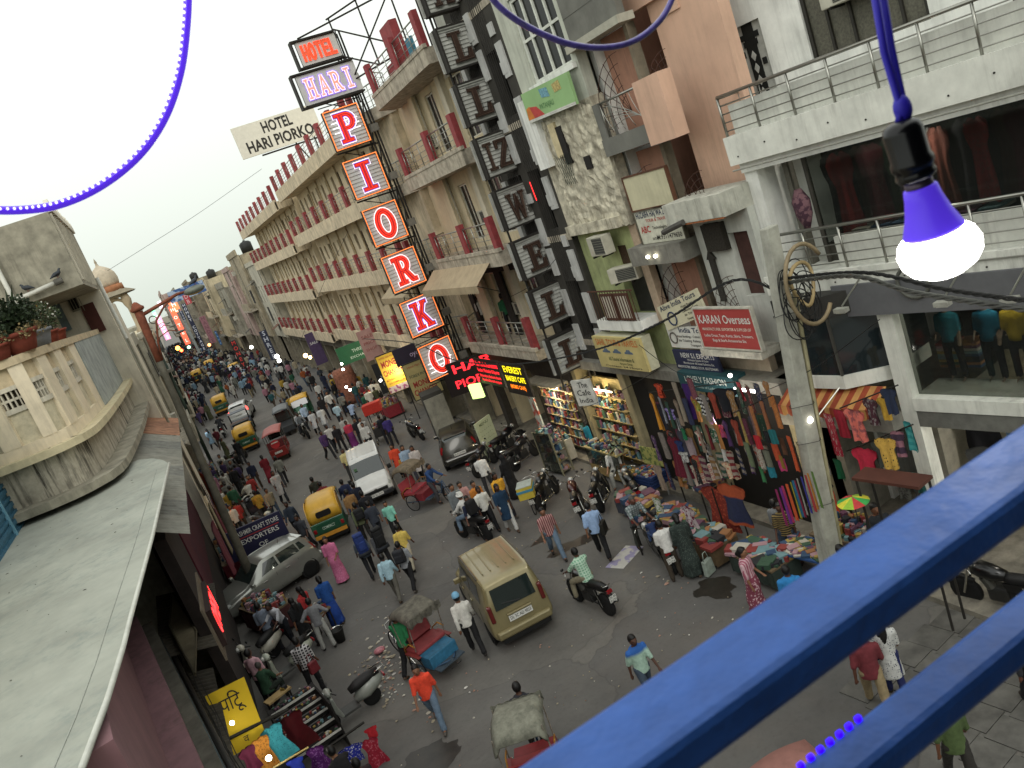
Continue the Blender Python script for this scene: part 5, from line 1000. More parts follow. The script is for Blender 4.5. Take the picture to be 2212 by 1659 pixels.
# pigeons
def pigeon(label, p, rz, s=1.0):
    t = thing('pigeon', label, 'pigeon', V3(p), rz, 'pigeons on pipes and lamp'); g = M('343a40', .6, 0, .25, 30)
    b = B(); b.path([(-.19, 0, .05), (-.12, 0, .085), (-.04, 0, .115), (.05, 0, .13), (.1, 0, .165), (.115, 0, .215), (.14, 0, .235), (.175, 0, .228)], [.012, .03, .058, .064, .045, .03, .028, .006], 10); b.done('body', g, t, True)
    for s_ in (-1, 1):
        b = B(); b.path([(.05, s_*.055, .13), (-.05, s_*.06, .11), (-.15, s_*.03, .07)], [.02, .035, .008], 6); b.done('wing', M('2a2e33', .6), t, True); B().cyl((.01, s_*.025, 0), (.01, s_*.025, .07), .006, n=4).done('leg', M('8a4a44', .7), t)
    t.scale = (s,)*3
pigeon('grey pigeon perched on the street lamp head', lb0+b0+Vector((1.95, 0, .31)), .6, 1.15)
pigeon('dark pigeon on the white drain pipe near its wall end', Vector((-3.1, 29.2, 12.45)), 2.6, 1.2); pigeon('dark pigeon on the outer end of the white drain pipe', Vector((-2.2, 29.2, 12.54)), .5, 1.2)
# ---------------------------------------------------------------- air conditioners
def ac(label, p, rz, w=.85, h=.55, d=.32):
    t = thing('air_conditioner', label, 'air conditioner', V3(p), rz, 'air conditioners on the facades')
    bx('casing', M('b3b0a0', .6, 0, .15, 3, 0, .4), t, -w/2, w/2, -d, 0, 0, h, bevel=.015); bx('fan_grille', M('3a3c38', .6, 0, .3, 60), t, -w/2+.05, w/2-.28, 0, .012, .05, h-.05)
    for k in range(7): z = .07+(h-.14)*k/6; B().cyl((-w/2+.05, .016, z), (w/2-.28, .016, z), .005, n=4).done('grille_bar', M('8d8b7e'), t)
    for s in (-.3, .3): B().bb(s*w-.02, s*w+.02, -d, .05, -.05, -.001).done('bracket', DARKST, t)
    return t
ac('air conditioner unit under the plaster ledge', Vector((11.1, 20.05, 7.68)), FR); ac('tilted window air conditioner above the brown balcony', Vector((11.2, 19.35, 6.85)), FR+.4, .95, .42)
ac('window air conditioner at the top of the white building', Vector((11.6, 14, 0))+Matrix.Rotation(radians(98), 3, 'Z')@Vector((-2.35, -1.2, 11.35)), radians(98), 1.05, .75, .4)
for k, (u, z) in enumerate(((29.0, 9.3), (28.9, 5.6), (31.2, 12.6))): ac(f"small air conditioner on the hotel balcony wall, {('third','second','fourth')[k]} floor", Vector((11.85, u, z)), FR, .7, .5)
# white building lamp brackets, wires and wall coil
R98 = Matrix.Rotation(radians(98), 3, 'Z')
def wbp(u, y, z): return Vector((11.6, 14, 0))+R98@Vector((u, y, z))
for k, (u, lab) in enumerate(((-1.0, 'floodlight on an arm left of the grey fascia'), (-2.1, 'floodlight on an arm at the left end of the grey fascia'), (-4.1, 'floodlight on an arm under the glowing bulb'), (-5.2, 'floodlight on an arm at the right edge of the fascia'))):
    t = thing('floodlight', lab, 'lamp', V3(wbp(u, 0, 6.2)), radians(98), 'floodlights above the grey fascia'); B().cyl((0, .05, .2), (0, .75, -.1), .018, n=6).done('arm', STEEL, t); B().box((0, .8, -.16), (.26, .14, .08)).done('lamp_body', M('9a9a90', .5), t); bx('lamp_glass', M('c9c9bd', .3), t, -.1, .1, .75, .85, -.215, -.203)
t = thing('floodlight', 'lit floodlight on an arm below the bay window', 'lamp', V3(wbp(-1.2, .3, 4.1)), radians(98)); B().cyl((0, .0, .1), (.2, .7, -.3), .018, n=6).done('arm', STEEL, t); B().box((.22, .75, -.35), (.25, .14, .08)).done('lamp_body', M('9a9a90', .5), t)
t = thing('grey_hose_ring', 'grey hose coiled in a ring on the fascia', 'hose', V3(wbp(-3.2, .12, 6.25)), radians(98)); B().path([(.3*cos(a), 0, .3*sin(a)) for a in [i*pi/10 for i in range(20)]], .035, 8, True).done('ring', M('55564f', .7), t, True)

# the terrace the viewer stands on
VT = thing('viewer_terrace', 'roof terrace of the restaurant behind the blue railing', 'terrace', (.5, -1, 9.1))
TW = M('4a4e58', .9, 0, .15)
for a in ((-4, 5, -5, 1.3, -.2, 0, 'floor'), (-4, 5, -3.2, -3.0, 0, 3.2, 'back_wall'), (-4, 5, -4, .6, 3.0, 3.2, 'ceiling'), (4.6, 4.8, -3, -.2, 0, 3.0, 'side_wall')): bx(a[6], TW, VT, *a[:6])
# ================================================================ VEHICLES (local +x = forward)
TYRE = M('0d0d0d', .85, 0, .2, 20); RIM = M('8d8e8c', .35, .8, .15); BLKP = M('111111', .5, 0, .1); CHR = M('b5b5b0', .2, 1, .05); CGL = glass('1d2624', .05)
def cr(a, b, c, d, f): return .5*((2*b)+(c-a)*f+(2*a-5*b+4*c-d)*f*f+(3*b-a-3*c+d)*f**3)
class Surf:
    def __init__(s, st):
        s.P = []
        for (xl, xh, zb, w, wt, zbelt, wr, zt) in st:
            ring = []
            zs = zb+.13; 
            pts = [(0, zb), (.82*w, zb), (w, zs), (w*1.01, (zb+zbelt)/2+.05), (w*.985, zbelt), (wr, zt-.045), (wr*.86, zt), (0, zt+.025)]
            H_ = max(p[1] for p in pts)-zb
            for y, z in pts: ring.append(Vector((xl+(xh-xl)*(z-zb)/H_, y, z)))
            s.P.append(ring)
        s.n = len(st)-1; s.m = 7
    def __call__(s, a, t, side=1):
        a = min(max(a, 0), s.n-1e-6); t = min(max(t, 0), s.m-1e-6); i = int(a); f = a-i; j = int(t); g = t-j
        def row(k):
            R = s.P[min(max(k, 0), s.n)]; q = [R[min(max(j+e, 0), s.m)] for e in (-1, 0, 1, 2)]; lin_ = q[1].lerp(q[2], g)
            return lin_.lerp(cr(*q, g), .92)
        r = [row(i+e) for e in (-1, 0, 1, 2)]; v = r[1].lerp(r[2], f).lerp(cr(*r, f), .85); return Vector((v.x, v.y*side, v.z))
    def nrm(s, a, t, side):
        e = .03; u = s(a+e, t, side)-s(a-e, t, side); v = s(a, t+e, side)-s(a, t-e, side); n = u.cross(v)*side
        return n.normalized() if n.length > 1e-9 else Vector((0, 0, 1))
    def patch(s, a0, a1, t0, t1, side, off=.006, nu=8, nv=6, sk=(0, 0)):
        b = B()
        def fn(u, v):
            t = t0+(t1-t0)*v; a = a0+sk[0]*v+(a1+sk[1]*v-a0-sk[0]*v)*u; n = s.nrm(a, t, side); p = s(a, t, side)
            c = Vector((p.x, p.y, p.z)); 
            if n.dot(Vector((0, p.y, p.z-.8))) < 0: n = -n
            return c+n*off
        return b.grid(fn, nu, nv)
def wheel(parent, x, y, r, w, side, rim=RIM, name='wheel'):
    o = B().lathe([(r*.62, -w/2), (r*.93, -w/2), (r, -w*.3), (r, w*.3), (r*.93, w/2), (r*.62, w/2)], 22, (x, y, r), 'Y').done(name, TYRE, parent, True)
    B().lathe([(0, w*.36*side), (r*.2, w*.4*side), (r*.5, w*.25*side), (r*.62, w*.45*side), (r*.64, w*.2*side)], 18, (x, y, r), 'Y').done('rim', rim, o, True)
    for k in range(5):
        a = k*2*pi/5; B().box((x+cos(a)*r*.33, y+side*w*.36, r+sin(a)*r*.33), (.05, .02, r*.5), 0).done('spoke', rim, o)
    return o
def plate(parent, s, x, y, z, rz, w=.5, h=.12, bg=None, rx=0):
    t = bpy.data.objects.new('number_plate', B().bb(-w/2, w/2, -.012, 0, -h/2, h/2).mesh('plate', bg or M('c9c9c2', .6, 0, .03))); COL.objects.link(t); t.parent = parent; t.location = (x, y, z); t.rotation_euler = (rx, 0, rz)
    for i, l in enumerate(s.split('|')): lettering(l, BKT, t, 0, (0 if '|' not in s else .27*h*(1-2*i)), h*(.8 if '|' not in s else .5), .003, w*.88, .01)
    return t
def car(label, st, paint, loc, rz, wins, wheels, cat='car', name='parked_car', extra=None, scale=1):
    t = thing(name, label, cat, loc, rz); t.scale = (scale,)*3; S = Surf(st); b = B(); nu = S.n*5; nv = 28
    for side in (1, -1): b.grid(lambda u, v: S(u*S.n, v*S.m, side), nu, nv)
    for a in (0, S.n):
        ring = [S(a, S.m*v/nv, 1) for v in range(nv+1)]+[S(a, S.m*v/nv, -1) for v in range(nv-1, 0, -1)]; b.add(ring, [tuple(range(len(ring)))])
    me = b.mesh('body', paint, True); bm = bmesh.new(); bm.from_mesh(me); bmesh.ops.remove_doubles(bm, verts=bm.verts, dist=.002); bmesh.ops.recalc_face_normals(bm, faces=bm.faces)
    for e in bm.edges:
        if len(e.link_faces) == 2 and e.calc_face_angle(0) > radians(38): e.smooth = False
    bm.to_mesh(me); bm.free(); o = inst(me, 'body', t)
    for nm, a0, a1, t0, t1, sides, mt, sk in wins:
        for sd in sides: S.patch(a0, a1, t0, t1, sd, .006, 8, 6, sk).done(nm, mt, t, True)
    W = wheels
    for x in W['x']:
        for sd in (1, -1):
            B().lathe([(W['r']*1.16, 0), (W['r']*1.16, .035), (0, .036)], 22, (x, sd*(W['y']+W['w']/2-.05), W['r']*1.02), 'Y').done('wheel_arch', BLKP, t); wheel(t, x, sd*(W['y']), W['r'], W['w'], sd)
    if extra: extra(t, S)
    return t
RED_L = M('7d1218', .25, 0, 0, coat=.4); RED_ON = M((1, .04, .03), emit=6)
def both(S): return (1, -1)
# --- tall gold wagon, seen from behind
GOLD = M('857b58', .36, .35, .06, 5, coat=.5)
#       xl     xh     zb   w    wt  zbelt wr   zt
wag = [(-1.79, -1.70, .42, .66, 0, .92, .56, 1.58), (-1.74, -1.60, .30, .74, 0, .95, .60, 1.66), (-1.2, -1.15, .25, .75, 0, .96, .62, 1.70), (0, 0, .24, .75, 0, .95, .63, 1.71), (.62, .42, .24, .75, 0, .94, .61, 1.67), (1.0, .95, .25, .75, 0, .90, .64, 1.06), (1.45, 1.42, .27, .73, 0, .83, .62, .97), (1.72, 1.68, .33, .68, 0, .76, .56, .86), (1.8, 1.76, .4, .6, 0, .7, .5, .78)]
def wag_x(t, S):
    # tailgate glass, plate, lamps on the rear face
    q = [(-1.797, -.50, 1.02), (-1.797, .50, 1.02), (-1.735, .47, 1.52), (-1.735, -.47, 1.52)]
    B().add(q, [(0, 1, 2, 3)]).done('rear_window', CGL, t); B().cyl((-1.81, -.1, 1.06), (-1.78, .32, 1.14), .012, n=5).done('wiper', BLKP, t)
    for s in (-1, 1): B().box((-1.745, s*.63, .98), (.13, .1, .42)).done('tail_light', M('5a1a18', .25, 0, .1, coat=.4), t, bevel=.03)
    B().box((-1.82, 0, .84), (.05, .62, .05)).done('plate_garnish', GOLD, t, bevel=.015); plate(t, 'DL 3C AD 9023', -1.826, 0, .73, pi/2, .58, .14)
    B().box((-1.82, 0, .44), (.12, 1.36, .2)).done('rear_bumper', GOLD, t, bevel=.05); B().box((-1.83, 0, .30), (.1, 1.2, .1)).done('bumper_skirt', BLKP, t)
    for s in (-1, 1):
        B().path([(-1.35, s*.6, 1.71), (-1.2, s*.6, 1.75), (.2, s*.6, 1.75), (.35, s*.6, 1.7)], .022, 6).done('roof_rail', M('4a4438', .5), t, True); B().box((.62, s*.82, 1.02), (.1, .18, .14)).done('mirror', GOLD, t, bevel=.03)
    for k in range(5): B().box((-.5, -.4+.2*k, 1.733), (1.5, .03, .012)).done('roof_rib', GOLD, t)
    for s in (-1, 1):
        for x in (-.35, .45): B().box((x, s*.765, .86), (.16, .03, .035)).done('door_handle', GOLD, t, bevel=.01)
        for x in (-1.05, -.12, .72): B().bb(x-.005, x+.005, s*.76-.004, s*.76+.004, .32, .93).done('door_seam', M('4a4230', .6), t)
car('gold tall wagon car driving away, seen from behind in mid street', wag, GOLD, (4.75, 19.55, 0), radians(84), [('side_window', 1.75, 2.55, 4.25, 4.85, (1, -1), CGL, (.05, 0)), ('side_window', 2.6, 3.25, 4.25, 4.85, (1, -1), CGL, (0, 0)), ('side_window', 3.3, 4.1, 4.25, 4.85, (1, -1), CGL, (0, -.25)), ('windscreen', 4.15, 4.9, 5.15, 7, (1, -1), CGL, (0, 0))], dict(x=(-1.12, 1.22), y=.68, r=.28, w=.17), name='moving_car', extra=wag_x, scale=1.08)
# --- hatchbacks
def hatch(L=1.95, W=.84, H=1.5): return [(-L, -L+.26, .45, W*.84, 0, .95, W*.6, 1.3), (-L+.05, -L+.42, .32, W*.95, 0, .98, W*.68, H-.09), (-L+.55, -L+.75, .24, W, 0, .97, W*.74, H-.02), (-.35, -.35, .23, W, 0, .95, W*.76, H), (.35, .2, .23, W, 0, .92, W*.74, H-.05), (.95, .9, .24, W, 0, .88, W*.8, .99), (1.45, 1.42, .25, W*.96, 0, .8, W*.76, .9), (L-.1, L-.14, .3, W*.86, 0, .7, W*.66, .78), (L, L-.05, .38, W*.72, 0, .62, W*.55, .68)]
HW = [('side_window', 1.55, 2.05, 4.3, 4.8, (1, -1), CGL, (.12, -.05)), ('side_window', 2.1, 2.95, 4.25, 4.85, (1, -1), CGL, (0, 0)), ('side_window', 3.05, 4.2, 4.25, 4.85, (1, -1), CGL, (0, -.35)), ('windscreen', 4.12, 4.9, 5.15, 7, (1, -1), CGL, (0, 0))]
def hatch_x(paint, num, on=False, L=1.95, W=.84, H=1.5):
    def f(t, S):
        S.patch(.06, .95, 5.15, 7, 1, .008).done('rear_window', CGL, t, True); S.patch(.06, .95, 5.15, 7, -1, .008).done('rear_window', CGL, t, True)
        for s in (-1, 1):
            S.patch(.0, .85, 3.55, 4.45, s, .012, 6, 4).done('tail_light', RED_ON if on else RED_L, t, True); S.patch(6.6, 7.6, 4.0, 5.0, s, .01, 6, 4).done('headlight', M('b9bcb8', .1, 0, 0, coat=.5), t, True)
            B().box((.82, s*(W+.08), .98), (.13, .2, .13)).done('mirror', paint, t, bevel=.03)
            for x in (-.55, .35): B().box((x, s*(W+.012), .83), (.18, .03, .035)).done('door_handle', CHR, t, bevel=.01)
            for x in (-1.02, -.12, .78): B().bb(x-.005, x+.005, s*(W+.008)-.006, s*(W+.008), .32, .92).done('door_seam', M('2a2a28', .6), t)
        B().box((-L+.0, 0, .5), (.16, 1.45, .24)).done('rear_bumper', paint, t, bevel=.07); plate(t, num, -L-.07, 0, .72, pi/2, .52, .13, rx=-.1)
        B().box((-L+.42, 0, 1.43), (.22, .95, .025)).done('spoiler', paint, t, bevel=.01); B().box((-L+.02, 0, .33), (.14, 1.2, .1)).done('bumper_skirt', BLKP, t); B().cyl((-.9, 0, H), (-1.0, 0, H+.25), .008, n=4).done('aerial', BLKP, t)
    return f
SILV = M('94968f', .28, .6, .05, 5, coat=.6); DGR = M('34332d', .3, .5, .06, 5, coat=.6); WCP = M('b8bab6', .35, .1, .05, 5, coat=.5)
car('silver hatchback parked at the left kerb beside the lamp post', hatch(), SILV, (-.55, 29.25, 0), radians(200), HW, dict(x=(-1.28, 1.25), y=.76, r=.31, w=.2), extra=hatch_x(SILV, 'DL 9C 4471'))
car('dark grey hatchback parked nose to the shops under the neon boards', hatch(), DGR, (9.05, 33.9, 0), radians(72), HW, dict(x=(-1.28, 1.25), y=.76, r=.31, w=.2), extra=hatch_x(DGR, 'DL 4C AX 5761'))
car('white saloon with glowing brake lights far down the street', hatch(2.0, .84, 1.46), WCP, (2.6, 70.5, 0), radians(80), HW, dict(x=(-1.28, 1.25), y=.76, r=.31, w=.2), name='moving_car', extra=hatch_x(WCP, 'DL 2C 8014', True, 2.0, .84, 1.46), scale=1.05)
# --- white van facing the viewer
van = [(-1.8, -1.72, .4, .68, 0, 1.0, .6, 1.7), (-1.74, -1.62, .28, .73, 0, 1.02, .64, 1.78), (-.8, -.8, .25, .74, 0, 1.02, .66, 1.81), (.3, .2, .25, .74, 0, 1.02, .66, 1.80), (.85, .62, .25, .74, 0, 1.0, .64, 1.74), (1.42, 1.28, .27, .73, 0, .95, .65, 1.12), (1.66, 1.6, .28, .72, 0, .8, .64, 1.0), (1.82, 1.8, .32, .69, 0, .66, .6, .8), (1.88, 1.86, .38, .62, 0, .6, .54, .7)]
VW = M('c2c3bf', .4, 0, .05, 4, coat=.4)
def van_x(t, S):
    for s in (-1, 1):
        S.patch(6.6, 7.5, 4.2, 5.4, s, .012, 6, 4).done('headlight', M('9aa09e', .1, .2, 0, coat=.6), t, True); B().box((.98, s*.85, 1.12), (.1, .16, .2)).done('mirror', BLKP, t, bevel=.03)
        for x in (-.75, .1, .85): B().bb(x-.005, x+.005, s*.754-.004, s*.754+.002, .34, 1.0).done('door_seam', M('55554f', .6), t)
    B().box((1.87, 0, .6), (.06, 1.0, .13)).done('grille', BLKP, t, bevel=.02); B().box((1.87, 0, .42), (.1, 1.36, .2)).done('front_bumper', M('26272a', .5), t, bevel=.04)
    plate(t, 'DL 5C 2270', 1.925, 0, .46, -pi/2, .5, .12); B().box((1.905, 0, .68), (.02, .12, .05)).done('badge', CHR, t)
    for k in range(5): B().box((-.6, -.44+.22*k, 1.83), (2.0, .04, .014)).done('roof_rib', VW, t)
    bx('sticker', M('4a6a4a', .6), t, 1.0, 1.02, -.52, -.4, 1.45, 1.56)
car('white van driving towards the viewer in mid street', van, VW, (5.05, 34.7, 0), radians(-100), [('side_window', 1.1, 1.9, 4.25, 4.88, (1, -1), CGL, (0, 0)), ('side_window', 2.0, 2.75, 4.25, 4.88, (1, -1), CGL, (0, 0)), ('side_window', 2.85, 4.2, 4.25, 4.88, (1, -1), CGL, (0, -.3)), ('windscreen', 4.12, 4.92, 5.08, 7, (1, -1), CGL, (0, 0))], dict(x=(-1.05, 1.3), y=.66, r=.29, w=.17), name='moving_car', extra=van_x, scale=1.04)
# --- dark open jeep
def jeep(label, loc, rz):
    t = thing('open_jeep', label, 'jeep', loc, rz); nv = M('232a3c', .6, 0, .2)
    B().prism([(-1.6, .4), (1.5, .4), (1.6, .6), (1.55, .95), (.55, 1.02), (.5, .95), (-1.6, .95)], -.72, .72, 'Y').done('body', nv, t, bevel=.04); bx('seat', BLKP, t, -1.3, .1, -.6, .6, .951, 1.1); bx('roof_sheet', M('5f656c', .6, 0, .15), t, -.1, .9, -.7, .7, 1.68, 1.74)
    for x, z in ((.52, 1.02), (-.05, .96)):
        for s in (-1, 1): B().cyl((x, s*.66, z), (x-.05, s*.66, 1.7), .025, n=6).done('post', BLKP, t)
    B().path([(-1.5, -.66, .95), (-1.5, -.66, 1.25), (-1.5, .66, 1.25), (-1.5, .66, .95)], .025, 6).done('rear_rail', M('8a6a5a'), t, True)
    for x in (-1.05, 1.05):
        for s in (-1, 1): wheel(t, x, s*.68, .34, .2, s)
jeep('dark open jeep cart just behind the white saloon', (2.0, 63.5, 0), radians(84))
# --- auto rickshaws
AY = M('c79a2c', .55, 0, .1, 3, .05, .2, coat=.15); AG = M('1d5238', .5, 0, .12, 3, 0, .2, coat=.2)
def auto_proto():
    t = thing('auto_rickshaw', 'x', 'auto rickshaw'); 
    b = B(); pr = [(-1.28, .98), (-1.3, 1.3), (-1.16, 1.62), (-.8, 1.74), (.1, 1.76), (.74, 1.62), (.86, 1.3), (.9, 1.0)]
    vs = []; n = 10
    for x, z in pr:
        for i in range(n+1):
            a = -1+2*i/n; k = 1-abs(a)**5*.1; vs.append((x, a*.64*(1 if z > 1.1 else 1.0), z*(1 if z < 1.5 else 1)-(.1*abs(a)**6 if z > 1.5 else 0)))
    fs = [(i*(n+1)+j, i*(n+1)+j+1, (i+1)*(n+1)+j+1, (i+1)*(n+1)+j) for i in range(4) for j in range(n)]+[(4*(n+1)+j, 4*(n+1)+j+1, 5*(n+1)+j+1, 5*(n+1)+j) for j in range(n)]
    b.add(vs, fs); me = b.mesh('hood', AY, True); o = inst(me, 'hood', t); md = o.modifiers.new('s', 'SOLIDIFY'); md.thickness = .03
    for s in (-1, 1):
        B().prism([(-1.28, .95), (-1.29, 1.3), (-1.14, 1.6), (-.8, 1.71), (-.5, 1.72), (-.42, 1.5), (-.5, 1.0)], s*.62, s*.645, 'Y').done('hood_side', AY, t); B().prism([(.58, 1.2), (.78, 1.2), (.62, 1.62), (.5, 1.62)], s*.6, s*.62, 'Y').done('front_pillar', AG, t)
        B().path([(-.42, s*.63, 1.0), (-.36, s*.63, 1.3), (-.36, s*.63, 1.7)], .02, 5).done('side_post', BLKP, t)
    B().prism([(-1.27, .36), (-1.31, .62), (-1.3, .99), (-.4, .99), (-.38, .6), (.2, .42), (.2, .3), (-1.1, .3)], -.66, .66, 'Y').done('lower_body', AG, t, bevel=.04)
    B().prism([(.2, .3), (.25, .42), (.6, .55), (.72, 1.18), (.86, 1.15), (1.2, .78), (1.28, .5), (1.1, .38)], -.42, .42, 'Y').done('nose', AG, t, bevel=.1)
    B().prism([(.74, 1.19), (.86, 1.16), (.72, 1.58), (.62, 1.58)], -.55, .55, 'Y').done('windscreen', glass('2a302e'), t)
    bx('engine_lid', M('17452f', .5, 0, .1), t, -1.335, -1.3, -.45, .45, .56, .9); bx('bumper', M('b9822c', .5, 0, .15), t, -1.37, -1.31, -.64, .64, .36, .5); bx('lower_skirt', BLKP, t, -1.3, -1.1, -.6, .6, .2, .36)
    lettering('COMPACT', M('b9c9b8'), t, -1.337, .74, .16, 0, .5, .01, rz=-pi/2).location = (-1.338, 0, .72)
    b = B(); b.prism([(-.26, 1.16), (-.3, 1.22), (-.3, 1.34), (-.26, 1.4), (.26, 1.4), (.3, 1.34), (.3, 1.22), (.26, 1.16)], -1.325, -1.3, 'X'); b.done('rear_window', BLKP, t)
    for s in (-1, 1): B().box((-1.33, s*.55, .7), (.05, .12, .16)).done('tail_light', RED_L, t, bevel=.01); B().sph((1.26, s*.25, .82), .08, 10, 8).done('headlight', M('c9c9c0', .2), t, True)
    bx('seat', M('2a2622', .7), t, -1.0, -.5, -.55, .55, .99, 1.1); bx('dash', BLKP, t, .4, .6, -.4, .4, .95, 1.1)
    for s in (-1, 1): wheel(t, -.85, s*.56, .22, .12, s, M('5a5a56', .5, .5))
    wheel(t, 1.02, 0, .22, .1, 1, M('5a5a56', .5, .5)); B().bb(.86, 1.2, -.08, .08, .36, .48).done('mudguard', AG, t, bevel=.03)
    return t
AP = auto_proto(); autos = [((2.55, 32.4), 78, 'large yellow and green auto rickshaw seen from behind beside the crowd, front middle left'), ((1.75, 57.0), 80, 'yellow and green auto rickshaw with rear window next to the red e-rickshaw'), ((1.6, 79), 82, 'yellow auto rickshaw ahead of the white saloon, seen from behind'), ((6.0, 58.5), -100, 'yellow roofed auto rickshaw facing the viewer by the sign boards'), ((1.2, 118), 85, 'tiny yellow auto rickshaw far down the street, left of the orange cloth'), ((3.4, 126), 88, 'tiny yellow auto rickshaw far down the street in mid road'), ((5.2, 104), -95, 'far yellow auto rickshaw on the right half of the street')]
for i, ((x, y), a, lab) in enumerate(autos):
    o = AP if i == 0 else copy_tree(AP); o.location = (x, y, 0); o.rotation_euler = (0, 0, radians(a)); o['label'] = lab; o['group'] = 'auto rickshaws in the street'
# --- cycle rickshaws
def spoke_wheel(parent, x, y, r, name='wheel', n=14, tw=.018):
    o = B().path([(x+r*cos(a), y, r+r*sin(a)) for a in [i*pi/16 for i in range(32)]], tw, 6, True).done(name, TYRE, parent, True); b = B()
    for k in range(n): a = 2*pi*k/n; b.cyl((x, y+(.02 if k % 2 else -.02), r), (x+r*cos(a), y, r+r*sin(a)), .0025, n=3, caps=False)
    b.cyl((x, y-.04, r), (x, y+.04, r), .025, n=8); sp = b.done('spokes', CHR, o); sp['kind'] = 'stuff'; return o
def cycle_rick(label, loc, rz, cbox, cseat, ccan, canopy=True, plate_txt=None, rev=False):
    fx = (lambda p: (-1.3-p[0], p[1], p[2])) if rev else (lambda p: p)
    t = thing('cycle_rickshaw', label, 'rickshaw', loc, rz, 'cycle rickshaws in the street'); FRM = M('2e4a66', .5, .2, .2, 9)
    for s in (-1, 1): spoke_wheel(t, -.55, s*.5, .33)
    spoke_wheel(t, fx((1.0, 0, 0))[0], 0, .33)
    bx('foot_box', cbox, t, -.42, .02, -.42, .42, .34, .66, bevel=.015); bx('foot_board', M('3a4650', .7), t, -.0, .28, -.4, .4, .34, .37)
    B().bb(-.92, -.38, -.45, .45, .667, .77).done('seat', cseat, t, bevel=.035); bk = B().prism([(-1.0, .78), (-.94, .78), (-1.04, 1.12), (-1.09, 1.12)], -.44, .44, 'Y').done('backrest', cseat, t, bevel=.015)
    for s in (-1, 1):
        B().path([(-.95, s*.46, .45), (-.95, s*.46, .76), (-.6, s*.47, .98), (-.35, s*.47, .95)], .017, 6).done('armrest', M('b07a2a', .6, 0, .4, 14), t, True); B().path([(-.9, s*.46, .35), (-.1, s*.4, .34), (.3, s*.06, .45)], .02, 6).done('frame_tube', FRM, t, True)
        bx('mudguard', M('7a2c2a', .6), t, -.85, -.25, s*.5-.05, s*.5+.05, .68, .7)
    B().path([fx(p) for p in ((.3, 0, .45), (.35, 0, .62), (.28, 0, .86))], .02, 6).done('seat_tube', FRM, t, True); B().path([fx(p) for p in ((.3, 0, .5), (.62, 0, .42), (.86, 0, .92))], .02, 6).done('down_tube', FRM, t, True); B().path([fx(p) for p in ((.3, 0, .76), (.86, 0, .86))], .018, 6).done('top_tube', FRM, t, True)
    for s in (-1, 1): B().path([fx(p) for p in ((.84, s*.04, .95), (.92, s*.05, .6), (1.0, s*.05, .33))], .013, 6).done('fork', FRM, t, True)
    B().path([fx(p) for p in ((.62, -.27, 1.0), (.78, -.2, 1.06), (.84, 0, 1.06), (.78, .2, 1.06), (.62, .27, 1.0))], .013, 6).done('handlebar', CHR, t, True); B().sph(fx((.24, 0, .9)), .12, 8, 6, (1.1, .8, .45)).done('saddle', BLKP, t, True)
    B().cyl((.4, -.16, .3), (.4, .16, .3), .012, n=5).done('pedal', BLKP, t); B().cyl((.4, .03, .33), (-.55, .03, .33), .006, n=4).done('chain', BLKP, t)
    if canopy:
        def fn(u, v):
            x = -1.15+1.05*v; y = -.5+1.0*u; e = min(u, 1-u); return (x, y, 1.72+.12*sin(pi*v)-(.16*(1-e/.12) if e < .12 else 0)-.12*max(0, (.15-v)/.15))
        o = B().grid(fn, 16, 10).done('canopy', ccan, t, True); md = o.modifiers.new('s', 'SOLIDIFY'); md.thickness = .05
        for s in (-1, 1):
            for x0, x1 in ((-1.0, -1.05), (-.4, -.2)): B().cyl((x0, s*.46, .8), (x1, s*.46, 1.72), .014, n=5).done('canopy_post', M('8d8478', .5, .3, .3, 14), t)
        def fr(u, v): return (-.1+.02*sin(u*40), -.5+u, 1.74-.2*v-.03*sin(u*23)*v)
        B().grid(fr, 30, 2).done('canopy_flap', ccan, t)
    if plate_txt: p = plate(t, plate_txt, -1.13, 0, .98, pi/2, .75, .16)
    bx('rear_panel', M('7a1f22', .6, 0, .2), t, -1.06, -1.03, -.44, .44, .5, .78); return t
cycle_rick('cycle rickshaw with blue foot box, red bench and dark tattered hood, waiting in front', (2.55, 18.3, 0), radians(-72), M('2f6a8a', .6, 0, .25, 6), M('8a3a3c', .6, 0, .15), M('5d5a50', .9, 0, .35, 6, .6), rev=True)
cycle_rick('cycle rickshaw with pink red bench and brown hood pulled by a man in blue', (6.15, 29.9, 0), radians(-58), M('7a2a30', .6, 0, .2, 6), M('9c3a44', .6, 0, .15), M('6d6250', .9, 0, .3, 6, .4))
cycle_rick('cycle rickshaw with pale ragged hood and red rear panel at the bottom edge', (2.75, 13.35, 0), radians(66), M('7a1f22', .6, 0, .2), M('8a2a2c', .6), M('77776a', .9, 0, .3, 6, .5), True, 'DL 3 R 77114')
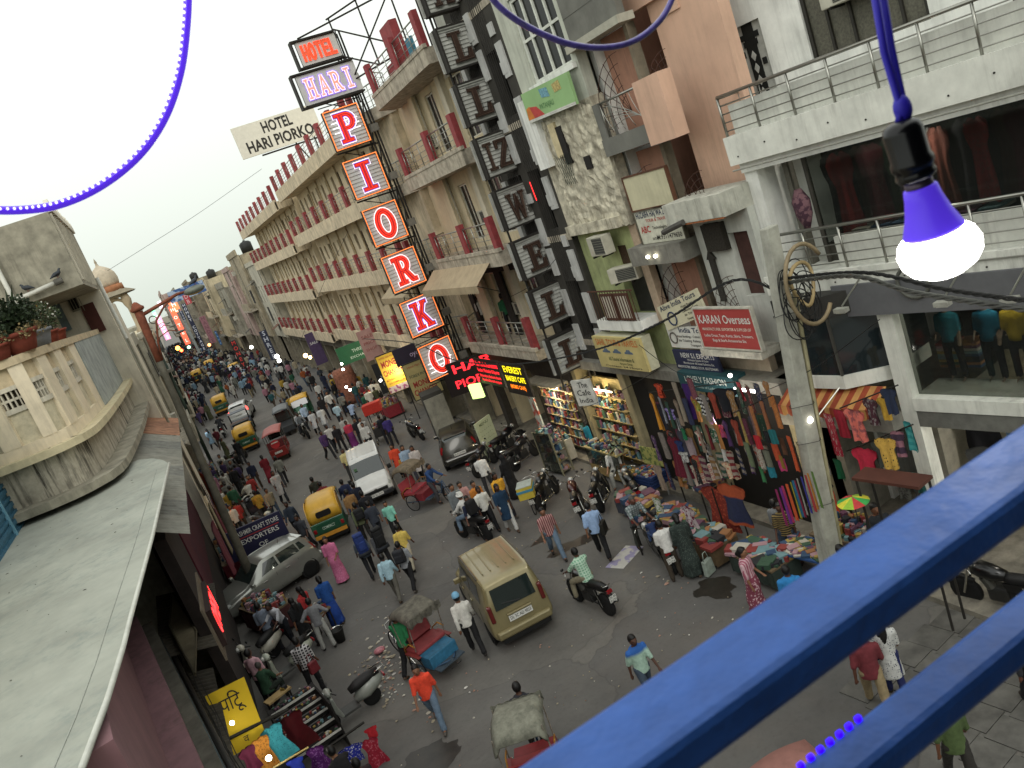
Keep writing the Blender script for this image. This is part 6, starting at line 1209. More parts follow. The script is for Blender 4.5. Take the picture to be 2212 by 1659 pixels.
# --- e-rickshaws
def erick(label, loc, rz, col_, roofc):
    t = thing('e_rickshaw', label, 'e-rickshaw', loc, rz, 'e-rickshaws in the street')
    B().prism([(-1.25, .3), (-1.3, .85), (-.9, .9), (-.85, .45), (.5, .42), (.55, .95), (.85, 1.0), (1.2, .7), (1.25, .3)], -.5, .5, 'Y').done('body', col_, t, bevel=.03)
    o = B().grid(lambda u, v: (-1.35+2.5*u, -.56+1.12*v, 1.76+.09*sin(pi*v)+.03*sin(pi*u)), 6, 8).done('roof', roofc, t, True); md = o.modifiers.new('s', 'SOLIDIFY'); md.thickness = .05
    for x in (-1.25, -.2, .8):
        for s in (-1, 1): B().cyl((x, s*.5, .6), (x, s*.52, 1.76), .02, n=6).done('post', CHR, t)
    bx('seat', M('2a1a1a', .7), t, -1.1, -.6, -.48, .48, .72, .86); bx('seat_back', M('5a1a1c', .7, 0, .1), t, -1.22, -1.14, -.48, .48, .86, 1.3); bx('windscreen', glass('2a302e'), t, .84, .86, -.46, .46, 1.05, 1.7)
    B().lathe([(.0, -1.27), (.26, -1.29), (.26, -1.25), (0, -1.24)], 16, (0, 0, 1.12), 'X').done('rear_disc', M('b0282c', .5), t); bx('disc_band', M('c9c4bb'), t, -1.31, -1.295, -.2, .2, 1.2, 1.26)
    for x, y in ((-.85, .45), (-.85, -.45), (1.0, 0)): wheel(t, x, y, .25, .1, 1 if y >= 0 else -1)
    plate(t, 'DL 1 ER', -1.34, 0, .62, pi/2, .45, .12)
q = GP((1738, 1592), 1.8); erick('pink roofed e-rickshaw under the lower railing bar', (q.x-.72, q.y-1.05, 0), radians(82), M('7d2420', .5, 0, .15, 5), M('94675e', .7, 0, .15)); erick('red e-rickshaw with round rear emblem seen from behind', (2.95, 50.0, 0), radians(80), M('7d2420', .5, 0, .15, 5), M('a8605a', .6, 0, .15)); erick('black roofed e-rickshaw carrying passengers behind the red one', (4.4, 56.3, 0), radians(-98), M('26292c', .5, 0, .15), M('565b5e', .5, 0, .15))
# --- motorcycles and scooters
def moto_proto(tank, seatc=None):
    t = thing('motorcycle', 'x', 'motorcycle'); seatc = seatc or BLKP
    for x in (-.64, .66): wheel(t, x, 0, .3, .11, 1, M('3a3a3a', .4, .6))
    B().path([(-.2, 0, .84), (.0, 0, .86), (.25, 0, .9), (.4, 0, .84)], [.1, .15, .17, .09], 12).done('tank', tank, t, True)
    B().path([(-.92, 0, .86), (-.6, 0, .83), (-.3, 0, .79), (-.12, 0, .82)], [.07, .12, .13, .08], 10).done('seat', seatc, t, True); B().box((.0, 0, .42), (.4, .24, .34)).done('engine', M('3b3b3a', .4, .6, .2), t, bevel=.05)
    B().cyl((.1, .06, .55), (.2, .06, .78), .09, n=10).done('cylinder', M('55544f', .4, .6), t)
    for s in (-1, 1):
        B().cyl((.66, s*.09, .3), (.42, s*.09, .98), .022, n=6).done('fork', CHR, t); B().cyl((-.64, s*.12, .3), (-.5, s*.12, .75), .02, n=6).done('shock', CHR, t); B().cyl((-.64, s*.09, .3), (-.05, s*.1, .36), .02, n=6).done('swing_arm', BLKP, t)
        B().path([(.38, s*.1, 1.0), (.34, s*.26, 1.1), (.22, s*.36, 1.06)], .014, 6).done('handlebar', CHR, t, True); B().sph((.3, s*.34, 1.22), .05, 8, 6, (.5, 1, .8)).done('mirror', BLKP, t, True)
        B().prism([(-.55, .55), (-.2, .6), (-.15, .76), (-.6, .8)], s*.11, s*.13, 'Y').done('side_cover', tank, t)
    B().path([(.2, -.16, .4), (.1, -.2, .24), (-.4, -.2, .28), (-.85, -.2, .36)], [.025, .025, .045, .05], 8).done('exhaust', CHR, t, True)
    B().sph((.5, 0, .98), .1, 10, 8, (.8, 1, 1)).done('headlight', M('a9aaa6', .2, .3), t, True); B().path([(.95, 0, .42), (.86, 0, .58), (.66, 0, .64), (.45, 0, .56)], .05, 6).done('front_mudguard', BLKP, t, True)
    B().path([(-1.02, 0, .48), (-.98, 0, .66), (-.8, 0, .74), (-.5, 0, .72)], .06, 6).done('rear_mudguard', BLKP, t, True); B().box((-1.0, 0, .78), (.06, .14, .08)).done('tail_light', RED_L, t); plate(t, 'DL 8S|BY 7724', -1.06, 0, .6, pi/2, .2, .16)
    B().path([(-.7, 0, .9), (-.95, .1, .92), (-1.0, 0, .93), (-.95, -.1, .92)], .012, 5).done('grab_rail', CHR, t, True); return t
def scoot_proto(c):
    t = thing('scooter', 'x', 'scooter')
    for x in (-.5, .62): wheel(t, x, 0, .23, .1, 1, M('77777a', .4, .5))
    B().path([(-.88, 0, .62), (-.7, 0, .6), (-.4, 0, .5), (-.12, 0, .4)], [.1, .19, .21, .1], 12).done('rear_body', c, t, True); B().path([(-.86, 0, .78), (-.55, 0, .78), (-.25, 0, .74), (-.05, 0, .7)], [.09, .13, .13, .08], 10).done('seat', M('191818', .6), t, True)
    bx('foot_board', M('4a4a48', .7), t, -.15, .3, -.16, .16, .26, .32); B().prism([(.28, .3), (.36, .3), (.5, .6), (.46, .92), (.38, .92), (.36, .6)], -.2, .2, 'Y').done('leg_shield', c, t, bevel=.03)
    B().path([(.5, 0, .5), (.62, 0, .5), (.8, 0, .4), (.86, 0, .28)], [.07, .1, .09, .03], 8).done('front_mudguard', c, t, True); B().sph((.42, 0, 1.0), .13, 10, 8, (.8, 1.3, .8)).done('handle_cowl', c, t, True); B().sph((.52, 0, 1.0), .07, 10, 8).done('headlight', M('b9bab5', .2), t, True)
    for s in (-1, 1): B().path([(.38, s*.1, 1.02), (.3, s*.34, 1.04)], .016, 6).done('handlebar', BLKP, t, True); B().sph((.36, s*.3, 1.2), .055, 8, 6, (.4, 1, .8)).done('mirror', BLKP, t, True)
    B().cyl((.45, 0, .9), (.62, 0, .23), .03, n=6).done('fork', BLKP, t); B().box((-.95, 0, .6), (.05, .16, .08)).done('tail_light', RED_L, t, bevel=.01); B().cyl((-.2, -.18, .3), (-.75, -.2, .34), .05, n=8).done('exhaust', M('4a4a4a', .5, .5), t); B().path([(-.7, .12, .84), (-1.0, .1, .86), (-1.02, 0, .87), (-1.0, -.1, .86), (-.7, -.12, .84)], .014, 5).done('grab_rail', CHR, t, True)
    return t
MP = {}
def place2(kind, c, label, x, y, rz, group, lean=.0):
    k = (kind, c)
    if k not in MP: o = MP[k] = moto_proto(M(c, .3, .2, .05, coat=.5)) if kind == 'm' else scoot_proto(M(c, .35, 0, .06, 5, 0, .15, coat=.4))
    else: o = copy_tree(MP[k])
    o.location = (x, y, 0); o.rotation_euler = (lean, 0, rz); o['label'] = label; o['group'] = group; return o
PG = 'two-wheelers parked on the right'; SG = 'scooters parked on the left'; RG = 'two-wheelers being ridden'
for p, a, c, lab in (((1190, 1085), 40, '151515', 'black cruiser motorcycle parked nearest the bicycle with the yellow box'), ((1262, 1105), 62, '3a1512', 'maroon tank motorcycle parked with a rolled mat on its seat'), ((1310, 1085), 50, '1c1c1e', 'black motorcycle parked behind the red seat cover'), ((1385, 1085), 70, '101214', 'dark motorcycle parked behind the man in checked shirt'), ((1110, 975), 20, '141416', 'black motorcycle parked next to the menu board'), ((1140, 1000), 24, '1a1a1c', 'black motorcycle parked in front of the bright shop'), ((905, 948), 95, '2a2a2a', 'dark motorcycle parked behind the grey hatchback'), ((1055, 1015), 35, '202024', 'black motorcycle beside the man in white near the hatchback')):
    q = GP(p); place2('m', c, lab, q.x, q.y, radians(a), PG, -.12)
q = GP((1500, 1150)); place2('m', '0e0e10', 'black motorcycle parked among the clothes racks', 8.6, 17.4, radians(75), PG, -.12)
q = GP((2190, 1330)); place2('m', '0c0c0d', 'black motorcycle parked on the paved strip at the right edge', q.x+.1, q.y+.2, radians(100), PG, -.12)
place2('m', '101012', 'black motorcycle ridden by a man in white turban with glowing tail light', 5.95, 24.75, radians(108), RG); place2('m', '0f0f11', 'black motorcycle with red mudflap ridden by a man in green checks', 6.3, 17.35, radians(97), RG)
place2('m', '1a1c22', 'motorcycle with two riders coming past the e-rickshaw', 4.85, 52.2, radians(-85), RG); place2('m', '222222', 'motorcycle ridden beside the far white saloon', .6, 66, radians(85), RG)
for p, a, c, lab in (((575, 1140), -62, 'b9b8a2', 'cream scooter parked nose out left of the auto rickshaw'), ((545, 1075), 60, 'b5b5a8', 'cream scooter parked by the left stalls behind the vendor'), ((560, 1105), 115, '26262a', 'black scooter parked beside the cream scooter'), ((620, 1440), -160, 'a9afa0', 'pale green scooter parked beside the woman in checks'), ((760, 1520), -172, '8c9088', 'grey green scooter parked at the bottom clothes stall'), ((505, 1020), 50, '1d1d20', 'black motor scooter under the left canopy'), ((520, 985), 60, '33302d', 'dark scooter farther up the left kerb'), ((560, 1420), -150, 'b7b3a4', 'white scooter half hidden by shoppers at the left stall')):
    q = GP(p, .35); place2('s', c, lab, q.x, q.y, radians(a), SG, -.1)
# bicycle with yellow box
def bicycle(label, loc, rz, box=None):
    t = thing('bicycle', label, 'bicycle', loc, rz); FM = M('1d1f1e', .5, .2)
    for x in (-.52, .55): spoke_wheel(t, x, 0, .34)
    for a in (((-.52, 0, .34), (-.1, 0, .3)), ((-.1, 0, .3), (-.2, 0, .85)), ((-.18, 0, .8), (.36, 0, .86)), ((-.1, 0, .3), (.38, 0, .78)), ((.34, 0, .95), (.55, 0, .34)), ((-.52, 0, .34), (-.18, 0, .78))): B().cyl(a[0], a[1], .016, n=6).done('frame_tube', FM, t)
    B().path([(.2, -.26, .98), (.33, -.1, 1.02), (.33, .1, 1.02), (.2, .26, .98)], .012, 5).done('handlebar', CHR, t, True); B().sph((-.22, 0, .9), .11, 8, 6, (1.2, .8, .4)).done('saddle', BLKP, t, True); bx('carrier', FM, t, -.85, -.3, -.09, .09, .72, .74)
    if box: o = thing('vendor_box', 'yellow and blue vendor box on the bicycle carrier', 'box', loc, rz); bx('crate', M('b5a23a', .7, 0, .15), o, -1.0, -.4, -.26, .26, .76, 1.18); bx('sign_strip', M('3f7f9a', .7), o, -1.02, -.38, -.28, .28, 1.0, 1.08); bx('lid', M('9aa6a2', .5), o, -1.0, -.4, -.26, .26, 1.182, 1.2)
q = GP((1160, 1095)); bicycle('old black bicycle leaning by the parked motorcycles', (q.x, q.y, 0), radians(60), True)
q = GP((1420, 1030)); bicycle('black bicycle with a green-spoked wheel behind the motorcycles', (q.x-.2, q.y-3.2, 0), radians(75))
# ================================================================ PEOPLE
from mathutils import noise as mnoise
def ell(b, secs, n=14):
    """stack of elliptical rings (x, y, z, rx, ry) closed at both ends"""
    vs = [(x+rx*cos(2*pi*j/n), y+ry*sin(2*pi*j/n), z) for x, y, z, rx, ry in secs for j in range(n)]; k = len(secs)
    b.add(vs, [(i*n+j, i*n+(j+1) % n, (i+1)*n+(j+1) % n, (i+1)*n+j) for i in range(k-1) for j in range(n)]+[tuple(range(n-1, -1, -1)), tuple(range((k-1)*n, k*n))])
def caps(b, p, q, r0, r1): b.cyl(p, q, r0, r1, 10); b.sph(p, r0, 10, 8); b.sph(q, r1, 10, 8)
def person_parts(P):
    """raw overlapping pieces of one pose; forward = +y. returns {part: builder}"""
    th, kn = P['leg'], P['knee']; lean = P.get('lean', 0); seat = P.get('seat'); TL, SL = .43, .42
    hips = {}; low = 0
    for i, s in ((0, -1), (1, 1)):
        sp = P.get('spread', 0); d1 = Vector((s*sp, sin(th[i]), -cos(th[i]))).normalized(); d2 = Vector((s*sp*.3, sin(th[i]-kn[i]), -cos(th[i]-kn[i]))).normalized()
        k = Vector((s*.095, 0, 0))+d1*TL; a = k+d2*SL; hips[i] = (Vector((s*.095, 0, 0)), k, a); low = min(low, a.z)
    pz = seat if seat else -low+.075
    O = Vector((0, 0, pz)); leanv = Vector((0, sin(lean), cos(lean)))
    def up(h, x=0, y=0): return O+leanv*h+Vector((x, y*cos(lean), -y*sin(lean)))
    R = {k: B() for k in ('body', 'shirt', 'trousers', 'shoes', 'hair')}
    bd, sh, tr, so, ha = (R[k] for k in ('body', 'shirt', 'trousers', 'shoes', 'hair'))
    fat = P.get('fat', 1.)
    # legs
    for i in (0, 1):
        h, k, a = [O+v for v in hips[i]]; f = Vector((.02*(1 if i else -1), 1, 0)).normalized(); ft = th[i]-kn[i]
        fd = Vector((0, cos(max(-.6, ft*.6)), sin(max(-.6, ft*.6)))) if not seat else Vector((0, 1, -.1)).normalized()
        caps(bd, h, k, .07, .05); caps(bd, k, a, .048, .036); caps(bd, a, a+fd*.13-Vector((0, 0, .045)), .038, .03)
        caps(so, a-Vector((0, .02, .035)), a+fd*.15-Vector((0, 0, .045)), .045, .04)
        w_ = P.get('wide', 1.)
        caps(tr, h, k, .098*fat, .075*w_); caps(tr, k, a+(k-a)*.08, .072*w_, .066*w_)
    ell(tr, [(*up(-.1)[:], .13*fat, .1), (*up(.0)[:], .165*fat, .125*fat), (*up(.1)[:], .155*fat, .115*fat)])
    # torso
    T = [(-.06, .15, .1), (.06, .14, .1), (.25, .14, .1), (.42, .165, .105), (.5, .13, .085), (.54, .06, .055)]
    ell(bd, [(*up(h)[:], x*.82, y*.8) for h, x, y in T]); 
    lo = P.get('hem', -.1)
    S_ = [(lo, .178*fat, .135*fat), (.05, .168*fat, .128*fat), (.2, .158*fat, .12*fat), (.36, .178, .128), (.44, .19, .12), (.505, .13, .095), (.535, .07, .068)]
    if P.get('skirt') is not None:
        zf = P['skirt']; nst = 6; base = up(.1)
        sk = [(base.x, base.y, base.z, .16, .12)]+[(0, .03*sin(j*1.3), base.z+(zf-base.z)*j/nst, .17+.09*(j/nst)*P.get('flare', 1), .13+.12*(j/nst)*P.get('flare', 1)) for j in range(1, nst+1)]
        ell(tr if not P.get('gown') else sh, sk, 20)
    ell(sh, [(*up(h)[:], x, y) for h, x, y in S_])
    if lo < -.2:
        ell(sh, [(*up(.1)[:], .16, .12), (*up(-.1)[:], .185, .15), (*up(lo)[:], .215, .19)])
    # arms
    for i, s in ((0, -1), (1, 1)):
        a, e, ab = P['arm'][i]; shd = up(.43, s*.175); d1 = Vector((s*sin(ab), sin(a)*cos(ab), -cos(a)*cos(ab))).normalized()
        inn = P.get('inn', (0, 0))[i]; d2 = Vector((s*(sin(ab)*.5-inn), sin(a+e), -cos(a+e))).normalized()
        el = shd+d1*.285; wr = el+d2*.25; caps(bd, shd, el, .05, .038); caps(bd, el, wr, .036, .026)
        pal = wr+d2*.05; caps(bd, wr, pal, .025, .028); sd = d2.cross(Vector((0, 1, 0)) if abs(d2.y) < .8 else Vector((0, 0, 1))).normalized()
        for q, ln in ((-.024, .058), (-.008, .07), (.008, .066), (.024, .05)):
            p0 = pal+sd*q; caps(bd, p0, p0+d2*ln*.6+Vector((0, .008, 0)), .0095, .009); caps(bd, p0+d2*ln*.6+Vector((0, .008, 0)), p0+d2*ln+Vector((0, .022, 0)), .009, .008)
        p0 = wr+d2*.02+sd*.026*(-s); caps(bd, p0, p0+d2*.045+sd*.02*(-s)+Vector((0, .02, 0)), .011, .009)
        caps(sh, shd, el, .068, .056); 
        if P.get('sleeve', 0): caps(sh, el, el+d2*.21, .054, .043)
    # head
    nk = up(.53); hd = up(.66, 0, .02); caps(bd, nk-leanv*.05, up(.6, 0, .012), .055, .05)
    hm = B(); hm.sph(hd, .1, 16, 12, (.8, .98, 1.18)); bd.add(hm.v, hm.f); bd.sph(hd+Vector((0, .035, -.062)), .055, 10, 8, (.95, 1, .9))
    bd.sph(hd+Vector((0, .104, -.012)), .018, 8, 6, (.8, 1, 1.3)); 
    for s in (-1, 1): bd.sph(hd+Vector((s*.08, -.005, -.01)), .024, 8, 6, (.4, .8, 1.2)); bd.sph(hd+Vector((s*.035, .082, .022)), .018, 8, 6, (1.3, .8, .6))
    hk = P.get('hair', 'short')
    if hk == 'scarf':
        ha.sph(hd+Vector((0, -.012, .005)), .125, 14, 10, (.88, 1, 1.1)); ell(ha, [(*(nk+Vector((0, -.01, -.1)))[:], .2, .14), (*(nk+Vector((0, -.02, 0)))[:], .12, .1), (*(hd-Vector((0, .03, .05)))[:], .1, .1)])
    else:
        ha.sph(hd+Vector((0, -.022, .026)), .108, 14, 10, (.83, .95, 1.08)); ha.sph(hd+Vector((0, .03, .085)), .055, 10, 8, (1.25, 1, .55))
        if hk == 'bun': ha.sph(hd+Vector((0, -.13, -.03)), .055, 10, 8); ha.sph(hd+Vector((0, -.07, -.06)), .075, 10, 8, (1, .8, 1))
        if hk == 'long': ell(ha, [(*(hd+Vector((0, -.11, -.42)))[:], .05, .03), (*(hd+Vector((0, -.11, -.25)))[:], .09, .04), (*(hd+Vector((0, -.08, -.05)))[:], .09, .06)])
    R['eyes'] = B()
    for s in (-1, 1): R['eyes'].sph(hd+Vector((s*.033, .091, .012)), .0105, 6, 5, (1.2, .5, .7))
    R['eyes'].box(hd+Vector((0, .1, -.058)), (.04, .008, .008)); R['head'] = hd; return R
A0 = (.05, .15, .12)
POSES = {
 'walkA': dict(leg=(.38, -.3), knee=(.1, .45), arm=((-.35, .3, .14), (.35, .35, .14)), sleeve=1),
 'walkB': dict(leg=(-.28, .4), knee=(.4, .08), arm=((.35, .3, .16), (-.3, .25, .16)), lean=.05),
 'walkC': dict(leg=(.5, -.42), knee=(.12, .3), arm=((-.2, .25, .2), (.25, .4, .2)), wide=1.08, lean=.06),
 'stand': dict(leg=(.03, -.04), knee=(.03, .03), arm=(A0, (.1, .5, .14)), spread=.08),
 'standL': dict(leg=(-.05, .08), knee=(.05, .1), arm=((.2, 1.5, .12), (.05, .2, .12)), sleeve=1, spread=.06, inn=(.5, 0)),
 'hips': dict(leg=(.04, -.06), knee=(.03, .06), arm=((-.35, 1.0, .75), (-.35, 1.0, .75)), spread=.12, inn=(1.1, 1.1)),
 'lean': dict(leg=(.1, -.1), knee=(.1, .15), arm=((.7, .5, .15), (.8, .6, .15)), lean=.35, spread=.08),
 'saree': dict(leg=(.12, -.12), knee=(.05, .15), arm=((.15, .9, .12), (.05, .2, .1)), skirt=.06, flare=.7, hair='bun', inn=(.4, 0)),
 'gown': dict(leg=(.12, -.12), knee=(.05, .15), arm=((.1, .3, .12), (.1, .5, .12)), skirt=.08, flare=.9, gown=1, sleeve=1, hair='bun'),
 'kurta': dict(leg=(.25, -.2), knee=(.1, .3), arm=((-.2, .3, .12), (.25, .5, .12)), hem=-.42, hair='long'),
 'burqa': dict(leg=(.12, -.12), knee=(.05, .15), arm=((.1, .6, .12), (.1, .3, .12)), skirt=.05, flare=1., gown=1, sleeve=1, hair='scarf'),
 'ride': dict(leg=(1.35, 1.3), knee=(1.45, 1.4), arm=((.75, .35, .25), (.75, .35, .25)), seat=.97, lean=.16, spread=.35, sleeve=1),
 'rideB': dict(leg=(1.25, 1.2), knee=(1.3, 1.35), arm=((.8, .3, .25), (.8, .3, .25)), seat=.97, lean=.2, spread=.35),
 'pedal': dict(leg=(.95, .45), knee=(1.15, .5), arm=((.75, .35, .2), (.75, .35, .2)), seat=1.0, lean=.3, spread=.1, sleeve=1),
 'sit': dict(leg=(1.4, 1.35), knee=(1.45, 1.4), arm=((.5, .6, .12), (.5, .7, .12)), seat=.55, lean=.15, spread=.15)}
_raw = []
PM = {}; HEAD = {}
for nm, P in POSES.items():
    R = person_parts(P); HEAD[nm] = R.pop('head')
    for part, b in R.items():
        if not b.v: continue
        if part == 'eyes': PM[nm, part, 0] = PM[nm, part, 1] = b.mesh('eyes', M('0d0a08', .5, 0, 0), True); continue
        me0 = b.mesh(part, ())
        for lod, vx in ((0, .016 if part == 'body' else .021), (1, .045 if part != 'hair' else .035)):
            o = bpy.data.objects.new('raw', me0); COL.objects.link(o); md = o.modifiers.new('r', 'REMESH'); md.mode = 'VOXEL'; md.voxel_size = vx; md.use_smooth_shade = True
            md = o.modifiers.new('s', 'SMOOTH'); md.factor = .5; md.iterations = 3 if lod == 0 else 1; _raw.append((nm, part, lod, o))
_dg = bpy.context.evaluated_depsgraph_get()
for nm, part, lod, o in _raw:
    me = bpy.data.meshes.new_from_object(o.evaluated_get(_dg)); me.name = part
    if lod == 0 and part in ('shirt', 'trousers'):
        for v in me.vertices:
            n_ = mnoise.noise(v.co*Vector((9, 9, 5)).x if False else Vector((v.co.x*11, v.co.y*11, v.co.z*6)))+.6*mnoise.noise(v.co*26); v.co += v.normal*(.011*n_)
    me.materials.clear(); me.materials.append(M('808080')); PM[nm, part, lod] = me
for *_, o in _raw: bpy.data.objects.remove(o)
SKIN = [M(c, .6, 0, .06, 20) for c in ('6a4530', '59382a', '7b5640', '4a2f22', '805a42')]; HAIRB = M('0c0a09', .55, 0, .2, 40); HAIRG = M('4a4642', .6, 0, .3, 40)
FOOT = [M(c, .7) for c in ('1a1512', '2d221a', '4a3a2c', '141414', '55504a')]
CLO = {}
def cloth(c, **k):
    key = (str(c), str(k))
    if key not in CLO: CLO[key] = M(c, .9, 0, .14, 14, .15, **k)
    return CLO[key]
def person(label, pose, x, y, rz, shirt, trou, z=0, s=1., lod=0, hair=None, group=None, skin=None, shoe=None, seed=None, extras=None, tilt=0):
    r = random.Random(seed if seed is not None else int(x*1000+y*77)); t = thing('person', label, 'person', (x, y, z), rz, group or 'people in the street'); t.scale = (s, s, s)
    sk = skin or r.choice(SKIN); mt = dict(body=sk, shirt=shirt if not isinstance(shirt, str) else cloth(shirt), trousers=trou if not isinstance(trou, str) else cloth(trou), shoes=shoe or r.choice(FOOT), hair=hair or HAIRB)
    for part in ('body', 'shirt', 'trousers', 'shoes', 'hair') if lod == 0 else ('body', 'shirt', 'trousers', 'hair'):
        if (pose, part, lod) in PM: inst(PM[pose, part, lod], {'shirt': 'top', 'trousers': 'lower_garment'}.get(part, part), t, mats=[mt[part]])
    if lod == 0: inst(PM[pose, 'eyes', 0], 'face_features', t)
    if extras: extras(t, HEAD[pose])
    return t
def turban(c): 
    def f(t, hd):
        b = B()
        for k in range(5): b.path([hd+Vector((.098*cos(a)*(1-.1*k), -.015+.112*sin(a)*(1-.1*k), .035+.026*k+.018*sin(a+k))) for a in [i*pi/8 for i in range(16)]], .026, 6, True)
        b.sph(hd+Vector((0, -.015, .1)), .085, 12, 8, (1, 1, .7)); b.done('turban', cloth(c), t, True)
    return f
def cap_(c):
    def f(t, hd): B().sph(hd+Vector((0, -.01, .05)), .112, 14, 8, (.86, 1, .95)).done('cap', cloth(c), t, True)
    return f
def H(c, r, x, y, h=1.66): q = GP(Z(c, r, x, y), h); return q.x, q.y
def pack(label, who, col_, big=False):
    """a rucksack worn on a back: a thing of its own"""
    o = thing('backpack', label, 'backpack', who.location, who.rotation_euler[2], 'backpacks worn by walkers'); h = .62 if big else .44; m_ = M(col_, .8, 0, .2, 12, .3)
    B().box((0, -.23, 1.02+h/2), (.36, .2, h)).done('main_bag', m_, o, bevel=.06); B().box((0, -.35, .98+h/2), (.27, .08, h*.5)).done('front_pocket', M(col_, .85, 0, .35, 12), o, bevel=.03)
    for s in (-1, 1): B().path([(s*.11, -.17, 1.05), (s*.13, .1, 1.15), (s*.12, .13, 1.32), (s*.11, -.02, 1.47), (s*.1, -.18, 1.42)], .022, 6).done('strap', m_, o, True)
    if big: B().cyl((-.22, -.25, .98), (.22, -.25, .98), .09, n=10).done('bedroll', M('24282e', .8), o, True); B().box((0, -.24, 1.68), (.34, .22, .12)).done('lid', m_, o, bevel=.04)
    o.scale = who.scale; return o
def bag(label, x, y, z, col_, w=.3, h=.3, rz=0): 
    o = thing('hand_bag', label, 'bag', (x, y, z), rz); B().prism([(-w/2, 0), (w/2, 0), (w*.42, h), (-w*.42, h)], -.06, .06, 'Y').done('bag_body', M(col_, .6, 0, .2, 10), o, bevel=.02); B().path([(-w*.3, 0, h), (-w*.15, 0, h+.2), (w*.15, 0, h+.2), (w*.3, 0, h)], .012, 5).done('strap', M(col_, .6), o, True); return o
PI2 = pi; AWY = 0.; BLKC = '141416'; JEAN = cloth('3a4654'); JEANL = cloth('5f7183'); DRK = '1c1b1d'
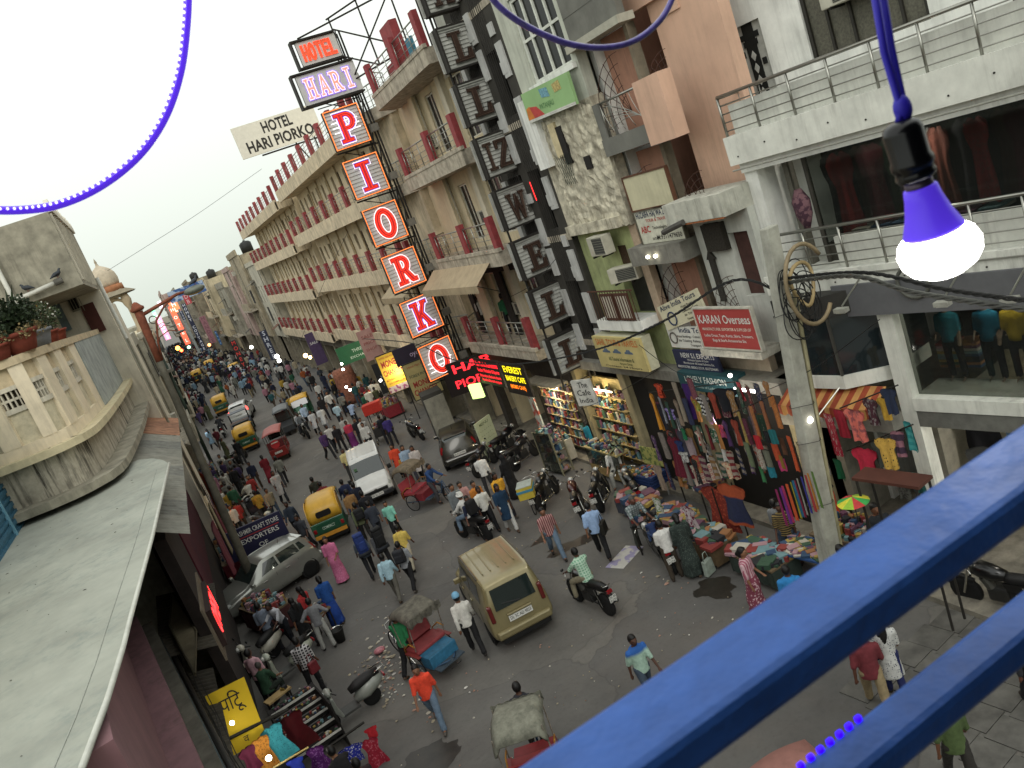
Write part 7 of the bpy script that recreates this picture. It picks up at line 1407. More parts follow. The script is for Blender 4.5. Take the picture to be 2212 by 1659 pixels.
L = [  # label, pose, (col,row,zx,zy) head top, facing, top, lower, kwargs
 ('man in white shirt and dark jeans leading the group below the neon sign', 'walkB', (1, 2, 597, 345), PI2, 'c2c0ba', '24262c', {}),
 ('man in purple shirt walking at the left of the group by the neon sign', 'walkA', (1, 2, 553, 405), PI2+.2, '47305c', '26262a', {}),
 ('woman in black top and trousers in the middle of the walking group', 'stand', (1, 2, 667, 350), PI2, '1d1c1f', '1d1c1f', dict(hair=None)),
 ('woman in pink red top and purple saree in the walking group', 'saree', (1, 2, 767, 313), PI2, 'b5384e', '6e2a66', {}),
 ('man in light grey shirt behind the woman in pink and purple', 'standL', (1, 2, 737, 285), PI2, 'a9a8a2', '2c2c30', {}),
 ('person in dark top at the back of the walking group', 'stand', (1, 2, 840, 288), PI2, '1e1d22', '2a2a2e', {}),
 ('tall man in white shirt at the right back of the walking group', 'walkA', (1, 2, 886, 280), PI2, 'c5c4be', '2d2d31', {}),
 ('man in white shirt carrying things in front of his chest', 'standL', (1, 2, 912, 335), PI2-.1, 'bdbcb6', '1b1b1e', {}),
 ('man in pale yellow shirt just behind the white van', 'stand', (1, 2, 735, 548), PI2, 'c9bd84', '3a3a3a', {}),
 ('man in dark olive shirt walking away left of the van', 'walkB', (1, 2, 470, 792), AWY, '2e3026', '1f1f20', {}),
 ('man in dark red shirt walking away behind the auto rickshaw', 'walkA', (1, 2, 545, 848), AWY, '6a1f2c', '1d1d20', {}),
 ('boy in navy shirt at the front left corner of the van', 'walkB', (1, 2, 728, 818), AWY, '1c2440', '20202a', {}),
 ('man in dark navy shirt between van and auto rickshaw', 'walkA', (1, 2, 828, 848), AWY+.2, '171b2a', '1a1a1e', {}),
 ('person with orange bag in the knot of walkers by the auto rickshaw', 'stand', (1, 2, 778, 925), AWY, '8a6a42', '1f2a44', {}),
 ('man in black shirt squeezed beside the van nose', 'walkB', (1, 2, 905, 925), AWY, '191a1f', '17181c', {}),
 ('man in olive green shirt with rucksack walking away', 'walkA', (1, 2, 838, 1015), AWY, '5c6448', '22221f', dict(pk=('black rucksack on the man in olive green', '17181a', False))),
 ('man in slate shirt walking away right of the olive man', 'walkB', (1, 2, 948, 995), AWY, '2f343e', '2a2e36', {}),
 ('boy in mint green t-shirt and black trousers walking to the viewer', 'walkB', (1, 2, 1090, 968), PI2-.2, '7fc2ae', '131315', dict(s=.92)),
 ('man in yellow shirt and cream trousers walking away', 'walkC', (1, 2, 1195, 1195), AWY-.35, 'c9b058', 'b7ae98', {}),
 ('man in grey shirt with black rucksack striding away', 'walkC', (1, 2, 1200, 1345), AWY-.35, '8f9398', '19191b', dict(pk=('black rucksack on the man in grey shirt', '1f2126', False))),
 ('man in light blue shirt and grey trousers walking away', 'walkA', (1, 2, 1065, 1445), AWY-.3, '9fc0cc', '5c5a52', {}),
 ('backpacker with large blue and black rucksack walking away', 'walkB', (1, 2, 855, 1275), AWY, '55606c', '1b1c20', dict(pk=('large blue hiking rucksack', '20346c', True))),
 ('backpacker with huge black rucksack walking away', 'walkA', (1, 2, 1000, 1225), AWY, '4a4c50', '19191c', dict(pk=('huge black hiking rucksack', '141517', True))),
 ('woman in pink salwar suit walking towards the viewer by the auto rickshaw', 'saree', (1, 2, 590, 1325), PI2-.2, 'c06a8e', cloth('c06a8e', pat='dots', pc='d694b0', ps=22), {}),
 ('man in dark denim shirt walking to the viewer left of the auto rickshaw', 'walkA', (1, 2, 248, 1005), PI2-.3, '313a46', '26282d', {}),
 ('man in charcoal shirt carrying a white bag behind the silver car', 'walkB', (1, 2, 338, 1115), PI2-.4, '33363c', '2a2a2d', {}),
 ('woman in white top and black jacket walking beside the red e-rickshaw', 'kurta', (1, 2, 140, 755), PI2, 'a9a6a2', '23262c', {}),
 ('man in grey shirt walking away behind the red e-rickshaw', 'walkB', (1, 2, 158, 615), AWY, '6f7068', '2a2b2e', {}),
 ('woman in maroon saree left of the red e-rickshaw', 'saree', (1, 2, 38, 605), AWY+.2, '6c1a24', '7a1f2c', {}),
 ('woman in orange red top near the cycle rickshaw hood', 'kurta', (1, 2, 1158, 515), PI2-.3, 'd2492e', '1d1a1c', {}),
 ('woman in light blue top behind the rickshaw hood', 'kurta', (1, 2, 1255, 535), PI2, '8fa2b5', '3a3a44', {}),
 ('woman in black and white outfit with long white scarf', 'kurta', (1, 2, 1330, 520), PI2-.5, 'b9b2ae', '151416', {}),
 ('child in yellowish dress between the women near the hatchback', 'stand', (1, 2, 1240, 610), PI2, 'b5823c', '4a2a22', dict(s=.66, h=1.1)),
 ('man in white shirt standing beside a motorcycle, seen from behind', 'standL', (1, 2, 1905, 608), AWY-.3, 'cfcfca', '2a2a2c', {}),
 ('woman in black robe and veil walking away near the parked motorcycles', 'burqa', (1, 2, 2118, 615), AWY, '111113', '111113', dict(hair=cloth('111113'))),
 ('young man in grey and neon yellow shirt touching his face', 'standL', (1, 2, 1680, 878), PI2, '6c7274', '2a2c34', {}),
 ('young man in pale pink vest with red straps', 'walkB', (1, 2, 1735, 825), PI2, 'b58a86', '33333a', {}),
 ('man in orange shirt hidden behind the man in white', 'stand', (1, 2, 1858, 830), PI2, 'b5712c', '2a2a2e', {}),
 ('man in white shirt and black trousers striding towards the viewer', 'walkC', (1, 2, 1897, 868), PI2-.2, 'd2d1c8', '131316', {}),
 ('man in navy shirt striding at the left of the man in white', 'walkC', (1, 2, 1797, 942), PI2-.15, '1a2138', '15161a', {}),
 ('girl in yellow orange t-shirt behind the woman in navy', 'kurta', (1, 2, 2050, 775), PI2, 'd09a2c', '26262c', {}),
 ('woman in navy kurta and white leggings walking to the viewer', 'kurta', (1, 2, 2068, 875), PI2-.2, '17324a', 'b9b9b5', {}),
 ('man in light blue shirt walking near the far sign boards', 'walkA', (1, 2, 388, 172), PI2, '9fb4cc', '24262c', {}),
 ('woman in white top and dark patterned trousers by the sign boards', 'kurta', (1, 2, 455, 222), PI2, 'b9bbbd', '1f1f24', {}),
 ('woman in white and grey following the pair by the sign boards', 'kurta', (1, 2, 533, 188), PI2, 'c2c4c4', '7d7f86', {}),
 ('man in pale blue shirt looking at the pavement stall, seen from behind', 'stand', (1, 2, 668, 155), AWY-.5, 'a9c2cc', '26282e', {}),
 ('man in blue white shirt bending at the pavement stall', 'lean', (1, 2, 790, 145), AWY-.6, '8f9fb8', '1f2126', {}),
 ('man in black by the far pavement stall', 'stand', (1, 2, 540, 112), PI2, '1c1c20', '22222a', {}),
 ('man in white shirt behind the far pavement stall', 'walkB', (1, 2, 600, 65), PI2, 'c5c5c0', '2f2f33', {}),
 ('man in cream white shirt at the shop under the yellow money sign', 'stand', (1, 2, 950, 45), PI2, 'c9c5b4', '2a2a2a', {}),
 ('man in violet shirt at the food cart with red canopy', 'stand', (1, 2, 1102, 272), AWY, '3a2f6c', '1f1f24', {}),
 ('man in dark clothes at the food cart with red canopy', 'standL', (1, 2, 1052, 262), AWY+.3, '1b1c22', '1b1c22', {}),
 ('man in maroon striped shirt and jeans walking to the viewer', 'walkC', (2, 2, 243, 1052), PI2-.35, cloth('6a3238', pat='vstripe', pc='b08a84', ps=34), JEANL, {}),
 ('man in light blue shirt and black trousers stepping over the mat', 'walkC', (2, 2, 640, 1025), AWY-.4, '8fa9cc', '121214', {}),
 ('older man in grey checked shirt standing behind the helmet stall', 'lean', (2, 2, 992, 950), PI2-.2, cloth('8d9494', pat='check', pc='5f6a6a', ps=30), '3f423c', dict(hair=HAIRG)),
 ('man in white t-shirt and brown trousers carrying a child, seen from behind', 'standL', (2, 2, 1255, 1168), AWY-.4, 'd0cfca', '3c342a', {}),
 ('small child in navy and pink held by the man in white t-shirt', 'sit', (2, 2, 1190, 1195), AWY-.4, '1f2f55', '33466a', dict(s=.55, h=1.6, z=1.02)),
 ('woman in long dark green dress beside the man in white t-shirt', 'gown', (2, 2, 1408, 1138), AWY-.4, cloth('26302c', pat='dots', pc='55605a', ps=30), '26302c', {}),
 ('woman in pink and white saree photographing by the puddle', 'saree', (2, 2, 1965, 1405), PI2+.5, cloth('9a5566', pat='vstripe', pc='c2a0a6', ps=30), cloth('7a3a4a', pat='floral', pc='c2a0a6', ps=14), {}),
 ('woman in teal shawl and floral kurta at the bright glass counter', 'gown', (2, 2, 640, 300), AWY-.9, '1f7a90', cloth('b58a72', pat='floral', pc='7a4a3a', ps=16), dict(hair=None)),
 ('shopkeeper in white shirt behind the glass counter', 'stand', (2, 2, 745, 272), PI2-.6, 'c9c9c4', '2c2c2c', {}),
 ('boy in black standing at the glass counter', 'stand', (2, 2, 765, 328), AWY-.8, '17171a', '1b1b1e', dict(s=.88, h=1.46)),
 ('man in white vest sitting behind the plants', 'sit', (2, 2, 850, 560), PI2-.6, 'b5b5b0', '9a9a92', dict(h=1.2)),
 ('man in grey shirt and denim shorts facing the clothes rack', 'stand', (3, 2, 35, 985), AWY-1.2, '6f7274', '4a5a6c', {}),
 ('boy in brown striped shirt and jeans by the clothes rack', 'stand', (3, 2, 78, 1000), PI2-.9, cloth('7d6a3f', pat='hstripe', pc='2a2620', ps=34), JEAN, dict(s=.95)),
 ('mannequin-like customer in orange red dress beside the concrete pole', 'gown', (3, 2, 490, 830), AWY+.5, 'c9492a', '1f1c1c', {}),
 ('man with black hair and dark jacket at the toy stall', 'standL', (3, 2, 915, 1065), PI2-.4, '22262a', '26262a', {}),
 ('man with black hair at the magazine table, seen from behind', 'stand', (3, 2, 612, 1395), AWY-.5, '23252a', '2a2a2e', {}),
 ('man in bright blue shirt half hidden by the blue railing', 'stand', (3, 2, 140, 1560), AWY-.5, '2a78b5', '24242a', {}),
 ('man in light blue cap and white shirt walking away beside the rickshaw', 'walkA', (1, 3, 1720, 178), AWY-.2, 'c6c4bc', '141416', dict(ex='cap')),
 ('man in green polo shirt beside the empty cycle rickshaw', 'walkB', (1, 3, 1165, 343), AWY-.9, '2a7a4c', '151517', {}),
 ('man in bright red t-shirt and jeans walking in front of the rickshaw', 'walkC', (1, 3, 1352, 752), PI2-.4, cloth('e0482f', pat='top', pc='8a2a24', ps=1.37), JEANL, {}),
 ('woman in black and white checked shirt with red bag', 'stand', (1, 3, 340, 566), AWY-.2, cloth('16171b', pat='check', pc='b9b9b9', ps=26), '17171a', dict(ex='long')),
 ('man in grey t-shirt and light grey trousers with hands on hips', 'hips', (1, 3, 440, 205), AWY-.1, '77797c', 'a2a39e', {}),
 ('woman in black clothes at the left stall', 'kurta', (1, 3, 290, 198), AWY+.4, '18191b', '1c1c20', {}),
 ('man in white shirt selling at the left stall by the lamp post', 'lean', (1, 3, 130, 195), PI2-.8, 'b5b7bd', '22252c', {}),
 ('woman in red top at the left stall', 'kurta', (1, 3, 358, 95), AWY+.6, 'a52f30', '3a1a1e', {}),
 ('woman in bright blue saree with shoulder bag at the left stall', 'saree', (1, 3, 530, 15), AWY+.1, '1d4a8c', '1c3f8a', {}),
 ('man in grey blue shirt behind the lamp post', 'stand', (1, 3, 5, 255), AWY-.4, '77808f', '1f2026', {}),
 ('man in pink shirt by the shed at the lower left', 'stand', (0, 3, 2125, 655), AWY-.8, 'c29aa2', '1c1c20', {}),
 ('man in dark green shirt sitting on a stool in front of the yellow card', 'sit', (1, 3, -5, 770), AWY-.6, '2c4a36', '26302a', dict(h=1.3, hair=HAIRG)),
 ('woman with dark hair choosing clothes at the bottom stall', 'lean', (1, 3, 690, 1500), AWY+.6, '1c1a1d', '2a1a22', dict(ex='long')),
 ('second woman with dark hair at the bottom stall', 'stand', (1, 3, 850, 1600), AWY+.5, '2a1c1e', '2a1c1e', dict(ex='long')),
 ('man in blue and white beach print t-shirt and jeans walking to the viewer', 'walkB', (2, 3, 1003, 485), PI2-.1, cloth('9db8a8', pat='top', pc='2a5aa0', ps=1.25), JEAN, {}),
 ('woman in white dotted kurta with navy border and scarf seen under the railing', 'kurta', (3, 3, 930, 350), AWY-.6, cloth('bfbfbb', pat='dots', pc='33364a', ps=26), '1c2350', {}),
 ('man in maroon shirt and khaki trousers seen under the railing', 'walkC', (3, 3, 780, 480), AWY-.6, '6a2a30', '8a7a5c', {}),
 ('person in dark trousers and green top at the bottom right edge', 'walkC', (3, 3, 1500, 1050), AWY-.5, '4a5a34', '2c2925', {}),
 ('person in black trousers at the right edge under the lower bar', 'walkA', (3, 3, 2180, 400), AWY-.6, '2a2a2e', '18181b', {}),
 ('waiter in white apron on the dark hotel terrace', 'stand', (1, 1, 1935, 985), PI2-.3, 'b5b2aa', '2a2a2a', dict(plane=(12.0, 6.4), z=4.75)),
 ('man in green shirt on the dark hotel terrace', 'stand', (1, 1, 2130, 950), AWY, '2f6a48', '222226', dict(plane=(12.0, 6.4), z=4.75)),
]
for i, (lab, pose, hd, rz, a, b_, k) in enumerate(L):
    k = dict(k); pk = k.pop('pk', None); ex = k.pop('ex', None); h = k.pop('h', 1.66); pl = k.pop('plane', None)
    if pl: q = QX(Z(*hd), pl[0]); x, y = q.x, q.y
    else: x, y = H(*hd, h*(k.get('s', 1) if 'h' == 0 else 1))
    exf = cap_('6fa0bd') if ex == 'cap' else None
    sc = k.pop('s', RND.uniform(.97, 1.05)); o = person(lab, pose, x, y, rz+RND.uniform(-.15, .15), a, b_, s=sc, extras=exf, seed=i, **k)
    if pk: pack(pk[0], o, pk[1], pk[2])
# riders
person('man in white turban and white shirt riding a motorcycle, black rucksack on his back', 'ride', 6.0, 24.65, radians(18), 'c5c5c0', JEANL, extras=turban('d2d2cc'), seed=201)
_o = person('man in green checked shirt riding the motorcycle in front', 'rideB', 6.33, 17.2, radians(7), cloth('6f9a80', pat='check', pc='a9c2ae', ps=30), '77705c', seed=202)
_b = thing('backpack', 'black rucksack on the turbaned rider', 'backpack', (6.0, 24.65, 0), radians(18), 'backpacks worn by walkers'); B().box((0, -.3, 1.25), (.36, .24, .5)).done('main_bag', M('131416', .8, 0, .2), _b, bevel=.07)
person('rickshaw puller in blue shirt on the cycle rickshaw saddle', 'pedal', 6.3, 29.65, radians(-148), '24406c', '3a3a3e', z=-.05, seed=203); person('rickshaw puller at the bottom edge, dark haired', 'pedal', 2.85, 13.6, radians(-24), '2a2a30', '3a3430', z=-.05, seed=204)
person('rider in grey shirt on the motorcycle by the e-rickshaw', 'ride', 4.85, 52.2, radians(-175), '6f7478', '26282c', seed=205); person('pillion in white shirt on the motorcycle by the e-rickshaw', 'rideB', 4.87, 52.75, radians(-175), 'a9a6a4', '2a2a2e', seed=206)
person('rider in dark shirt beside the far white saloon', 'ride', .6, 65.9, radians(-5), '2a2c30', '26282c', seed=207); person('man in pale shirt sitting on the cream scooter', 'rideB', GP((560, 1105)).x, GP((560, 1105)).y+.2, radians(25), 'a9a89e', '1d1d20', z=-.1, seed=208)
bag('small maroon shoulder bag of the woman in checks', *[*(GP(Z(1, 3, 515, 830), .95))], '6a1f26', .28, .3, .4); bag('black shoulder bag of the man in light blue', *[*(GP(Z(2, 2, 805, 1270), .85))], '17160f', .36, .34, .8)
bag('white carrier bag held by the man in charcoal', *[*(GP(Z(1, 2, 432, 1262), .7))], 'b9b9b5', .24, .26, .3); bag('printed cloth bag standing below the red dresses', 8.9, 15.9, .02, '8f9a90', .35, .4, .3)
# crowd: left stalls side, then the far street
r = random.Random(11); tops = [('white', 'b5b4ae'), ('grey', '6a6b66'), ('navy', '191f33'), ('black', '131315'), ('sky blue', '7a96ab'), ('maroon', '4f1822'), ('red', '8a2a26'), ('cream', '9c9178'), ('green', '24503a'), ('mustard', '9a7f30'), ('dusty pink', '8f6470'), ('brown', '43352a'), ('teal', '20484c'), ('olive', '474a32'), ('purple', '352848'), ('rust', '8a4a24'), ('slate', '363d45'), ('beige', '857a62'), ('charcoal', '212225'), ('off white', 'a3a198'), ('dark blue', '1d2a44'), ('smoke', '4c4d4c')]
bots = [('black', '17171a'), ('dark grey', '2c2d30'), ('denim', '35414f'), ('khaki', '7d7156'), ('brown', '3c3228')]
SEEN = set()
def crowd(n, gen, where, group, lod=1):
    i = 0
    while i < n:
        x, y = gen(); tn, tc = r.choice(tops); bn, bc = r.choice(bots); ps = r.choice(('walkA', 'walkB', 'walkC', 'stand', 'standL', 'stand', 'kurta', 'saree', 'walkB', 'gown')); rz = r.choice((0, pi, pi, .4, -.5))+r.uniform(-.5, .5)
        w_ = {'saree': 'woman in %s saree' % tn, 'kurta': 'woman in %s kurta' % tn, 'gown': 'woman in long %s dress' % tn}.get(ps, '%s in %s and %s' % (r.choice(('man', 'youth')), tn, bn+' trousers'))
        lab = f"{w_} {where(x, y)}"
        if lab in SEEN: continue
        SEEN.add(lab); i += 1
        person(lab, ps, x, y, rz, tc, tc if ps in ('saree',) else bc, s=r.uniform(.93, 1.05), lod=lod, group=group)
def side(x, y): return ('on the left kerb' if x < 1.5 else 'on the right side' if x > 6.5 else 'in mid road')
crowd(26, lambda: (r.uniform(-1.5, .9), r.uniform(36, 58)), lambda x, y: 'by left stalls ' + ('past the lamp post' if y < 47 else 'near the e-rickshaw'), 'shoppers along the left stalls', 0)
crowd(26, lambda: (r.uniform(7.5, 10.6), r.uniform(46, 66)), lambda x, y: 'by right shops ' + ('below the hotel' if y < 56 else 'past the money sign'), 'shoppers along the right shops', 0)
def mid():
    while True:
        y = 60+60*r.random()**1.2; lo, hi = -1.3, 10.2-.02*(y-60); x = r.uniform(lo, hi)
        if not (.4 < x < 4.4 and y < 84): return x, y
crowd(95, mid, lambda x, y: f"{side(x, y)} {'past the saloon' if y < 80 else 'deep in the crowd' if y < 100 else 'far down the street'}", 'crowd in the middle distance')
def fard():
    y = 118+95*r.random(); hi = 9-.058*(y-118); return r.uniform(-1.8, hi), y
crowd(90, fard, lambda x, y: f"{side(x, y)} {'near the far red signs' if y > 165 else 'in the distant crowd'}", 'distant crowd')
# the rest of the distant crowd, one mass nobody could count
cb = B(); cols = ['b5b4ae', '66675f', '1d253c', '17171a', '5f1c27', '7590a3', '978d76']
for k in range(620):
    y = 82+150*r.random()**1.1; x = r.uniform(-1.6, 9.6-.055*(y-82))
    if .5 < x < 4 and y < 100: continue
    cb.cur = r.randrange(7); h = r.uniform(1.55, 1.78); q = r.uniform(-.12, .12)
    ell(cb, [(x, y, h*.44, .17, .12), (x, y, h*.62, .16, .12), (x, y, h*.8, .21, .12), (x, y, h*.86, .07, .07)], 7); cb.cyl((x-.2, y, h*.8), (x-.24, y+q, h*.48), .045, n=5); cb.cyl((x+.2, y, h*.8), (x+.24, y-q, h*.48), .045, n=5)
    cb.cur = r.choice((2, 3, 3, 1)); cb.cyl((x-.08, y, h*.48), (x-.1, y+q*2, 0), .085, .06, 5); cb.cyl((x+.08, y, h*.48), (x+.1, y-q*2, 0), .085, .06, 5); cb.cur = 3; cb.sph((x, y, h*.93), .11, 7, 6)
tag(cb.done('crowd', [cloth(c) for c in cols]), 'mass of tiny people filling the far end of the street', 'crowd', kind='stuff')
# ================================================================ STALLS AND GOODS
def W6(x, y): return (1371.4+.2*x, 796.3+.2*y)
def W5(x, y): return (442.4+.2*x, 1415.7+.2*y)
def W4(x, y): return (398.2+.16*x, 1017.5+.16*y)
def Z32(x, y): return Z(3, 2, x, y)
PROF = {'tee': [(0, .28), (.02, .5), (.12, .52), (.28, .5), (.32, .36), (1, .37)], 'dress': [(0, .16), (.03, .3), (.1, .36), (.2, .3), (.36, .26), (.6, .36), (1, .5)], 'kurta': [(0, .2), (.03, .4), (.1, .48), (.26, .44), (.3, .32), (.55, .34), (1, .46)], 'scarf': [(0, .48), (.5, .5), (1, .48)], 'pants': [(0, .36), (.3, .42), (.5, .44), (1, .5)]}
GM = {}
def gmesh(kind, var_=0):
    if (kind, var_) in GM: return GM[kind, var_]
    pr = PROF[kind]; rr = random.Random(var_*31+len(kind)); f1, f2 = rr.uniform(9, 14), rr.uniform(3, 6)
    def hw(t):
        for (a, p), (c, q) in zip(pr, pr[1:]):
            if t <= c: return p+(q-p)*(t-a)/(c-a)
        return pr[-1][1]
    def fn(s, t):
        w_ = hw(t)*(1+.04*sin(t*9+var_)); x = (s*2-1)*w_; g = .25+.75*t
        y = .05*g*sin(s*f1+var_)+.03*g*sin(s*f2+t*3)+.05*(1-(2*s-1)**2)*(.6+.4*(1-t)); z = -t-(.02*sin(s*f1)*(t > .95)); 
        if kind == 'pants' and t > .5: x = x if abs(x) > .07 else (.07 if x > 0 else -.07)
        if t == 0 and kind in ('tee', 'dress', 'kurta'): z -= .06*(1-abs(2*s-1))**2
        return (x, y, z)
    b = B(); b.grid(fn, 22, 16); b.grid(lambda s, t: (lambda p: (p[0], p[1]-.05-.04*(1-(2*s-1)**2), p[2]))(fn(s, t)), 10, 8)
    GM[kind, var_] = me = b.mesh('garment', M('888888'), True); return me
GID = [0]
def garment(label, kind, p, X, w, h, mat, group, rz=FR, plane='X'):
    """hung garment: p = photo point of its top centre, w/h in the same pixels, X = depth plane"""
    q = (QX(p, X) if plane == 'X' else QY(p, X) if plane == 'Y' else p); k = (q-ORG).dot(_f)/FPX; GID[0] += 1
    if plane != 'P': q = q+Vector(((GID[0]*37 % 11-5)*.022, 0, 0)) if plane == 'X' else q
    rz += ((GID[0]*53 % 13)-6)*.05
    o = inst(gmesh(kind, GID[0] % 3), {'tee': 't_shirt', 'dress': 'hanging_dress', 'kurta': 'hanging_kurta', 'scarf': 'hanging_scarf', 'pants': 'hanging_trousers'}[kind], None, q, (0, 0, rz+pi), 1, [mat])
    o.scale = (w*k*1.15, min(w*k*1.6, .6), h*k); tag(o, label, 'clothing', group); return o
C = cloth
LG = 'clothes hung at the fashion stall'
for lab, kd, x, y, w_, h_, mt in (
 ('mustard orange kurta at the far end of the fashion stall', 'kurta', 180, 268, 110, 410, C('c98a2a')), ('white flowered blue scarf beside the mustard kurta', 'scarf', 240, 320, 55, 300, C('7d8694', pat='floral', pc='c2c2be', ps=9)),
 ('orange red frilled tops at the head of the stall', 'tee', 280, 150, 150, 150, C('b5401f', pat='blotch', pc='6a1f14', ps=8)), ('long grey brown scarf next to the deep purple one', 'scarf', 420, 150, 80, 450, C('857b6c')), ('deep purple long scarf, tallest of the stall', 'scarf', 520, 185, 125, 400, C('3b1a60')),
 ('plum brown printed scarf under the teal board', 'scarf', 610, 95, 75, 230, C('6a3a44', pat='dots', pc='8a6a6a', ps=14)), ('violet striped small vest', 'tee', 360, 430, 115, 125, C('6a5a96', pat='hstripe', pc='8f86b0', ps=7)), ('zebra striped trousers under the violet vest', 'pants', 420, 555, 80, 150, C('15151a', pat='vstripe', pc='b0b0b0', ps=10)),
 ('black and white striped top in mid stall', 'tee', 740, 290, 130, 210, C('17171b', pat='hstripe', pc='b9b9b5', ps=9)), ('yellow green bunched shawl', 'tee', 655, 350, 100, 120, C('9a8f3c', pat='blotch', pc='5a6a2a', ps=8)), ('black t-shirt with small white print hanging high', 'tee', 1000, 190, 230, 260, C('11131a')), ('black trousers hanging below the black t-shirt', 'pants', 1020, 440, 110, 230, C('0f1015')),
 ('crimson scarf behind the black t-shirt', 'scarf', 1095, 165, 90, 200, C('a3202f')), ('emerald green folded skirt', 'tee', 545, 635, 95, 120, C('1d6a44')), ('red and white lattice top', 'tee', 690, 680, 135, 150, C('a12c2c', pat='check', pc='c9b9ac', ps=4)), ('black and white checkerboard scarf', 'scarf', 735, 820, 120, 210, C('19191c', pat='check', pc='b5b2ac', ps=7)),
 ('white knee trousers pinned up', 'pants', 960, 800, 90, 200, C('b9b8b2')), ('lilac printed child top', 'tee', 800, 480, 110, 130, C('8f7aa8', pat='blotch', pc='b5946a', ps=9)), ('green and white printed top', 'tee', 800, 670, 150, 150, C('2f6a4a', pat='blotch', pc='b5b5aa', ps=9)), ('pink floral child dress', 'dress', 940, 600, 90, 140, C('a5405c', pat='floral', pc='5a4a8a', ps=9)),
 ('maroon sparkling gown, longest dress of the stall', 'dress', 390, 735, 220, 480, C('5c1426', pat='dots', pc='7a2436', ps=24)), ('navy short skirt beside the maroon gown', 'tee', 500, 760, 90, 120, C('1b2a55')), ('pale mauve cloth below the green skirt', 'scarf', 580, 740, 90, 200, C('8c7d80')), ('red yellow printed cloth low in the stall', 'scarf', 640, 930, 100, 220, C('b5524a', pat='blotch', pc='b09a5a', ps=8)),
 ('white animal print top low in the stall', 'tee', 545, 880, 90, 120, C('b0b0ac', pat='blotch', pc='6a6a68', ps=9))):
    garment(lab, kd, W6(x, y), 10.45, w_*.24, h_*.21, mt, LG)
SG2 = 'shawls in the hanging row'
rowc = [('sand yellow', 'a08a4a'), ('dull mauve', '7a625e'), ('copper striped', 'a8693a'), ('rust brown', '935c3c'), ('bright copper', 'b5713a')]
for k, (n_, c_) in enumerate(rowc): garment(f'{n_} long shawl in the upper hanging row', 'scarf', W6(1120+78*k, 470-38*k), 9.9, 16, 78, C(c_, pat='floral', pc='6a4a3a', ps=12), SG2)
for n_, c_, x, y, h_, pt_ in (('sage green', '5f6a50', 1215, 790, 300, None), ('white flowered', 'a9a396', 1310, 860, 260, 'floral'), ('scarlet', 'a81f28', 1355, 700, 160, None), ('grey olive', '66685a', 1420, 880, 200, None), ('brick orange', 'b04a2c', 1470, 800, 230, None), ('deep teal', '1a5f63', 1510, 640, 170, None), ('turquoise', '1f7080', 1465, 1060, 130, None), ('hot pink', 'b53a6c', 1540, 990, 150, None), ('ochre', '8a6a2a', 1600, 930, 150, None), ('sequin orange', 'c2552c', 1650, 740, 420, 'dots'), ('leaf green', '3a7a4c', 1320, 1090, 180, None), ('black', '15161a', 1430, 670, 130, None), ('brown', '5a3a28', 1560, 760, 200, None)):
    garment(f'{n_} scarf in the lower hanging row', 'scarf', W6(x, y), 9.85, 17, h_*.2, C(c_, pat=pt_, pc='7a3a34' if pt_ else None, ps=11) if pt_ else C(c_), SG2)
TG = 'clothes by the concrete pole'
for n_, kd, c_, x, y, w_, h_, kw in (('salmon t-shirt with dark printed square', 'tee', 'c8665a', 765, 190, 200, 300, dict(pat='blotch', pc='8a4a4c', ps=5)), ('maroon t-shirt with pale graphic', 'tee', '43202a', 880, 115, 130, 250, dict(pat='blotch', pc='7a7270', ps=6)), ('yellow t-shirt in the upper row', 'tee', 'c29a3a', 965, 125, 110, 210, {}), ('navy t-shirt at the end of the upper row', 'tee', '232c42', 1055, 15, 130, 240, {}), ('raspberry red t-shirt with white tag', 'tee', 'b5273f', 820, 545, 200, 310, {}), ('grey graphic t-shirt behind the yellow one', 'tee', '4a4e48', 915, 495, 120, 260, {}), ('mustard t-shirt with black specks', 'tee', 'c29c48', 1020, 445, 160, 300, dict(pat='dots', pc='4a3a20', ps=9)), ('striped violet and tan top', 'tee', '8a5f6a', 1100, 400, 100, 250, dict(pat='hstripe', pc='3a2a3a', ps=4)), ('turquoise wavy patterned skirt', 'pants', '2f8a8c', 1165, 345, 130, 270, dict(pat='hstripe', pc='4aa09c', ps=8)), ('dark green plain cloth', 'scarf', '14603c', 610, 640, 120, 180, {}), ('red scarf with white swirls', 'scarf', 'a11f34', 505, 260, 110, 400, dict(pat='floral', pc='b9a09a', ps=7)), ('white and black patterned scarf', 'scarf', 'a9a8a0', 450, 380, 90, 420, dict(pat='floral', pc='3a3a38', ps=8)), ('dusty brown scarf', 'scarf', '7d6450', 410, 430, 80, 250, {}), ('crimson shawl behind the salmon t-shirt', 'scarf', '8f1c2c', 590, 230, 110, 260, {}), ('green camouflage t-shirt on the lower table edge', 'tee', '1f5550', 1300, 740, 150, 190, dict(pat='blotch', pc='3a6a60', ps=9)), ('grey print t-shirt on the lower table edge', 'tee', '55544e', 1150, 820, 150, 180, dict(pat='blotch', pc='2f2e2a', ps=9))):
    garment(n_+' near the pole', kd, Z32(x, y), 10.75, w_*.25, h_*.25, C(c_, **kw), TG)
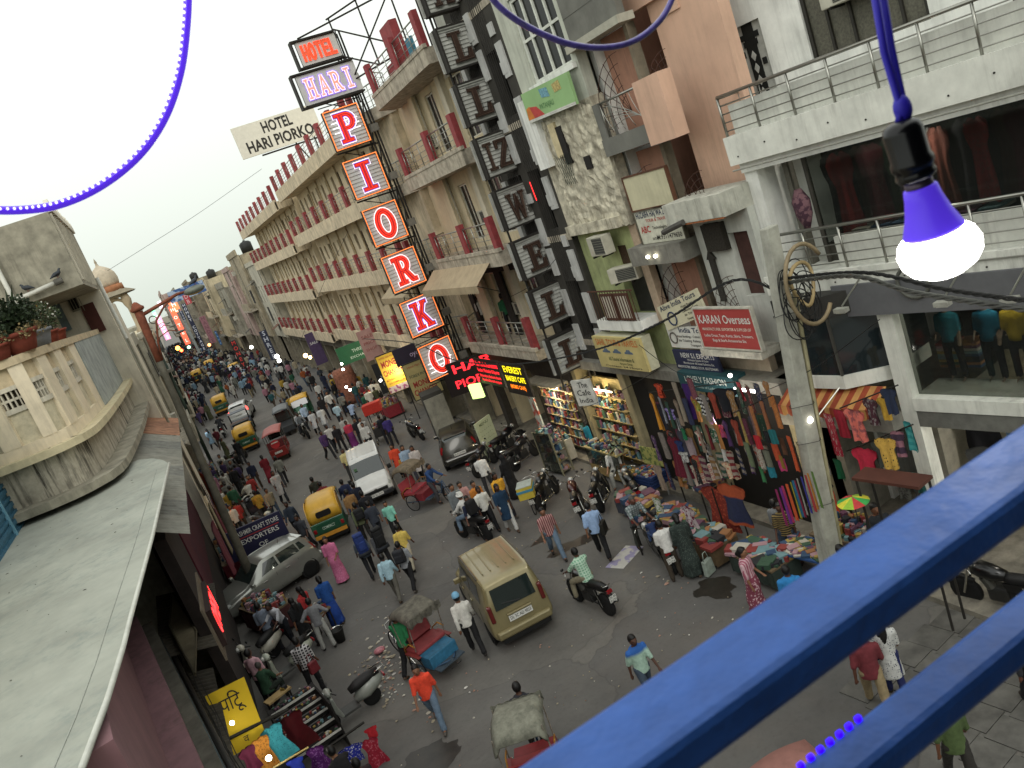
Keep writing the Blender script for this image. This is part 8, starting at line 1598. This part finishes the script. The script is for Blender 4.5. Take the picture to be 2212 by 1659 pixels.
# rods and posts that carry them
def rod(label, a, b_, r_=.015, mat=DARKST): a, b_ = Vector(a), Vector(b_); o = B().cyl((0, 0, 0), b_-a, r_, n=6).done('hanging_rod', mat, loc=a); tag(o, label, 'rod', 'rods of the clothes stalls')
q0, q1 = QX(W6(1060, 480), 9.93), QX(W6(1480, 290), 9.93); rod('black rod above the shawl row', q0, q1); q0, q1 = QX(Z32(620, 200), 10.8), QX(Z32(1120, 0), 10.8); rod('iron rod above the upper t-shirt row', q0, q1); q0, q1 = QX(Z32(680, 570), 10.8), QX(Z32(1250, 340), 10.8); rod('iron rod above the lower t-shirt row', q0, q1); q0, q1 = QX(W6(150, 260), 10.55), QX(W6(1100, 140), 10.55); rod('iron rod above the fashion stall clothes', q0, q1)
# brown table roof and toy table
q = QX(Z32(1060, 800), 10.2); t = thing('brown_board', 'brown red plank shelf below the t-shirts', 'shelf', q, radians(98)); B().box((0, 0, 0), (1.35, .45, .06)).done('shelf_board', M('4f2c22', .7, 0, .15), t); [B().cyl((sx*.6, sy*.2, -.03), (sx*.6, sy*.2, -q.z+.1), .025, n=6).done('leg', IRON, t) for sx in (-1, 1) for sy in (-1, 1)]
goods_cols = [M(c, .7, 0, .1) for c in ('a8a498', '7d3430', '2c4460', '9a8444', '35503e', '5f3c50', '8f6440', '222428', '66858a', '9a7a80')]
def goods(parent, n, x0, x1, y0, y1, z, seed, smin=.05, smax=.16, hmax=.18):
    rr = random.Random(seed); b = B()
    for k in range(n): b.cur = rr.randrange(10); h = rr.uniform(.03, hmax); b.box((rr.uniform(x0, x1), rr.uniform(y0, y1), z+h/2), (rr.uniform(smin, smax), rr.uniform(smin, smax), h), rr.uniform(0, 3))
    o = b.done('small_goods', goods_cols, parent); o['kind'] = 'stuff'; return o
def table(label, x, y, w_, d_, h_, rz, top='6a5a44', cloth_=None, n=60, seed=1, name='stall_table', **k):
    t = thing(name, label, 'stall', (x, y, 0), rz, 'market tables'); bx('table_top', M(top, .8, 0, .2), t, -w_/2, w_/2, -d_/2, d_/2, h_-.05, h_)
    if cloth_:
        for sx, a in ((-1, 0), (1, 0)): bx('side_cloth', C(cloth_), t, sx*w_/2-.01, sx*w_/2+.01, -d_/2, d_/2, .1, h_-.052)
        for sy in (-1, 1): B().grid(lambda s, tt: (-w_/2+w_*s, sy*(d_/2+.01+.02*sin(s*30)), h_-.05-(h_-.2)*tt), 30, 3).done('front_cloth', C(cloth_), t, True)
    else: [B().cyl((sx*(w_/2-.06), sy*(d_/2-.06), 0), (sx*(w_/2-.06), sy*(d_/2-.06), h_-.05), .025, n=6).done('leg', IRON, t) for sx in (-1, 1) for sy in (-1, 1)]
    goods(t, n, -w_/2+.08, w_/2-.08, -d_/2+.08, d_/2-.08, h_, seed, **k); return t
q = GP(Z32(700, 1250), .8); table('toy and trinket table with umbrella beside the concrete pole', q.x, q.y, 1.5, .9, .8, radians(98), n=130, seed=3, hmax=.3); q = GP(Z32(330, 1400), .75); table('magazine table with blue edge near the railing', q.x, q.y, 1.3, .8, .75, radians(98), top='2a4a7a', n=90, seed=4, hmax=.08, smax=.28)
um = thing('toy_umbrella', 'small green red and yellow umbrella on the toy table', 'umbrella', V3(QX(Z32(735, 1010), 9.75)))
for k in range(8): a0, a1 = k*pi/4, (k+1)*pi/4; B().add([(0, 0, .12), (.3*cos(a0), .3*sin(a0), 0), (.3*cos((a0+a1)/2), .3*sin((a0+a1)/2), .012), (.3*cos(a1), .3*sin(a1), 0)], [(0, 1, 2, 3)]).done('panel', C(('8fb53a', 'b53a3a', '3a9a4a', 'c9c23a')[k % 4]), um)
B().cyl((0, 0, -.4), (0, 0, .12), .01, n=5).done('stick', IRON, um)
q = GP(W6(690, 1180), 1.0); t = table('table heaped with folded clothes and a cardboard price notice', q.x, q.y, 1.5, .8, .95, radians(80), n=80, seed=5, smin=.15, smax=.4, hmax=.12)
sign('price_card', 'white card with red writing on the heap of folded clothes', V3(GP(W6(770, 1140), 1.25)), radians(160), .75, .5, M('c2b5a8', .8), [('ALL KIND', 0, .16, .1, RDT, .4), ('PRODUCTS', 0, .05, .1, RDT, .5), ('READY STOCK', 0, -.06, .1, RDT, .55), ('AVAILABLE HERE', 0, -.17, .1, RDT, .6)], .02, tilt=.5)
q = GP(W6(800, 1330), 1.5); FG = 'dresses on stands by the clothes heap'
garment('rust floral long dress on a stand beside the clothes heap', 'kurta', W6(830, 1300), q.x, 84, 105, C('7a2a1e', pat='floral', pc='a84a32', ps=16), FG); garment('orange and navy tie-dye dress on a stand', 'kurta', W6(1040, 1235), q.x+.15, 72, 102, C('a04a2a', pat='hstripe', pc='262c48', ps=1.6), FG)
for p, X in ((W6(830, 1295), q.x), (W6(1040, 1230), q.x+.15)): a = QX(p, X); rod(f"iron stand of the {'rust floral' if X == q.x else 'tie-dye'} dress", a, (a.x, a.y, 0), .02)
garment('cream blouse with coral embroidery over a hanger', 'tee', W6(1020, 1020), q.x+.3, 42, 38, C('c2ae92', pat='floral', pc='b5604c', ps=6), 'loose garments at the heap')
fc = ['5a2a3a', '3a3a44', '7a5a34', '2f4a3c', '8a7a6a', '6a1f24', '2a2f4a', '9a6a3a', '4a2f5a', '77706a', '8a3a2a', '1f1f22']; fn_ = ['plum', 'slate', 'tan', 'forest', 'stone', 'ruby', 'ink', 'ginger', 'grape', 'ash', 'terracotta', 'jet']
for k in range(60): garment(f"{fn_[k % 12]} {('folded','flowered','plain','dotted','striped')[k//12]} cloth packed in the back layer of the clothes stall", ('scarf', 'tee', 'kurta')[k % 3], W6(190+62*(k % 20)+20*(k//20), 380+330*(k//20)-12*(k % 20)), 10.62-.35*((k % 20)/19), 19, 62, C(fc[k % 12], pat=(None, 'floral', None, 'dots', 'hstripe')[k//12], pc='8a8074', ps=8) if k//12 in (1, 3, 4) else C(fc[k % 12]), 'back layer of the clothes stall')
garment('white and maroon printed kurta on the motorcycle side', 'kurta', Z(2, 2, 1490, 1060), 8.9, 45, 48, C('b5a8aa', pat='blotch', pc='6a1c38', ps=7), 'loose garments at the heap'); garment('white cloth with green and orange print', 'scarf', Z(2, 2, 1265, 965), 8.7, 26, 32, C('b9b9b2', pat='blotch', pc='5a7a34', ps=7), 'loose garments at the heap')
# rail of small bright clothes near the boy in stripes
for k in range(12): cc = ['8a2a5a', 'b53a6a', '6a2a7a', 'c2552c', '2a6a8a', 'a8a030', 'b0b0a8', '7a1f3a', '3a3a90', 'c98a3a', 'a03a3a', '5a7a3a'][k]; garment(f"{['plum', 'magenta', 'violet', 'orange', 'blue', 'lime', 'white', 'wine', 'indigo', 'amber', 'brick', 'moss'][k]} trousers in the low packed rail left of the pole", 'pants', Z32(70+28*k, 900-20*k+6*k), 9.75, 8, 90, C(cc), 'low packed rail')
for k, (x, y, c_, lab) in enumerate(((9.75, 18.3, '4a2a30', 'heap of folded shawls on a low wine clothed table'), (9.85, 20.3, '3a3f4a', 'heap of folded cloth on a low slate table by the blue bin'), (9.5, 16.6, '5a4a34', 'heap of mixed garments on a low brown table'), (9.6, 14.6, '2f3a34', 'heap of scarves on a low green table behind the pole'))): table(lab, x, y, 1.5, .8, .6, FR, cloth_=c_, n=70, seed=300+k, smin=.15, smax=.42, hmax=.16)
# red seat cover, mat, jars, helmet stall
t = thing('paper_mat', 'white paper mat with violet print on the road by the man in light blue', 'mat', V3(GP(Z(2, 2, 970, 1480), .012)), radians(25)); bx('sheet', M('b0aea8', .9, 0, .1, pat='blotch', pc='8a84a0', ps=3), t, -.55, .55, -.3, .3, -.008, 0)
q = GP(Z(2, 2, 1080, 1130), 1.0); table('small stand with papers and helmets in front of the checked-shirt man', q.x, q.y, .7, .5, .95, radians(60), n=40, seed=8, top='2a2a2a')
# snack shop, glass counter, cabinet
SH = thing('snack_shop', 'brightly lit snack shop with packed shelves under the yellow led board', 'shop', (10.6, 27.25, .13), FR)
bx('back_wall', M('c9ba8c', .8), SH, -1.33, 1.33, -1.2, -1.12, 0, 3.0); bx('ceiling', M('b5ad98', .8), SH, -1.33, 1.33, -1.1, -.3, 3.0, 3.08)
for k in range(7):
    z = .35+.38*k; o = bx('shelf', M('a89a78', .7), SH, -1.3, 1.3, -1.1, -.8, z, z+.03); goods(o, 50, -1.25, 1.25, -.95, -.84, z+.03, 50+k, .05, .11, .3)
bx('side_poster', M('c2c9c0', .5, 0, 0, pat='blotch', pc='b04a3a', ps=4), SH, 1.42, 1.95, -.55, -.5, .3, 2.6); B().box((.2, -.45, .4), (1.4, .35, .8)).done('counter', M('b5b0a0', .6), SH); goods(SH, 40, -.4, .8, -.58, -.32, .8, 9)
def pl(name, loc, e, c=(1, .85, .6), r_=.08):
    l = bpy.data.lights.new(name, 'POINT'); l.energy = e; l.color = c; l.shadow_soft_size = r_; o = bpy.data.objects.new(name, l); COL.objects.link(o); o.location = loc
for u in (-.8, .1, .9): B().cyl((u-.35, -.5, 2.93), (u+.35, -.5, 2.93), .025, n=8).done('tube_light', M((1, .95, .8), emit=12), SH)
pl('snack_shop_light', (11.0, 27.2, 2.7), 75); pl('counter_light', (11.1, 23.7, 2.8), 60, (1, .8, .5)); pl('stall_bulb_light', (10.5, 14.3, 2.9), 26, (1, .9, .7)); pl('stall_tube_light', (10.6, 16.0, 3.45), 40, (1, .95, .85))
GC = thing('glass_counter', 'lit glass shop counter with merchandise by the teal shawl woman', 'counter', (10.75, 23.7, .13), FR); bx('base', M('8a7448', .7), GC, -1.1, 1.1, -.5, 0, 0, .35); bx('glass_front', SHG, GC, -1.1, 1.1, -.02, 0, .35, .95); bx('top', M('a09264', .4), GC, -1.1, 1.1, -.5, .02, .95, 1.0); goods(GC, 60, -1.05, 1.05, -.45, -.06, .36, 12); goods(GC, 50, -1.05, 1.05, -.45, -.05, 1.0, 13)
for k in range(6): z = .4+.45*k; o = bx('wall_shelf', M('8f8058', .7), GC, -1.3, 1.3, -1.1, -.8, z, z+.03); goods(o, 44, -1.25, 1.25, -1.0, -.84, z+.03, 70+k, .05, .12, .3)
bx('back_wall', M('a08f60', .8), GC, -1.32, 1.32, -1.2, -1.11, 0, 3.2); B().cyl((-.9, -.7, 2.95), (.9, -.7, 2.95), .022, n=8).done('tube_light', M((1, .9, .6), emit=10), GC)
q = GP(Z(2, 2, 350, 560), .9); CAB = thing('display_cabinet', 'tall glass display cabinet with packets standing on the kerb', 'cabinet', (q.x, q.y, .02), FR+.2)
for sx in (-1, 1):
    for sy in (-1, 1): B().box((sx*.5, sy*.25, .85), (.05, .05, 1.7)).done('post', M('77745f', .6), CAB)
for k in range(5): o = bx('shelf', M('5f5a48', .7), CAB, -.48, .48, -.24, .24, .1+.38*k, .13+.38*k); goods(o, 18, -.42, .42, -.15, .2, .13+.38*k, 90+k, .08, .14, .26)
bx('glass_front', SHG, CAB, -.47, .47, .255, .265, .1, 1.68)
q = GP(Z(2, 2, 1165, 760), .8); BN = thing('blue_crate', 'blue slatted bin of bright packets in front of the fashion stall', 'bin', (q.x, q.y, 0), FR+.1)
for k in range(4): B().prism([(-.5-.02*k, .45+.11*k), (.5+.02*k, .45+.11*k), (.5+.02*k, .53+.11*k), (-.5-.02*k, .53+.11*k)], -.32, .32, 'Y').done('slat', M('22345c', .6, 0, .15), BN)
[B().cyl((sx*.4, sy*.25, 0), (sx*.4, sy*.25, .45), .03, n=6).done('leg', M('9a9a94'), BN) for sx in (-1, 1) for sy in (-1, 1)]; goods(BN, 70, -.48, .48, -.28, .28, .84, 21, .06, .13, .12); bx('price_board', M('9a9a58', .7, 0, .1, pat='blotch', pc='5a6a3a', ps=6), BN, -.45, .5, -.38, -.35, .9, 1.5)
# potted palm and small trees on the kerb
for lab, p, h, sd in (('grey green palm-like plant by the glass counter', Z(2, 2, 920, 560), 1.9, 1), ('second drooping plant in front of the white-vest man', Z(2, 2, 820, 600), 1.3, 2), ('thin plant against the cream pier', Z(2, 2, 1110, 330), 2.4, 3)):
    q = GP(p, h*.6); t = thing('potted_palm', lab, 'plant', (q.x, q.y, 0), 0, 'plants on the right kerb'); rr = random.Random(sd); B().lathe([(.16, 0), (.2, .3), (.22, .32)], 12).done('pot', TERR, t, True); B().path([(0, 0, .3), (.05, 0, h*.5), (0, .05, h*.8)], .03, 6).done('trunk', M('5a5040', .9), t, True)
    for k in range(16):
        a = rr.uniform(0, 6.28); e = rr.uniform(.35, .7); z = h*rr.uniform(.55, .85); b = B(); b.grid(lambda s, tt: ((e*s)*cos(a)-(tt-.5)*.12*sin(pi*min(1, s+.15))*sin(a), (e*s)*sin(a)+(tt-.5)*.12*sin(pi*min(1, s+.15))*cos(a), z+.3*s-.75*s*s*e-.02*abs(tt-.5)), 6, 2); b.done('frond', M('4a5644', .7, 0, .3, 9), t)
# food cart with red canopy, grey booth
q = GP(Z(1, 2, 1060, 330), 1.0); FC = thing('food_cart', 'food cart with red peaked canopy on the right kerb', 'cart', (q.x, q.y, 0), radians(75)); bx('cart_body', M('2a2826', .6, 0, .2), FC, -.7, .7, -.4, .4, .45, .95); B().prism([(-.75, 1.75), (.75, 1.75), (.6, 2.15), (-.75, 2.3)], -.48, .48, 'Y').done('canopy', C('b02f24'), FC, bevel=.03); [B().cyl((sx*.65, sy*.38, .95), (sx*.65, sy*.38, 1.8), .02, n=6).done('post', IRON, FC) for sx in (-1, 1) for sy in (-1, 1)]; goods(FC, 40, -.6, .6, -.35, .35, .95, 33)
for sx in (-1, 1): spoke_wheel(FC, sx*.5, .42, .28)
t = thing('grey_booth', 'tall dark grey booth standing behind the grey hatchback', 'booth', (9.65, 37.6, 0), radians(80)); bx('booth_body', M('3b3934', .7, 0, .12), t, -.6, .6, -.5, .5, 0, 2.5, bevel=.02); bx('booth_side', M('8d8a7c', .7, 0, .2, 3, 0, .4), t, -.75, -.61, -.5, .5, 0, 2.3)
# showroom goods in the white building
r = random.Random(21)
for k in range(15):
    nm, c_ = [('black', '17171c'), ('scarlet', '8c2324'), ('brown', '4a3426'), ('wine', '4a1620'), ('bottle green', '1f3a2a'), ('plum', '3c1f34'), ('charcoal', '26272a'), ('rust', '6a2f1f')][k % 8]; q = wbp(-1.25-.34*k, -1.15+.25*(k % 2), 8.75); garment(f'{nm} long kurta hanging in the upper showroom, {"rear" if k % 2 == 0 else "front"} row, {"left" if k < 8 else "right"} pane', 'kurta', q, 0, 55, 190, C(c_, pat='dots', pc='5a4a44', ps=14) if k % 3 == 0 else C(c_), 'kurtas in the upper showroom', radians(98), 'P')
for k, (u, c_, n_) in enumerate(((-3.75, '1f6a86', 'turquoise blue'), (-4.25, 'b59a2c', 'yellow'), (-3.0, '2a7a8a', 'teal scarf'), (-5.0, '26264a', 'indigo'))):
    q = wbp(u, -.9, 3.83); t = thing('shop_mannequin', f'{n_} dressed mannequin behind the first-floor glass', 'mannequin', V3(q), radians(98), 'mannequins behind glass'); 
    for pn in ('body', 'shirt', 'trousers', 'hair'): inst(PM['stand', pn, 1], {'shirt': 'top', 'trousers': 'lower_garment'}.get(pn, pn), t, scale=1.0, mats=[M('a8907c', .5) if pn == 'body' else C(c_) if pn == 'shirt' else C('1c1c22') if pn == 'trousers' else HAIRB])
ST = thing('folded_stacks', 'stacks of folded clothes behind the first-floor glass', 'clothing', V3(wbp(-3.1, -1.6, 3.83)), radians(98)); [bx('folded_cloth', r.choice(goods_cols), ST, .0+.45*(k % 2), .4+.45*(k % 2), -.3, .1, .06*(k//2), .06*(k//2)+.05) for k in range(18)]
ST = thing('folded_stacks', 'stacks of folded clothes on the upper showroom floor', 'clothing', V3(wbp(-2.9, -1.0, 7.0)), radians(98)); [bx('folded_cloth', r.choice(goods_cols), ST, -1.6+.42*(k % 7), -1.25+.42*(k % 7), -.3, .3, .05*(k//7), .05*(k//7)+.045) for k in range(28)]
for k in range(9): nm, c_ = [('black', '17171c'), ('grey', '4a4a48'), ('denim blue', '2f4658'), ('olive', '4a4a34'), ('khaki', '6a6048'), ('brown', '4a3a2c'), ('slate', '3a424a'), ('navy', '1f2740'), ('maroon', '4f1f26')][k]; garment(f'{nm} shirt hung in the open ground-floor shop right of the white column', 'tee', wbp(-3.0-.4*k, -1.2+.5*(k % 2), 3.0-.5*(k % 2)), 0, 85, 120, C(c_), 'shirts in the ground-floor shop', radians(98), 'P')
bk_ = thing('hanging_bag', 'plum patterned bag hanging by the upper showroom', 'bag', V3(wbp(-.72, -.6, 8.3)), radians(98)); b = B(); ell(b, [(0, 0, -.9, .06, .05), (0, 0, -.6, .2, .1), (0, 0, -.3, .22, .12), (0, 0, -.05, .08, .05)], 14); b.done('bag_body', C('4a2f3c', pat='blotch', pc='7a5a60', ps=9), bk_, True)
pl('white_shop_light', V3(wbp(-4.5, -1.0, 3.1)), 70, (1, .95, .85)); pl('showroom_light', V3(wbp(-3, -.8, 8.7)), 60, (1, .95, .85)); pl('showroom_light', V3(wbp(-4.2, -.6, 6.0)), 34, (1, .95, .85))
def bulb(label, p, r_, e, c=(1, .95, .85)): tag(B().sph((0, 0, 0), r_*.7, 12, 8).done('bare_bulb', M(c, emit=e), loc=p), label, 'lamp', 'bare bulbs of the stalls')
bulb('glowing bulb at the concrete pole over the clothes', QX(Z32(360, 300), 10.2), .09, 14); bulb('glowing spot on the teal fashion board', QX(W6(1030, 75), 10.6), .07, 14); o = B().cyl((0, -.35, 0), (0, .35, 0), .035, n=8).done('tube_lamp', M((1, .97, .9), emit=12), loc=QX(W6(1185, 232), 10.6)); tag(o, 'white tube light under the teal fashion board', 'lamp')
bulb('warm bulb in the left stalls wrapped in plastic', GP((410, 1058), 2.0), .13, 14, (1, .55, .2)); bulb('blazing white bulb far along the left stalls', GP((403, 886), 2.2), .42, 16, (.95, 1, .95)); bulb('small white bulb at the tin canopy edge', GP((394, 985), 2.4), .1, 10); bulb('warm clustered bulb in the right shops below the hotel wing', QY((660, 768), 54), .2, 14, (1, .65, .25)); bulb('second warm bulb below the hotel wing', QY((670, 772), 53.5), .15, 14, (1, .65, .25))
for k, (p, Y) in enumerate((((738, 786), 50), ((741, 798), 49), ((748, 836), 48), ((756, 842), 47.6), ((880, 806), 41), ((822, 822), 43.2))): bulb(f"white shop bulb {('above the green sign','beside the green sign','over the pavement stall','right over the pavement stall','beside the violet sign','beside the money sign')[k]}", QY(p, Y), .11, 12)
for loc, e, c in (((-1.0, 36, 2.2), 25, (1, .55, .2)), ((9.6, 50, 3), 120, (1, .8, .5)), ((-.9, 62, 2.4), 90, (1, 1, .95)), ((9.8, 43, 3), 60, (1, .9, .7))): pl('stall_light', loc, e, c)
# left pavement stalls
for k, (x, y, w_, clo, lab) in enumerate(((-1.35, 33.5, 2.2, '5a1422', 'stall table with maroon cloth beside the silver car'), (-1.45, 36.6, 2.4, '8f866c', 'stall table of prints and cards past the lamp post'), (-1.35, 40, 2.2, '6a5a44', 'cluttered stall table under the tin canopy'), (-1.4, 43.5, 2.4, 'b58a2c', 'stall table with yellow cloth along the left kerb'), (-1.3, 47.5, 2.2, '7a2a2a', 'red clothed stall table farther up the left kerb'), (-1.3, 52, 2.4, '3a3a34', 'dark stall table near the far left lamp'), (9.6, 47.6, 2.0, '8a2c34', 'red clothed pavement stall under the green sign'), (9.8, 56, 2.4, '7a4a3c', 'brick coloured stall below the hotel wing'), (9.4, 61, 2.6, '6a5a4a', 'cluttered stall at the end of the hotel wing'))): table(lab, x, y, w_, 1.0, .8, FR, cloth_=clo, n=110, seed=100+k, hmax=.3)
KB = sign('craft_sign', 'navy KASHMIR CRAFT STORE EXPORTERS board over the silver car', V3(QY(W4(970, 890), 31.2)), pi-.15, 2.25, 1.15, M('1d1d3c', .6, 0, .08), [('KASHMIR CRAFT STORE', .15, .34, .26, WT, 1.7, .01), ('EXPORTERS', .15, 0, .26, WT, 1.45, .01), ('OF', .15, -.34, .24, WT, .35, .01)], .1); bx('red_line', RDT, KB, -.95, .7, .004, .008, .16, .19)
for s in (-1, 1): B().cyl((s*.9, -.06, -2.4), (s*.9, -.06, -.5), .03, n=6).done('leg', IRON, KB)
q = QX((466, 1320), -1.55); RA = thing('red_led_sign', 'glowing red led sign seen edge-on at the left wall', 'sign', V3(q), -FR); bx('panel', M('2a1512', .6), RA, -1.0, 1.0, -.1, 0, -.42, .42); lettering('OPEN', M((1, .03, .03), emit=4), RA, 0, 0, .8, .01, 1.8, .03)
bx('frame', M('6a5f50', .7), RA, -1.3, 1.3, -.14, -.1, -.6, .6)
for k, (x, z, h_, c_) in enumerate(((-1.75, 2.7, 2.2, '5a1828'), (-1.7, 2.6, 1.8, '8f8468'), (-1.72, 2.7, 2.0, '6a1c30'), (-1.7, 2.6, 1.6, 'b5522c'))): garment(f"{('wine red','sand beige','crimson','orange')[k]} cloth hanging at the left stalls under the tin canopy", 'scarf', Vector((x+.5, 26.5+3.1*k, z+1.2)), 0, 80, 110, C(c_), 'cloths under the tin canopy', -FR, 'P')
# bottom left clothes stall
BG = 'clothes of the bottom left stall'
for lab, kd, x, y, w_, h_, mt, Y in (('turquoise printed dress lit by the bulb', 'dress', 690, 770, 300, 440, C('3fa0ac', pat='dots', pc='2a7a88', ps=16), 17.0), ('maroon satin gown', 'dress', 900, 640, 330, 450, M('4a1418', .3, 0, .15, 9), 17.4), ('orange printed kurta nearest the bulb', 'kurta', 560, 900, 200, 400, C('c2812f', pat='floral', pc='8a5a20', ps=12), 16.8), ('wine kurta at the left end', 'kurta', 430, 1000, 170, 300, C('5a1a34'), 16.7), ('purple printed dress', 'dress', 1170, 990, 250, 330, C('5a1f6a', pat='floral', pc='8a5a9a', ps=12), 16.5), ('royal blue top', 'tee', 960, 1120, 160, 170, C('2338a0'), 16.3), ('blue and white flowered blouse', 'tee', 1560, 980, 220, 210, C('26309a', pat='floral', pc='b9b9c4', ps=10), 16.6), ('red lace dress at the right end', 'dress', 1760, 900, 230, 420, C('9a1f34', pat='floral', pc='b85a68', ps=12), 16.5), ('scarlet bag-like hood at the right end', 'tee', 1780, 780, 120, 130, C('b0222c'), 16.7)):
    garment(lab+' of the bottom left stall', kd, W5(x, y), Y, w_*.2, h_*.2, mt, BG, pi, 'Y')
bulb('glowing bulb in the bottom left clothes stall', QY(W5(690, 1110), 16.2), .085, 14, (1, .95, .85)); q = QY(W5(690, 1110), 15.9); pl('bottom_stall_light', V3(q), 16, (1, .92, .8))
q0, q1 = QY(W5(270, 895), 17.2), QY(W5(900, 580), 17.2); rod('dark rail behind the bottom left stall', q0, q1, .04); q0, q1 = QY(W5(740, 1215), 16.4), QY(W5(1120, 990), 16.4); rod('pale bamboo pole of the bottom left stall', q0, q1, .02, M('a8945c', .7)); q0, q1 = QY(W5(1280, 1030), 16.9), QY(W5(1720, 720), 16.9); rod('wire basket rim of the bottom left stall', q0, q1, .03)
RK = thing('sandal_rack', 'tiered rack of white edged shelves with trinkets at the bottom stall', 'rack', V3(GP(W5(1240, 960), .5)-Vector((0, 0, .5))), radians(8))
for k in range(5): z = .55+.16*k; y = .28*k; o = bx('tier', M('14110f', .8), RK, -.55, .55, y, y+.26, z-.14, z); bx('tier_edge', M('c5c4bc', .6), o, -.55, .55, y-.012, y, z-.05, z+.004); goods(o, 26, -.5, .5, y+.03, y+.2, z, 200+k, .03, .07, .05)
for s in (-1, 1): bx('side_panel', M('14110f', .8), RK, s*.57-.02, s*.57+.02, 0, 1.4, 0, 1.2)
YS = sign('yellow_card', 'bright yellow card with black Hindi handwriting at the lower left', V3(GP(W5(335, 665), 2.2)), pi-.1, .85, 1.35, M('d8b51e', .7, 0, .03), [], .03, tilt=.55); lettering('पिंटू', BKT, YS, 0, .3, .42, .006, .5); lettering('व', BKT, YS, -.05, -.5, .2, .006)
bulb('small bulb glowing in front of the yellow card', GP(W5(295, 730), 2.3), .07, 12)
# road odds: puddles, litter, bucket
def puddle(label, p, rx, ry, rz, sd):
    q = GP(p); rr = random.Random(sd); n = 60; b = B(); b.add([(rx*(1+.2*sin(3*a+sd)+.1*sin(7*a+2*sd)+rr.uniform(-.05, .05))*cos(a), ry*(1+.2*sin(2*a+sd)+.1*sin(6*a+sd)+rr.uniform(-.05, .05))*sin(a), 0) for a in [2*pi*i/n for i in range(n)]], [tuple(range(n))]); o = b.done('puddle', M('2c2822', .45, 0, .3, 4, spec=.4), loc=(q.x, q.y, .005)); o.rotation_euler = (0, 0, rz); tag(o, label, 'puddle', 'wet patches on the road')
puddle('dark wet patch near the woman in pink and white saree', (1545, 1272), .42, .6, .3, 1); puddle('damp brown smear behind the man in maroon stripes', (1240, 1175), .95, .35, -.2, 2); puddle('dirty puddle with paving scraps at the bottom centre', (925, 1645), .75, .5, .2, 4); puddle('damp smear right of the maroon-striped man', (1180, 1160), .5, .22, .1, 5)
lb_ = B(); rr = random.Random(77); lc = [M(c, .8, 0, .1) for c in ('b5b0a2', 'a39a84', '8a8270', 'c2c0b8', '9a7a6a')]
def scrap(b, x, y, s): a = rr.uniform(0, 6.28); k = [(x+s*rr.uniform(.5, 1)*cos(a+i*1.257), y+s*.7*rr.uniform(.5, 1)*sin(a+i*1.257), .006+rr.uniform(0, .35)*s) for i in range(5)]; b.cur = rr.randrange(5); b.add(k+[(x, y, .03+s*.3)], [(i, (i+1) % 5, 5) for i in range(5)])
for k in range(150): q = GP((825+rr.gauss(0, 26), 1445+rr.gauss(0, 42))); scrap(lb_, q.x, q.y, rr.uniform(.02, .1))
for k in range(420): x, y = rr.uniform(-1.2, 9.5), 14+34*rr.random()**1.5; scrap(lb_, x, y, rr.uniform(.012, .045))
for p in ((905, 1520), (930, 1560), (890, 1500), (770, 1470), (700, 1310), (1015, 1500), (1440, 1250), (1385, 1250), (735, 1340), (925, 1480)):
    for _ in range(4): q = GP((p[0]+rr.gauss(0, 9), p[1]+rr.gauss(0, 9))); scrap(lb_, q.x, q.y, rr.uniform(.03, .1))
tag(lb_.done('litter', lc), 'paper scraps and rubbish strewn over the road', 'litter', kind='stuff')
q = GP((822, 1410)); t = tag(B().sph((0, 0, .08), .14, 12, 8, (1.2, .9, .6)).done('plastic_bag', M('b5747c', .4, 0, .3, 20, .6), loc=(q.x, q.y, 0)), 'crumpled pink plastic bag by the litter heap', 'bag')
q = GP((738, 1385)); t = thing('bin_bucket', 'black bucket standing on the road near the left stall', 'bucket', (q.x, q.y, 0)); B().lathe([(.13, 0), (.19, .38), (.2, .4), (.18, .4), (.12, .04), (0, .04)], 16).done('pail', M('1b1a18', .6), t, True); B().path([(.19*cos(a), .0, .38+.12*sin(a)) for a in [i*pi/8 for i in range(9)]], .008, 5).done('handle', CHR, t)
q = GP(Z(1, 3, 590, 380), .4); table('small folding stand beside the man with hands on hips', q.x, q.y, .5, .5, .75, .3, n=14, seed=61); q = GP(Z(1, 3, 180, 270), .8); table('left kerb stall counter heaped with goods beside the lamp post', q.x-.3, q.y+.6, 2.0, 1.0, .85, radians(110), n=150, seed=62, hmax=.25, cloth_='4a2a2a'); q = GP(Z(1, 3, 175, 1010), .5); table('wooden bench top by the seated man in green', q.x, q.y, .7, .3, .45, .4, top='b59a6a', n=2, seed=63)
t = thing('brick_drum', 'reddish brick column wrapped with netting by the far right stalls', 'pillar', (9.3, 56.8, 0)); B().lathe([(.75, 0), (.8, .4), (.75, 2.1), (.7, 2.5)], 18).done('column', M('8a5a48', .9, 0, .4, 6, .5), t, True)
